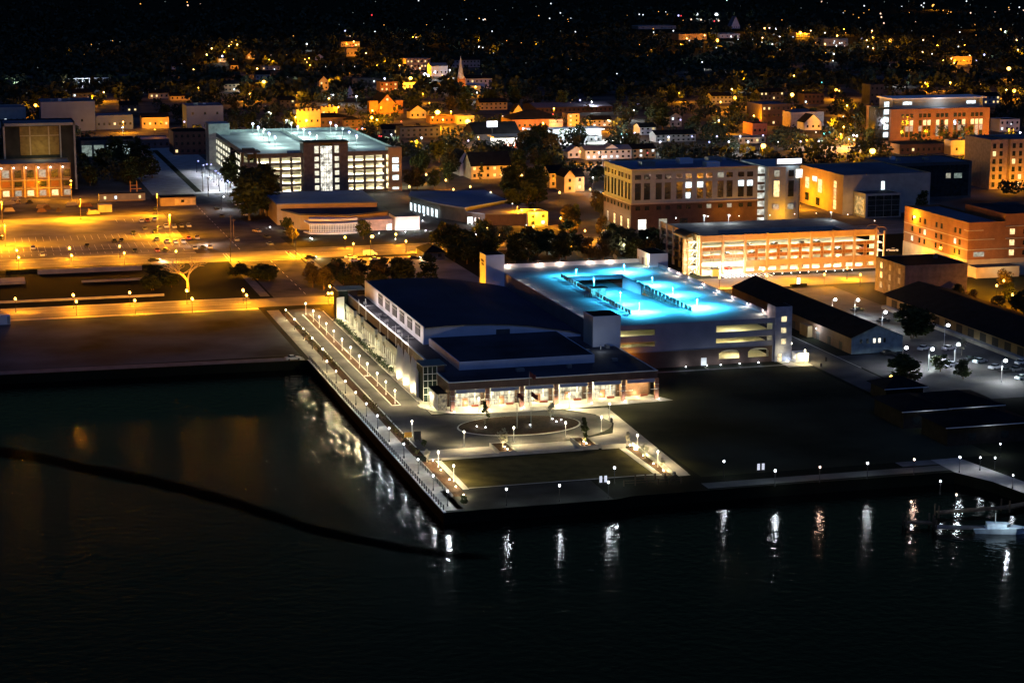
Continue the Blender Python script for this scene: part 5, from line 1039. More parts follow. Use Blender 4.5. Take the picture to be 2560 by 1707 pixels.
# brick church with twin towers
x0, x1, yy, hh = face(946, 991, 262, vb=285); w = x1-x0
ch = thing('church', 'orange-lit brick church with steep gable and two uneven square towers', 'church', (x0, yy, 0))
mb = MB().box(0, w, 0, 30, 0, hh); n = len(mb.v); hp = ZY(968, 236, yy)[1]; mb.v += [(0, 0, hh), (w, 0, hh), (w/2, 0, hp), (0, 30, hh), (w, 30, hh), (w/2, 30, hp)]; mb.f += [(n, n+1, n+2), (n+3, n+5, n+4)]
part('nave', mb, orangeb, ch); part('roof', MB().quad((-.4, -.3, hh-.3), (w/2, -.3, hp+.2), (w/2, 30, hp+.2), (-.4, 30, hh-.3)).quad((w+.4, -.3, hh-.3), (w+.4, 30, hh-.3), (w/2, 30, hp+.2), (w/2, -.3, hp+.2)), roofk, ch)
a0, a1, _, ha = face(923, 945, 253, y=yy-2); part('tower', MB().box(a0-x0, a1-x0, -2, 5, 0, ha), orangeb, ch); part('tower_roof', MB().cyl((a0+a1)/2-x0, 1.5, ha, ha+2, 4.5, .5, 4), roofk, ch)
b0, b1, _, hb = face(990, 1008, 251, y=yy-1); part('tower', MB().box(b0-x0, b1-x0, -1, 5, 0, hb), orangeb, ch)
part('rose_window', MB().cyl(w/2, -.1, hh+3, hh+4.4, .8), mwarm, ch)
for xx in (.1, .9): part('lancet_window', MB().box(w*xx-.7, w*xx+.7, -.1, -.02, hh*.3, hh*.75), glassd, ch)
for xx in (-4, w*.3, w*.8): light('orange', 4200, (xx, -9, 3.5), ch, .4, name='flood_light')
# steeple
xs, ys_ = G(1152, 233); hz_ = ZY(1152, 140, ys_)[1]; h2 = ZY(1152, 197, ys_)[1]
sp = thing('steeple_church', 'tall pale church spire over an orange-lit belfry against the dark woods', 'church', (xs, ys_, 0)); part('belfry', MB().box(-2.3, 2.3, -2.3, 2.3, 0, h2), orangeb, sp); part('spire', MB().cyl(0, 0, h2, hz_, 2.7, .08, 8), mat('spire_slate', (.45, .47, .46), .7), sp)
part('buttress', MB().box(-3, -2.3, -3, -2, 0, h2*1.1).box(2.3, 3, -3, -2, 0, h2*1.1), orangeb, sp); part('nave', MB().box(2.4, 16, -2, 14, 0, h2*.5), grey, sp); light('orange', 2600, (-1, -9, 3), sp, .4, name='flood_light'); light('white', 420, (-9, -14, 10), sp, .4, name='flood_light')
# truss bridge
x0, y0b = G(155, 224); x1 = ZY(294, 224, y0b)[0]; hb_ = ZY(200, 197, y0b)[1]; L = x1-x0
br = thing('truss_bridge', 'distant steel truss bridge with its left end lit pale, upper left', 'bridge', (x0, y0b, 0)); part('deck', MB().box(0, L, 0, 6, .6, 1.2), dmetal, br)
for yy in (0, 6):
    mb = MB(); n = 8; st_ = L/n; mb.tube((st_, yy, hb_), (L-st_, yy, hb_), .28); mb.tube((0, yy, 1), (st_, yy, hb_), .3); mb.tube((L-st_, yy, hb_), (L, yy, 1), .3)
    for k in range(1, n): mb.tube((k*st_, yy, 1), (k*st_, yy, hb_), .18)
    for k in range(1, n-1): mb.tube((k*st_, yy, hb_), ((k+1)*st_, yy, 1), .18)
    part('truss', mb, white if yy == 0 else grey, br)
light('pink', 1500, (2.5, -3, 5), br, .3, name='flood_light'); light('white', 2200, (L*.4, -7, 4), br, .3, name='flood_light')
# filling station
x0, y0b = G(1237, 372); hc_ = 5.2
fs = thing('filling_station', 'filling station canopy with glowing white front and orange pumps beside a gabled dark store', 'filling station', (x0, y0b, 0)); w = ZY(1305, 372, y0b)[0]-x0
part('canopy', MB().box(-1, w+8, -2, 14, hc_+1, hc_+2), cream, fs); part('canopy_light', MB().box(0, w+6, 0, 12, hc_+.85, hc_+.98), mwhite, fs); part('shop_glow', MB().box(0, w, 9, 9.3, .5, hc_+.8), mwhite, fs)
for k in range(5): part('pump', MB().box(2+k*3.6, 3.6+k*3.6, 2, 3, 0, 2.4), mat('pump_orange', (.7, .18, .05), .5), fs)
for k in range(3): light('white', 1800, (3+k*8, 3, hc_), fs, .5)
bpx('gabled dark store with a glowing blue-white sign', 1186, 1300, 334, vb=352, d=26, wm=dgrey, rm=roofk, roof='gx', rh=6, name='store')
x0, y0b = G(1222, 352); t = thing('lit_sign', 'glowing blue-white shop sign on the dark gabled store', 'sign', (x0, y0b-8, 9)); part('panel', MB().box(-3.2, 3.2, -.2, .2, 0, 3.4), mat('sign_bluewhite', (.5, .5, .5), .5, 0, 1, emis=(.8, .85, 1), es=4), t); part('post', MB().box(-.3, .3, -.1, .1, -9, 0), dmetal, t)
# bright white lot to its right
x0, y0b = G(1345, 358); bl = thing('sales_forecourt', 'dazzling white-lit forecourt with parked stock right of the filling station', 'forecourt', (x0, y0b, 0)); part('canopy', MB().box(0, 46, 12, 30, 6, 6.6), white, bl); part('glow_front', MB().box(2, 44, 13, 13.3, .5, 5.8), mcool, bl)
part('paving', MB().box(-8, 50, -16, 12, .02, .06), concrete, bl)
for k in range(5): light('white', 6000, (k*10+2, -4, 9), bl, .5)
rect('station_apron', x0-50, x0-10, y0b-18, y0b+20, concrete_d, .02)
# glowing sign pillar and satellite dishes in the dark wood
x0, y0b = G(1188, 596); t = thing('sign_pillar', 'glowing white upright sign panel beside the main street', 'sign', (x0, y0b, 0)); part('panel', MB().box(-.6, .6, -.15, .15, .5, 3), mat('sign_bluewhite', (0, 0, 0)), t); part('plinth', MB().box(-.8, .8, -.3, .3, 0, .5), concrete, t)
x0, y0b = G(1996, 716); t = thing('sign_pillar', 'glowing white round-topped sign on a low hedge before the golden garage', 'sign', (x0, y0b, 0)); part('panel', MB().box(-.45, .45, -.15, .15, .9, 2.9), mat('sign_bluewhite', (0, 0, 0)), t); part('plinth', MB().box(-3, 3, -.6, .6, 0, .9), leaf, t)
for i, (u, v, r) in enumerate(((1568, 614, 2.6), (1552, 610, 1.4), (1512, 590, 3.1), (1495, 620, 1.9), (1537, 642, 1.2))):
    x, y = G(u, v, 4); t = thing('satellite_dish', ('tall pale satellite dish nearest the golden garage', 'narrow satellite dish just left of the nearest one', 'largest dark satellite dish among the trees', 'small satellite dish at the left of the group', 'smallest satellite dish, just behind the cyan deck')[i], 'satellite dish', (x, y, 0), group='satellite dishes in the dark wood'); mb = MB()
    n = 14
    for a in range(n):
        for s_ in range(3):
            r0, r1 = r*s_/3, r*(s_+1)/3; a0, a1 = 2*math.pi*a/n, 2*math.pi*(a+1)/n; f = lambda rr, aa: (rr*rr*.09/1 - .5*rr*math.sin(aa)*.6, rr*math.cos(aa), 4+rr*math.sin(aa)*.85)
            mb.quad(f(r0, a0), f(r1, a0), f(r1, a1), f(r0, a1))
    part('dish', mb, bluew, t, smooth=True); part('stand', MB().cyl(.4, 0, 0, 3.6, .3, .2), steel, t); t.rotation_euler = (0, 0, R(20))
light('white', 500, (G(1560, 630)[0]-6, G(1560, 630)[1]-16, 5), None, .4, name='yard_light')
# dark riverside houses at the lower right with pale eaves
for lab, x, y, w, d, h in (('dark riverside pavilion with one pale eave line, left of the pair', 219.5, 431, 11.5, 16, 4.6), ('dark riverside pavilion with a greenish eave line', 231.8, 430.6, 13.5, 16, 4.8), ('dark riverside pavilion with a long pale eave line, nearest the river', 221.6, 412.5, 21.5, 13, 4.8), ('small dark pavilion under the lone orange lamp', 228.8, 459.5, 10.5, 9, 3.6)):
    t = bld(lab, x, y, w, d, h, mat('pavilion_wall', (.025, .023, .02), .9), roofk, roof='hip', rh=2.0, eave=1.0, cat='house', name='riverside_pavilion'); part('gutter', MB().box(-1, w+1, -1.12, -1.01, h-.25, h-.05), metal, t); win(t, 'S', w*.3, 1, 2, 1.8, 0, glassd); win(t, 'S', w*.7, 1, 2, 1.8, 0, glassd)
    if 'small' not in lab: light('white', 26, (w/2, -3.2, h-.5), t, .3, name='eave_light')
# construction yard and trailers at the left
t = bld('long dark site trailer with a pale lit side and two bright windows', 63.9, 936, 21, 5, 3.4, grey, roofk, cat='trailer', name='site_trailer', par=0)
win(t, 'S', 2.6, 1, 1, 1.4, 0, mwarm); win(t, 'S', 7.5, 1, 1, 1.4, 0, mcool); win(t, 'S', 18.5, 1, 1, 1.4, 0, mwarm)
part('skirting', MB().box(3, 20, -.6, -.1, 0, .5), tan, t)
t = bld('brown site building with a yellow panel wall', 89.4, 911.5, 16, 9, 3.8, tan, roofk, cat='trailer', name='site_trailer', par=0); part('yellow_panel', MB().box(6.4, 15.8, -.12, -.02, .4, 3.2), mat('site_yellow', (.75, .60, .30), .7), t); win(t, 'S', 10, 1.5, 1.4, 1.2, -.12, glassd)
t = thing('shipping_container', 'pale square container pair in front of the long site trailer', 'container', (60.8, 897, 0)); part('body', MB().box(0, 2.85, 0, 5.5, 0, 3.2).box(2.95, 5.8, 0, 5.5, 0, 3.2), cream, t); part('roof', MB().box(-.1, 5.9, -.1, 5.6, 3.2, 3.35), grey, t)
t = thing('yellow_crane_frame', 'small orange steel frame standing behind the long site trailer', 'frame', (79, 944, 0)); mb = MB()
for a, b in ((0, 0), (3, 0), (0, 2), (3, 2)): mb.cyl(a, b, 0, 8, .15)
mb.box(-.2, 3.2, -.1, .1, 6, 6.3).box(-.2, 5, -.1, .1, 4.4, 4.7); part('frame', mb, mat('crane_orange', (.6, .3, .08), .6), t)
t = thing('cargo_box', 'pale bluish cargo box by the quay street at the left edge', 'container', (9.5, 631, 0)); part('body', MB().box(0, 5.0, 0, 3, .1, 3.0), bluew, t); part('door', MB().box(4.0, 4.9, -.06, -.01, .3, 2.7), grey, t)
rdc = random.Random(11)
for i in range(16):
    a, b = rdc.uniform(0, 850), rdc.uniform(370, 500); x, y = G(*Q(0, 400, a, b)); s = rdc.uniform(.8, 2.6)
    labs = 'stack of pale timber|rusty steel heap|low brown crate|long plank pile|dark pipe stack|pale block pile|tan crate|yellow sand heap|low white barrier|grey pallet stack|orange barrier pile|dark tank|brown formwork stack|pale pipe bundle|small red skip|grey spoil heap'.split('|')
    t = thing('building_material', '%s in the orange-lit building yard' % labs[i], 'building material', (x, y, 0), rdc.uniform(0, .3)); mb = MB()
    for k in range(4): mb.box(-s+k*.2, s*1.4-k*.3, -.9+k*.1, .9-k*.1, k*.45, k*.45+.38)
    part('stack', mb, (tan, brick, wood, cream, dmetal, concrete)[i % 6], t); part('base', MB().box(-s, s*1.4, -1, -.91, 0, .2), wood, t)

# ------------------------------------------------------------------ street and lot lamps
def street_lamp(label, x, y, h=7, kind='orange', watts=2500, group=None, r=.34, pole=dmetal, reach=1.0, ang=0, z=0):
    t = thing('street_lamp', label, 'street lamp', (x, y, z), ang, group)
    part('pole', MB().cyl(0, 0, 0, .6, .2, .15).cyl(0, 0, .6, h, .1, .07), pole, t)
    part('arm', MB().tube((0, 0, h-.1), (reach, 0, h+.15), .06), pole, t)
    part('lamp_head', MB().box(reach-.5, reach+.35, -.22, .22, h+.1, h+.32), pole, t); part('lamp_lens', MB().ball(reach, 0, h-.02, r, r*.8), BULB[kind], t)
    if watts: light(kind, watts, (reach, 0, h-.65-r), t, .25, spot=None if kind == 'orange' and h < 8.6 or r > .9 else 168, blend=.3)
    return t
def lamps(items, group, lab, x0, y0, h, kind, watts, **k):
    for i, (a, b) in enumerate(items):
        x, y = G(*Q(x0, y0, a, b), h); street_lamp(lab % ORD[i], x, y, h, kind, watts, group, **k)
def plain(items, group, lab, x0, y0, h, kind, watts, r=.33):
    for i, (a, b) in enumerate(items):
        x, y = G(*Q(x0, y0, a, b), h); post_lamp(lab % ORD[i], x, y, h, kind, watts, dmetal, group, r)
plain(((140, 1270), (670, 1235), (700, 1295), (1190, 1213), (1237, 1285), (1712, 1195), (1762, 1268), (2230, 1190), (2262, 1237)), 'orange globe lamps along the quay street', 'orange globe lamp by the quay street left of the promenade, %s from the left', 0, 400, 4.6, 'orange', 1150, .42)
plain(((150, 825), (168, 890), (635, 803), (655, 872), (1097, 788), (1140, 850), (1615, 835)), 'orange globe lamps along the main street', 'orange globe lamp between the car park and the main street, %s from the left', 0, 400, 4.6, 'orange', 1300, .42)
plain(((1330, 1073), (1408, 1133), (1797, 1045), (1890, 1108), (2220, 1022), (2325, 1080)), 'orange globe lamps in front of the assembly hall', 'orange globe lamp in front of the assembly hall, %s from the left', 500, 300, 4.6, 'orange', 1000, .4)
plain(((55, 1295), (385, 1205), (490, 1265), (800, 1180), (918, 1240), (1225, 1158), (1698, 1198), (1475, 1083), (1580, 1035), (1745, 818), (1868, 855)), 'orange globe lamps among the trees mid-picture', 'orange globe lamp among the trees behind the cyan deck, %s listed', 1000, 250, 4.6, 'orange', 620, .42)
plain(((85, 795), (240, 683), (420, 735), (490, 820), (645, 795), (1083, 608), (1118, 692), (690, 855), (832, 850), (1465, 848)), 'lamps around the long orange-lit house', 'orange globe lamp around the long orange-lit house, %s in the group', 1000, 250, 4.8, 'orange', 1000, .48)
plain(((778, 1330), (1097, 1368), (1497, 1302), (1532, 1355), (1812, 1288), (2060, 1340), (2270, 1283)), 'orange globe lamps before the golden garage', 'orange globe lamp in front of the golden garage, %s from the left', 1500, 320, 4.2, 'orange', 1700, .4)
plain(((848, 1050), (1675, 1037), (1640, 1110), (1805, 1073), (2100, 1150), (2165, 1105), (2245, 1232)), 'orange globe lamps around the brick office', 'orange globe lamp around the orange brick office, %s from the left', 1920, 400, 4.2, 'orange', 1700, .4)
plain(((530, 348), (515, 412), (550, 410)), 'orange lamps by the corner of the terraces', 'orange globe lamp at the far corner of the convention building, %s of three', 680, 620, 4.2, 'orange', 1500, .4)
# big lot lamps with downward flood heads
for i, (a, b, h) in enumerate(((735, 360, 8.8), (42, 588, 8.8), (12, 380, 9.4), (1440, 310, 9.0), (1555, 503, 9.0), (650, 190, 9.5))):
    x, y = G(*Q(0, 400, a, b), h); lb = ('bare-topped flood pole in the middle of the orange car park edge', 'flood pole at the left of the orange car park', 'flood pole at the left edge of the building yard', 'flood pole by the brown site building', 'flood pole with a bright head over the parked cars', 'bright lamp pole at the corner of the loft block')[i]
    street_lamp(lb, x, y, h, 'orange', (2200, 2000, 1500, 1200, 2200, 2000)[i], 'flood poles of the orange car park', r=(.2, .2, .3, .3, .5, .5)[i], pole=tan, reach=.8, ang=R(-90))
    if i < 5:
        for a_, k_ in ((35, 0), (-35, 0), (0, 1), (180, 1), (75, 2), (-75, 2)): light('orange', (5200, 4800, 3400, 2600, 4800)[i], (x+.4*math.cos(R(a_)), y-.8+.3*math.sin(R(a_)), h-.4), None, .3, spot=86, rot=(R(58), 0, R(a_+(90 if k_ == 0 else 0))), blend=.8, name='flood_beam')
x, y = G(*Q(500, 300, 1565, 1070), 9.0); street_lamp('tall starburst-bright lamp over the small court car park', x, y, 9, 'orange', 2000, r=.75, reach=.6)
for i, (u, v) in enumerate(((1905, 365), (2178, 378), (1978, 237), (2520, 172), (1091, 281), (1166, 304), (1024, 196), (657, 205))):
    lb = ('very bright orange lamp above the blue office roof, left one', 'very bright orange lamp above the low flat roofs, right one', 'very bright lone orange lamp in the dark woods right of centre', 'very bright orange lamp at the far right of the dark woods', 'very bright orange lamp right of the columned gold house', 'brightest orange lamp in front of the flat yellow warehouse', 'very bright orange lamp over the white clapboard house', 'pink-orange lamp on the dark slope at the upper left')[i]
    x, y = G(u, v, 10); street_lamp(lb, x, y, 10, 'orange', (6000, 6000, 3000, 4000, 7000, 7000, 3500, 2000)[i], 'very bright orange lamps', r=(1.5, 1.7, 1.5, 1.9, 1.7, 1.7, 1.5, 1.5)[i], reach=.8)
x, y = G(1060, 187, 10); street_lamp('very bright blue-white starburst lamp in the upper middle', x, y, 10, 'white', 14000, r=1.7)
x, y = G(*Q(1920, 800, 1095, 515), 5); street_lamp('lone small orange-red lamp above the dark riverside pavilions', x, y, 5, 'orange', 330, r=.42, kind2=None) if False else street_lamp('lone small orange-red lamp above the dark riverside pavilions', x, y, 5, 'orange', 330, r=.42)
x, y = G(2226, 879, 6); MBn = 0
for i, (a, b, w) in enumerate(((590, 1282, 700), (800, 1285, 1900), (1050, 1397, 1900))):
    x, y = G(*Q(1920, 400, a, b), 6); street_lamp('cool white curved lamp in the dark lot beside the long shed, %s from left' % ORD[i], x, y, 6, 'white', w, 'cool white lamps of the right car park', r=.58, pole=metal)
for i, (a, b, w) in enumerate(((1240, 255, 1500), (1480, 268, 1900), (1718, 225, 1900), (2150, 373, 2200), (1625, 48, 400))):
    x, y = G(*Q(1920, 800, a, b), 6); street_lamp('cool white lamp in the car park below the transit shed, %s from shed' % ORD[i], x, y, 6, 'white', w, 'cool white lamps of the right car park', r=.58, pole=metal)
x, y = G(*Q(1700, 620, 1248, 745), 3.2); wallpack('small white lamp over a door of the long brick shed', 246.0, y, 3.4, -1, 0, 200, None or 'shed door lights', 'white')
# boulevard lamps
for i, (a, b) in enumerate(((1802, 10), (1880, 40), (1920, 42), (1850, 47), (1960, 100), (1985, 120), (2003, 130), (2012, 175), (2070, 192), (2085, 205), (2030, 90), (2056, 104), (2200, 250), (1912, 172), (2033, 337))):
    x, y = G(*Q(0, 400, a, b), 6); street_lamp('cool lamp along the white-lit boulevard beside the far garage, %s counted downhill' % ORD[i], x, y, 6, 'white' if i > 9 else 'blue', 900 if i < 9 else 1300, 'cool lamps of the white boulevard', r=.42 if i < 13 else .35)
for i, (a, b, h) in enumerate(((1863, 290, 9.5), (1912, 340, 9.5), (2122, 745, 10.5), (2148, 745, 9.0), (2118, 935, 9.5))):
    x, y = G(*Q(0, 400, a, b)); t = thing('utility_pole', 'tall plain utility pole near the left crossroads, %s from the left' % ORD[i], 'utility pole', (x, y, 0), group='utility poles near the crossroads'); part('pole', MB().cyl(0, 0, 0, h, .16, .11), wood if i < 4 else dmetal, t); part('crossarm', MB().box(-.9, .9, -.06, .06, h-.7, h-.55), wood, t)
x, y = G(*Q(500, 300, 882, 1270)); t = thing('utility_pole', 'dark utility pole at the near side of the crossroads beside the lit leafy tree', 'utility pole', (x, y, 0)); part('pole', MB().cyl(0, 0, 0, 8.5, .16, .11), dmetal, t); part('crossarm', MB().box(-.8, .8, -.06, .06, 7.8, 7.95), dmetal, t)
for nm_, (px_, py_), hh_ in (('left', Q(0, 400, 2118, 935), 8.4), ('right', Q(500, 300, 882, 1270), 8.0)):
    x, y = G(px_, py_); t = thing('arm_lamp', 'small downward lamp on the %s utility pole of the crossroads' % nm_, 'street lamp', (x, y, hh_)); part('arm', MB().tube((.15, .1, 0), (.4, 1.8, .3), .05), dmetal, t); part('lamp_head', MB().box(.2, .6, 1.6, 2.4, .3, .45), dmetal, t); light('orange', 4500, (.4, 2, .05), t, .25)
# traffic lights
for i, (u, v, kd) in enumerate(((639, 450, 'red'), (667, 449, 'red'), (687, 448, 'cyan'), (1552, 336, 'cyan'), (1566, 336, 'cyan'), (2061, 334, 'cyan'), (2073, 333, 'cyan'), (1219, 240, 'cyan'), (1228, 240, 'cyan'))):
    x, y = G(u, v, 6); t = thing('traffic_light', ('red traffic light in the dark tree mass, left', 'red traffic light in the dark tree mass, right', 'green traffic light beside the two red ones', 'green traffic light over the pale street, left of two', 'green traffic light over the pale street, right of two', 'green traffic light at the far right junction, left of two', 'green traffic light at the far right junction, right of two', 'tiny blue-green light right of the steeple, left of two', 'tiny blue-green light right of the steeple, right of two')[i], 'traffic light', (x, y, 0), group='traffic lights')
    part('pole', MB().cyl(.6, 0, 0, 6.2, .1), dmetal, t); part('housing', MB().box(-.3, .3, -.1, .2, 5.2, 6.5), dmetal, t); part('lens', MB().ball(0, -.2, 6, .34 if i < 3 else .7), BULB[kd], t)
# tiny path lights before the assembly hall
for i, (a, b) in enumerate(((645, 990), (1012, 1090), (1030, 1100), (2057, 880), (2043, 930), (1645, 1045), (1885, 1035), (2070, 1020), (1795, 1100))): uplight('small white path light on the lawn of the assembly hall, %s of the scatter' % ORD[i], *G(*Q(500, 300, a, b)), 0, 'white', 160, 'path lights of the assembly hall')
for i in range(12): uplight('tiny white kerb light before the golden garage, %s from the left' % ORD[i], *G(*Q(1700, 620, 700+80*i, 252-4*i)), 0, 'white', 20, 'tiny kerb lights of the golden garage')

# ------------------------------------------------------------------ cars
CARM = {}
def car_meshes(col, van=False):
    key = (col, van)
    if key in CARM: return CARM[key]
    cols = {'white': (.75, .75, .74), 'silver': (.45, .46, .47), 'grey': (.18, .18, .19), 'black': (.02, .02, .022), 'red': (.35, .03, .02), 'tan': (.38, .30, .20), 'blue': (.06, .10, .25)}
    m = mat('car_'+col, cols[col], .35, 0.02, 1, spec=.6)
    Lh, Wd = (2.25, .88) if not van else (2.6, .98)
    pr = [(-Lh, .32), (Lh, .32), (Lh, .72), (Lh*.62, .95), (-Lh*.72, .98), (-Lh, .9)] if not van else [(-Lh, .32), (Lh, .32), (Lh, .95), (Lh*.72, 1.15), (-Lh*.98, 2.1), (-Lh, 1.2)]
    def ext(p, w0, w1=None):
        mb = MB(); n = len(p); w1 = w1 or w0
        mb.v = [(-w0, x, z) for x, z in p]+[(w0, x, z) for x, z in p]; mb.f = [tuple(range(n)), tuple(range(2*n-1, n-1, -1))]+[(i, n+i, n+(i+1) % n, (i+1) % n) for i in range(n)]; return mb
    cab = [(-Lh*.66, .97), (Lh*.36, .97), (Lh*.08, 1.42), (-Lh*.42, 1.42)] if not van else [(-Lh*.97, 1.15), (Lh*.7, 1.15), (Lh*.42, 2.05), (-Lh*.97, 2.1)]
    g = ext(cab, Wd*.84); rf_ = MB().box(-Wd*.8, Wd*.8, cab[3][0], cab[2][0], cab[2][1]+.005, cab[2][1]+.05)
    wh = MB()
    for q_ in (0,): wh.tube((-.11, 0, 0), (.11, 0, 0), .33, .33, 10)
    hl = MB().box(-.18, .18, 0, .05, -.08, .08)
    CARM[key] = (ext(pr, Wd).mesh('body', m), g.mesh('windows', glassd if not van else m), rf_.mesh('roof_panel', m), wh.mesh('wheel', dmetal), hl.mesh('headlight', mat('headlamp_glass', (.7, .7, .68), .2)), Lh, Wd)
    return CARM[key]
def car(label, x, y, rz, col='white', van=False, on=False, group='parked cars', z=0.02, name=None):
    b, g, r_, w, hl, Lh, Wd = car_meshes(col, van)
    t = thing(name or ('van' if van else 'car'), label, 'van' if van else 'car', (x, y, z), rz, group)
    link('body', b, t); link('windows', g, t); link('roof_panel', r_, t)
    for sx in (-1, 1):
        for sy in (-.62, .62): link('wheel', w, t, (sx*(Wd-.05), sy*Lh, .33))
        h = link('headlight', hl if not on else MB().ball(0, 0, 0, .2).mesh('headlight', BULB['warm']), t, (sx*Wd*.7, Lh, .66))
    if on: light('warm', 500, (0, Lh+1.2, .8), t, .1)
    return t
cl_ = [(1298, 570, 'white'), (1352, 566, 'red'), (1420, 558, 'white'), (1330, 642, 'grey'), (1225, 682, 'black'), (1425, 668, 'black'), (1465, 636, 'grey'), (1525, 622, 'white'), (1600, 625, 'silver'), (1665, 620, 'grey'), (1732, 615, 'silver'), (1440, 742, 'blue'), (1535, 758, 'white'), (1612, 765, 'white'), (1680, 760, 'white'), (1730, 730, 'red'), (1808, 726, 'tan'),
       (1115, 752, 'black'), (1050, 755, 'black'), (800, 802, 'black'), (305, 822, 'white'), (390, 882, 'white'), (1238, 848, 'black'), (1443, 842, 'red'), (1515, 838, 'black'), (1790, 822, 'silver'), (1925, 812, 'white'), (1860, 815, 'black'), (8, 735, 'black'), (870, 492, 'red'), (1425, 462, 'black')]
for i, (a, b, col) in enumerate(cl_):
    x, y = G(*Q(0, 400, a, b)); rowd = 'top row' if b < 600 else 'second row' if b < 700 else 'third row' if b < 800 else 'street-side row'
    car('%s car in the %s of the orange car park, %s counted row by row' % (col, rowd, ORD[i]), x, y, R(180) if i % 3 else 0, col, group='cars in the orange car park')
x, y = G(*Q(0, 400, 1925, 790)); light('pink', 2600, (x-1, y+2.6, 2.2), None, .4, name='headlight_beam')
for lab, u, v, rz, col, van, on in (('black moving car with its lights on, on the main street above the bare tree', *Q(0, 400, 1412, 932), R(-90), 'black', False, True), ('dark car driving up the cross street at the left', *Q(0, 400, 2035, 525), 0, 'black', False, False), ('white car at the kerb beside the dark trees, upper one', *Q(0, 400, 2183, 420), R(8), 'white', False, False),
        ('white car at the kerb beside the dark trees, lower one', *Q(0, 400, 2250, 512), R(20), 'white', False, False), ('dark car high on the cross street', *Q(0, 400, 1990, 455), 0, 'black', False, False), ('orange-lit car parked halfway down the cross street', *Q(500, 300, 522, 1030), R(20), 'tan', False, False),
        ('black car parked low on the cross street', *Q(500, 300, 612, 1085), R(12), 'black', False, False), ('grey car parked lowest on the cross street', *Q(500, 300, 640, 1150), R(10), 'grey', False, False), ('black car standing by the stop sign at the crossroads', *Q(500, 300, 1010, 1275), R(-90), 'black', False, True),
        ('white van in the small court car park', *Q(500, 300, 1562, 1245), R(-90), 'white', True, False), ('white sport utility car under the starburst lamp, left', *Q(500, 300, 1385, 1272), R(-80), 'white', False, False), ('low white coupe just below the sport utility car', *Q(500, 300, 1425, 1302), R(-85), 'white', False, False),
        ('white car beside the lamp pole of the court car park', *Q(500, 300, 1608, 1292), R(-85), 'white', False, False), ('dark car in the court car park, first behind the white one', *Q(500, 300, 1640, 1322), R(-85), 'black', False, False), ('silver car in the court car park, second behind the white one', *Q(500, 300, 1680, 1345), R(-85), 'silver', False, False), ('tan car in the court car park, last of the row', *Q(500, 300, 1705, 1362), R(-85), 'tan', False, False),
        ('black car parked alone right of the court car park', *Q(500, 300, 1968, 1280), R(-90), 'black', False, True), ('car with red tail lights on the road right of the golden garage', *Q(1920, 400, 1140, 842), R(60), 'white', False, False), ('car at the left edge of the street behind the trees', *Q(500, 300, 335, 1110), 0, 'grey', False, False),
        ('white car in the lower right car park, lowest of the row', *Q(1920, 800, 2090, 448), R(-70), 'white', False, False), ('white-roofed car in the lower right car park, above the lowest', *Q(1920, 800, 1945, 392), R(-70), 'silver', False, False), ('dark car in the lower right car park beside the white ones', *Q(1920, 800, 1860, 372), R(-70), 'black', False, False), ('white car at the right edge of the lower right car park', *Q(1920, 800, 2330, 405), R(-70), 'white', False, False),
        ('black car below the lowest white car of the lower right car park', *Q(1920, 800, 2180, 482), R(-70), 'black', False, False), ('dark car at the lower right edge, second row', *Q(1920, 800, 2280, 470), R(-70), 'grey', False, False), ('silver car at the far right edge of the lower lot', *Q(1920, 800, 2335, 545), R(-70), 'silver', False, False), ('grey car left of the kerb tree in the lower right lot', *Q(1920, 800, 1560, 385), R(-70), 'silver', False, False),
        ('pale car under the lit sapling of the lower right lot', *Q(1920, 800, 1690, 425), R(-70), 'white', False, False), ('white car by the transit shed dock', *Q(1920, 800, 1660, 275), R(-70), 'white', False, False), ('black car in the dark lot right of the long shed', *Q(1920, 400, 820, 1390), R(-75), 'black', False, False),
        ('silver car beneath the second cool lamp by the shed gable', *Q(1920, 800, 1430, 275), R(-60), 'white', False, False), ('dark car in front of the shed gable, left', *Q(1920, 800, 1100, 318), R(-80), 'black', False, False), ('dark car in front of the shed gable, right', *Q(1920, 800, 1230, 345), R(-80), 'black', False, False),
        ('dark car under the cool lamps between the sheds', *Q(1920, 400, 1060, 1490), R(-70), 'black', False, False), ('pale vehicle stopped at the garage gate', *Q(1500, 320, 1160, 1300), R(20), 'red', False, False), ('white ticket-gate van at the golden garage entrance', *Q(1500, 320, 1070, 1290), R(20), 'silver', True, False), ('silver car on the dark shore path by the promenade bend', 733, 900, R(-85), 'silver', False, False)):
    x, y = G(u, v); car(lab, x, y, rz, col, van, on, group='cars on the streets and small lots')
for lv, z in ((1, 9.02), (2, 6.02), (3, 3.02)):
    for k, i in enumerate((2, 3, 4, 5) if lv == 1 else (1, 2, 3, 6, 7) if lv == 2 else (3, 4, 5, 6, 7)):
        car('%s car on the %s level of the golden garage, in its %s occupied bay' % (('grey', 'black', 'silver', 'black', 'red')[k], ('top', 'middle', 'lower')[lv-1], ORD[k]), 255+.8+8.55*i+2+(k*1.7) % 4, 666.0, 0, ('grey', 'black', 'silver', 'black', 'red')[k], z=z, group='cars inside the golden garage')
t = thing('ticket_booth', 'small ticket booth with barriers at the golden garage entrance', 'booth', (258.5, 659, 0)); part('booth', MB().box(0, 2.4, 0, 2, 0, 2.6), white, t); part('booth_roof', MB().box(-.3, 2.7, -.3, 2.3, 2.6, 2.8), dmetal, t); part('barrier', MB().box(2.6, 6, .9, 1, 1, 1.12), mat('barrier_red', (.6, .05, .03), .5), t); light('white', 700, (4, 1, 3.2), t, .3); light('white', 700, (11, 2, 3.2), t, .3)
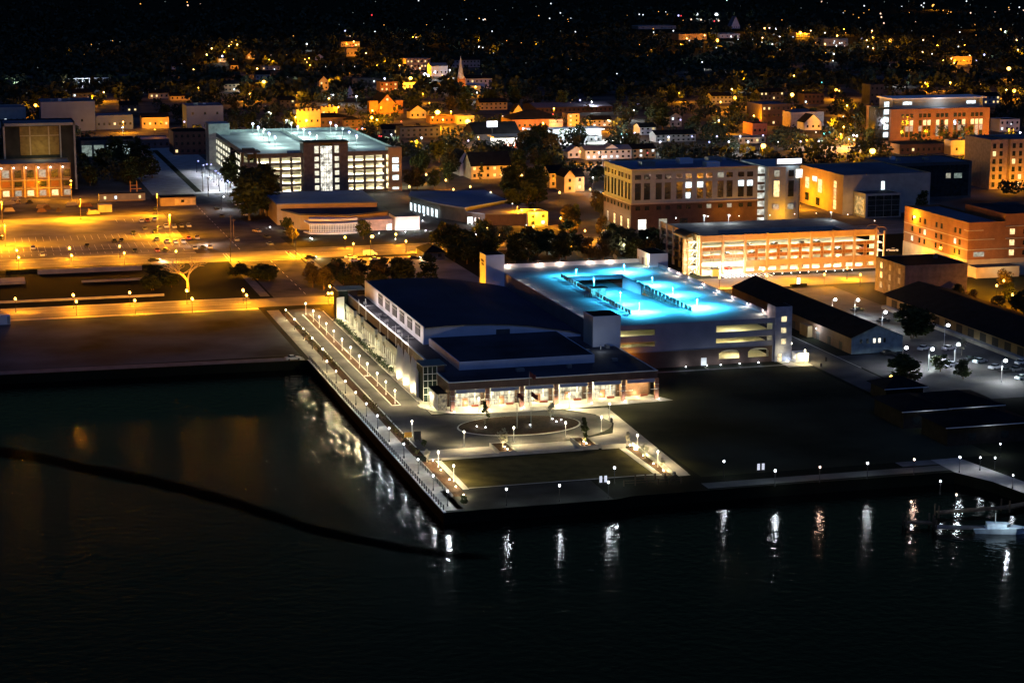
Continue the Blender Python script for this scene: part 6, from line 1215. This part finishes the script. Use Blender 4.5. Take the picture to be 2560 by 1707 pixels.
t = thing('stop_sign', 'red stop sign at the crossroads', 'sign', (*G(*Q(500, 300, 812, 1270)), 0)); part('post', MB().cyl(0, 0, 0, 2.2, .05), steel, t); part('plate', MB().tube((0, -.06, 2.4), (0, -.03, 2.4), .42, .42, 8), mat('sign_red', (.4, .02, .02), .5), t); text('STOP', (0, -.08, 2.3), (R(90), 0, 0), .26, white, t)

# ------------------------------------------------------------------ trees of the town
rt = random.Random(21)
groups = [((1065, 690), (1660, 655), 34, (6, 10), 'dark tree behind the cyan deck', 'trees behind the cyan deck', 634, 735), ]
def scatter(n, u0, u1, v0, v1, h0, h1, lab, grp, kinds=('dark',), wide=1.0):
    L_ = sorted((rt.uniform(u0, u1), rt.uniform(v0, v1)) for i in range(n))
    if 'town' in lab: L_ = [(u, v) for u, v in L_ if not hides(u, v, h1*.8, 3)]
    for i, (u, v) in enumerate(L_): tpx('%s, %s from the left' % (lab, ORD[i]), u, v, rt.uniform(h0, h1), rt.choice(kinds), grp, wide)
scatter(56, 1100, 1640, 612, 664, 6, 10, 'dark tree behind the cyan deck', 'trees behind the cyan deck', ('dark', 'dark', 'brown'), 1.15)
scatter(16, 830, 1105, 688, 712, 5, 7.5, 'bushy tree behind the convention roof', 'trees behind the convention roof', ('dark', 'brown'), 1.2)
scatter(12, 840, 1090, 704, 716, 3, 4.5, 'low dark shrub behind the convention roof', 'shrubs behind the convention roof', ('dark',), 1.8)
scatter(5, 770, 850, 705, 735, 6, 8, 'olive tree at the convention building corner', 'trees at the convention corner', ('brown', 'dark'), 1.1)
scatter(10, 615, 690, 500, 555, 12, 18, 'tall black tree in the clump left of the assembly hall', 'black trees beside the cross street', ('dark',), 1.15)
scatter(4, 575, 640, 455, 495, 10, 15, 'tall black tree before the far garage', 'black trees before the far garage', ('dark',), 1.1)
scatter(14, 200, 440, 400, 470, 8, 13, 'black tree behind the site trailers', 'black trees behind the building yard', ('dark',), 1.3)
scatter(12, 575, 690, 688, 706, 3, 4.6, 'low dark bush at the right of the bare tree', 'dark bushes beside the bare tree', ('dark',), 2.0)
scatter(10, 365, 450, 690, 735, 3, 5, 'low dark bush at the left of the bare tree', 'dark bushes left of the bare tree', ('dark',), 2.0)
scatter(12, 1020, 1150, 400, 480, 8, 14, 'brown-green tree right of the far garage', 'trees right of the far garage', ('brown', 'dark'), 1.1)
scatter(10, 1290, 1370, 370, 490, 9, 14, 'dark tree left of the cream gabled house', 'trees by the cream gabled house', ('dark', 'brown'), 1.1)
scatter(9, 1260, 1360, 470, 530, 9, 13, 'big black tree behind the community hall', 'trees behind the community hall', ('dark',), 1.2)
scatter(10, 1380, 1530, 520, 600, 6, 10, 'gold-brown lit tree left of the cream office', 'gold-lit trees left of the office', ('brown', 'brown', 'dark'), 1.0)
scatter(10, 2110, 2330, 470, 530, 6, 10, 'dark tree beside the black glass block', 'trees by the black glass block', ('dark', 'brown'), 1.0)
scatter(8, 2380, 2560, 720, 790, 4, 7, 'dark tree below the orange brick office', 'trees below the brick office', ('dark', 'brown'), 1.3)
scatter(6, 2230, 2330, 800, 860, 5, 8, 'dark tree between the two long sheds', 'trees between the sheds', ('dark',), 1.5)
scatter(5, 2200, 2440, 925, 960, 4, 6, 'dark shrub mass at the edge of the lower right car park', 'shrubs of the lower right', ('dark',), 1.6)
scatter(60, 600, 1700, 240, 400, 8, 13, 'dark town tree between lit houses', 'dark town trees, middle', ('dark', 'dark', 'brown'), 1.1)
scatter(30, 1700, 2560, 240, 380, 8, 13, 'dark town tree at the upper right', 'dark town trees, right', ('dark', 'brown'), 1.1)
scatter(22, 0, 600, 225, 330, 8, 13, 'dark town tree at the upper left', 'dark town trees, left', ('dark', 'brown'), 1.1)
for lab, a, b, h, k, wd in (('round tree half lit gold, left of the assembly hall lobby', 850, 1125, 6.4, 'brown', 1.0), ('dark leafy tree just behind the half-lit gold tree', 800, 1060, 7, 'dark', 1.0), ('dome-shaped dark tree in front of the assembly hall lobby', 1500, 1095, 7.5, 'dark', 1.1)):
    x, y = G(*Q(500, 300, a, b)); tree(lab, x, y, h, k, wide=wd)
light('orange', 900, (G(*Q(500, 300, 870, 1120))[0]+1.5, G(*Q(500, 300, 870, 1120))[1]-4.5, 5.5), None, .3, name='tree_light')
for lab, u, v, h, k in (('rounded dark tree around an orange lamp, left of the glowing sign pillar', 1105, 595, 6, 'dark'), ('rounded gold-lit tree around an orange lamp, right of the glowing sign pillar', 1218, 585, 6, 'brown'), ('conical evergreen in front of the long orange-lit house', 1204, 457, 9, 'cone'), ('palm-like young tree at the corner of the brick office', 2263, 566, 5, 'palm'),
        ('lit sapling beside the two entrance bays of the golden garage', 1896, 672, 4.5, 'palm'), ('second sapling before the golden garage', 2006, 668, 4.5, 'palm'), ('third sapling before the golden garage', 2060, 667, 4.5, 'palm'), ('fourth sapling before the golden garage', 2113, 664, 4.5, 'palm'),
        ('small bare-looking lit tree by the cool lamp of the lower right car park', 2404, 888, 5, 'pale'), ('dark shrub at the lower tip of the promenade beds', 1160, 1262, 2, 'dark'), ('dark shrub on the corner beside the covered cart', 1060, 1118, 1.8, 'dark')):
    tpx(lab, u, v, h, k)
# far wood that reads as one mass
wm_ = MB(); rw = random.Random(77)
for i in range(5200):
    u, v = rw.uniform(-150, 2710), -60+(rw.random()**.75)*330; x, y = G(u, v)
    if y < 1500 or hides(u, v, s*2, s*.5): continue
    s = rw.uniform(3.5, 7.5); zc = s*.9
    nq = 26 if y < 2600 else 14; s2 = s*(.34 if y < 2600 else .5)
    for k in range(nq):
        d = Vector((rw.gauss(0, 1), rw.gauss(0, 1), rw.gauss(0, 1))).normalized()*s*rw.uniform(.5, 1); p = Vector((x+d.x, y+d.y, zc+d.z*.85+.6))
        a = Vector((rw.gauss(0, 1), rw.gauss(0, 1), rw.gauss(0, .7))).normalized()*s2; b = a.cross(Vector((rw.gauss(0, 1), rw.gauss(0, 1), rw.gauss(0, 1)))).normalized()*s2*.8
        wm_.quad(tuple(p-a), tuple(p-b), tuple(p+a), tuple(p+b))
blocks = [(o.matrix_basis.translation.x, o.matrix_basis.translation.y) for o in C.objects if o.parent is None and o.get('category') in ('building', 'house', 'church', 'lamp', 'street lamp', 'parking garage')]
for i in range(2400):          # leafy masses that fill the gaps between the town's houses
    u, v = rw.uniform(-60, 2620), 215+rw.random()*290; x, y = G(u, v); s = rw.uniform(3.0, 5.5)
    if y < 830 or y > 1560 or 84 < x < 138 or (125 < x < 245 and y < 1075) or (x < 90 and y < 1000) or (255 < x < 470 and y < 905): continue
    if any(-3-s < x-bx < 16+s and -8 < y-by < 16 for bx, by in blocks) or hides(u, v, s*2, s*.6): continue
    zc = s*.95
    for k in range(60):
        d = Vector((rw.gauss(0, 1), rw.gauss(0, 1), rw.gauss(0, 1))).normalized()*s*rw.uniform(.5, 1); p = Vector((x+d.x, y+d.y, zc+d.z*.85+.6))
        a = Vector((rw.gauss(0, 1), rw.gauss(0, 1), rw.gauss(0, .7))).normalized()*s*.2; b = a.cross(Vector((rw.gauss(0, 1), rw.gauss(0, 1), rw.gauss(0, 1)))).normalized()*s*.18
        wm_.quad(tuple(p-a), tuple(p-b), tuple(p+a), tuple(p+b))
struct('woodland', wm_, mat('wood_mass', (.04, .052, .03), .95, .5, .05), 'stuff')
mn = MB()
for (u, v, n, sx, sy) in ((1130, 345, 0, 0, 0),): pass

# ------------------------------------------------------------------ the scattered far lights
D = '''1289,38,o 1515,18,d 1718,22,o 1724,52,p 1838,43,p 838,410,o 838,425,d 886,412,d 909,405,d 899,452,d 711,486,p 773,503,o 1018,375,d 1034,377,o 1101,387,d 694,576,d 346,623,d 413,648,d 151,764,w 245,857,d 952,848,p 815,892,p 1912,410,d 1943,446,p 1896,502,p 2133,384,p 2118,412,o 2102,428,p 2178,412,p 2052,476,p 2040,518,b 2143,545,o 1773,641,p 1667,588,d 325,966,O 1317,852,d 1427,820,d 1729,822,o 1822,805,o 1692,1120,b 2268,765,w 2287,845,p 2293,865,p 1130,1120,p 1420,1190,o 1888,1190,p 1126,1170,w 1904,1040,w 1156,1360,b'''
STM = {k: MB() for k in BULB}; FAR = []
def dots(s, x0, y0, region):
    for i, tok in enumerate(s.split()):
        a, b, k = tok.split(','); a, b = float(a), float(b); u, v = Q(x0, y0, a, b); h = 7; x, y = G(u, v, h); dist = math.hypot(x, y)
        kd = {'o': 'orange', 'd': 'dimw', 'p': 'pink', 'w': 'white', 'b': 'blue', 'O': 'orange', 'r': 'red', 'e': 'dimo', 'c': 'cyan', 'B': 'white'}[k]
        r = dist/5000*{'o': 1.2, 'd': .9, 'p': 1.9, 'w': 1.6, 'b': 2.4, 'O': 4.0, 'r': 1.9, 'e': 1.1, 'c': 1.7, 'B': 4.4}[k]
        nm = {'orange': 'orange', 'dimw': 'faint pale', 'pink': 'warm pinkish', 'white': 'white', 'blue': 'bluish', 'red': 'red', 'dimo': 'faint orange', 'cyan': 'cyan'}[kd]
        if k in 'de' or (k == 'o' and i % 2):
            STM[kd].ball(x, y, h, r*.75, k=6, m=4); continue
        t = thing('distant_lamp', nm, 'lamp', (x, y, 0), group='tiny far lamps '+region); FAR.append((u, v, nm, t))
        part('pole', MB().cyl(0, 0, 0, h-r, .1, .08, 5), dmetal, t); part('lamp_globe', MB().ball(0, 0, h, r, k=8, m=5), FARB[kd], t)
        if k in 'opwbOB' and v > 60 and (i % 2 == 0 or k == 'p') or k in 'OB': light('orange' if k in 'oOp' else 'white', {'o': 2400 if v > 190 else 1200, 'p': 2800 if v > 190 else 1300, 'w': 2400, 'b': 1500, 'O': 3500, 'B': 6000}[k], (.6, -r-.8, h-r-.3), t, .4)
dots(D, 0, 0, 'in the dark upper left of the photo')
dots('''1051,18,d 1097,18,d 1492,8,w 1915,4,o 554,101,d 890,119,d 786,169,d 1063,141,r 763,228,d 1175,232,o 989,216,d 1567,230,o 1753,135,d 1709,181,d 1729,252,d 1930,183,w 2050,172,o 2087,185,w 2102,180,p 2167,290,w 2200,92,d 342,332,o 465,405,w 732,385,w 819,287,b 835,328,o 863,338,p 788,341,o 816,376,p 897,384,p 828,402,o 917,415,p 885,423,r 1092,293,w 1323,296,w 1343,296,w 1440,343,o 1470,348,p 1801,348,o 1607,356,d 1395,419,d 1535,456,d 2046,372,o 2016,418,w 2047,430,w 2083,440,w 2147,459,o 2177,490,w 2262,405,d 2301,376,o 139,513,p 281,506,o 123,550,o 445,548,p 487,538,o 468,573,p 498,600,o 640,614,w 799,598,p 169,637,w 10,632,p 1010,490,p 1120,520,p 1162,555,p 1108,605,o 909,614,w 1340,578,p 1318,603,p 1505,628,p 1618,587,o 1640,662,b 1712,692,p 1426,650,p 1462,642,p 1778,645,w 288,712,w 320,762,w 679,738,p 1180,722,b 1541,790,d 920,887,b 689,873,w 709,873,w 668,905,p 375,875,o 2015,797,p 2028,852,w 84,975,d 114,1033,w 754,986,p 363,1077,p 461,1104,O 282,1107,w 1068,1016,p 1060,1080,O 1110,1102,p 1591,945,o 1490,878,o 1532,862,o 1789,1025,p 1622,1078,p 1715,1100,p 1243,1236,w 1461,1298,p 1518,1265,b 976,1182,b 928,1187,r 1130,1250,r 1150,1252,r 2265,1070,p 2040,1260,p 1780,1418,r 1848,1418,o''', 640, 0, 'in the dark upper middle of the photo')
dots('''5,75,d 220,62,d 357,36,w 444,122,w 246,146,o 345,172,w 468,148,d 512,180,o 540,173,w 519,202,o 445,288,d 582,294,w 687,336,o 85,395,o 203,402,p 232,393,d 1186,393,d 1170,412,o 1057,147,o 1168,135,w 1203,139,w 1346,110,o 1410,115,w 1426,135,o 1481,137,o 1528,146,b 1552,149,r 1358,167,d 1697,137,B 1876,137,B 1772,191,p 1645,181,p 1735,184,p 1857,198,r 1897,193,p 1571,190,o 1297,267,o 1300,299,w 1481,285,w 1537,315,o 1605,355,p 1628,375,w 1768,328,p 1885,370,O 1925,408,b 1548,413,p 1876,443,w 1829,265,o 2010,335,w 2075,365,w 2182,247,p 2208,367,w 2300,350,p 2295,388,w 2220,405,p 2245,410,o 2317,262,p 1742,432,d 1243,513,o 1277,460,o 524,539,o 545,549,d 128,581,d 517,636,o 549,670,d 963,679,w 1062,658,d 1233,718,o 1745,573,w 1963,667,w 2123,704,o 1797,764,o 2090,775,w 1495,840,o 1534,855,o 625,922,b 552,920,e 537,943,e 731,938,w 1157,957,b 1118,1014,w 1915,937,p 2045,897,O 2017,820,p 2218,1063,p 2277,1105,r 384,998,p 376,1050,r 527,1043,p 285,1132,p 102,1182,b 1048,1195,o 1126,1222,b 1020,1263,w 768,1270,b 1547,1102,b 1438,1258,b 1653,1255,b 1357,1305,b 1881,1253,b 1895,1106,w 1937,1125,p 2095,1250,b 2305,1245,b 1990,1303,b 1811,1306,b 2167,1303,b 881,1105,p 1245,1405,r 627,1392,p 796,1402,w 897,1484,b 832,1440,w 2099,60,d 1972,4,w''', 1280, 0, 'in the upper right-centre of the photo')
dots('''462,10,w 490,16,p 545,30,d 303,76,d 157,118,p 128,186,o 331,193,o 883,57,w 928,94,o 706,104,o 690,123,w 657,138,o 783,139,o 880,122,o 832,165,o 1033,128,p 1041,160,p 1064,215,p 1068,20,d 1291,15,d 1228,65,w 1297,119,o 1432,32,w 1408,52,w 1425,68,w 1519,57,O 1608,99,o 1657,108,o 1679,114,o 1648,128,o 1859,122,p 1903,131,d 1822,14,w 1880,4,d 1857,48,d 2000,70,d 2084,107,p 2217,95,p 2210,72,o 2307,70,w 2228,36,d 2293,128,d 2343,100,p 2073,160,d 1358,202,p 849,258,d 697,270,o 713,304,o 522,305,w 183,268,p 73,265,w 13,260,w 393,285,p 295,303,O 355,318,o 203,242,d 105,340,w 25,358,p 40,407,w 230,343,w 635,330,p 560,368,w 522,405,p 610,380,w 657,398,w 700,428,p 628,420,w 437,395,o 409,432,o 860,360,b 906,372,p 960,345,p 955,285,p 950,303,o 830,433,w 918,432,w 965,445,p 993,387,o 1058,387,d 1123,375,O 1215,365,o 1425,370,p 1450,397,o 1518,336,o 1320,286,d 1367,289,o 1555,415,o 1655,418,w 1804,417,o 1748,430,w 1418,480,p 1506,498,w 1427,568,d 1640,522,w 1682,540,p 1605,557,p 1710,580,p 1850,513,p 1985,505,b 1910,562,b 1748,234,d 1773,254,d 1901,229,o 1761,298,w 1785,365,d 1910,325,o 2137,271,p 2067,228,d 2177,291,w 2083,316,o 2247,231,d 2281,370,p 2335,352,d 2293,460,p 2051,465,d 111,459,o 530,485,o 605,472,o 603,497,w 597,560,w 867,490,o 1054,455,d 55,540,o 1209,541,o 1218,577,p 1116,598,d 237,697,p 494,758,c 1184,718,w 1443,763,p 1671,760,p 1951,775,o 1993,835,p 2187,827,p 2260,833,O 322,832,o 625,828,O 655,837,p 724,970,p 358,955,o 1000,1078,o 1003,1162,w 692,1073,w 718,1080,w 575,1117,o 694,1166,p 668,1232,p 440,1215,w 465,1297,b 785,1243,b 815,1250,b 743,1278,p 789,1284,p 300,1300,b 352,1285,o 215,1367,o 628,1280,r 2232,1140,w 2212,1187,o 2252,1187,o 2313,1217,b 2073,1247,p 1858,1500,p 93,1305,w 1840,1250,w 2085,1412,w 2108,1414,w 2040,1468,p 2085,1475,o 2037,1520,p 2083,1540,o''', 1920, 0, 'in the upper right of the photo')
dots('''12,200,r 458,500,r 527,500,o 627,375,b 830,848,w 1310,212,p 1770,712,w 1032,952,w 1078,980,o 1570,1140,p 1333,1220,w 1160,1148,w 1235,1008,p 2270,1265,w 140,380,p 197,348,b 434,436,w''', 1000, 250, 'among the houses mid-picture')
from collections import defaultdict
bands = defaultdict(list)
for u, v, nm, t in FAR:
    zu = next(z for lim, z in ((160, 'left edge'), (300, 'truss bridge'), (480, 'grey-blue box'), (620, 'far garage corner'), (740, 'dark clump'), (860, 'crenellated buildings'), (940, 'brick church'), (1020, 'columned gold house'), (1100, 'rose-grey building'), (1200, 'steeple'), (1300, 'gabled dark store'), (1420, 'sign building'), (1530, 'twin gable apartments'),
        (1640, 'satellite dishes'), (1740, 'gold far shop block'), (1840, 'white far shop front'), (1940, 'cream office tower'), (2030, 'pinkish hall'), (2110, 'office wing'), (2180, 'slab tower'), (2260, 'black glass block'), (2340, 'brick office'), (2420, 'entrance arch block'), (2500, 'edge apartments'), (9999, 'right photo edge')) if u < lim)
    zv = next(z for lim, z in ((18, 'at the very top'), (40, 'near the top'), (70, 'high up'), (100, 'in the far lights'), (130, 'below the far lights'), (170, 'in the dark wood'), (230, 'at the wood foot'), (290, 'in the back streets'), (350, 'in the near streets'), (9999, 'low in town')) if v < lim)
    bands[(nm, zu, zv)].append((u, v, t))
for (nm, zu, zv), L_ in bands.items():
    L_.sort(key=lambda a: a[0])
    for i, (u, v, t) in enumerate(L_): t['label'] = ('%s far lamp %s, in line with the %s' % (nm, zv, zu)) if len(L_) == 1 else ('%s %s far lamp %s, in line with the %s' % (ORD[i], nm, zv, zu)).replace('in line with', 'above' if v < 240 else 'by')
for kd, mb in STM.items():
    if mb.v: struct('scattered_lamps', mb, FARB[kd], 'stuff')
struct('lit_lot', MB().quad(*[(*G(u, v), .03) for u, v in ((2000, 382), (2175, 383), (2150, 356), (2010, 356))]), concrete_d)
for i, (u, v) in enumerate(((2030, 372), (2100, 370), (2150, 372))): x, y = G(u, v); light('pink', 5000, (x, y, 9), None, .4, name='lot_light')
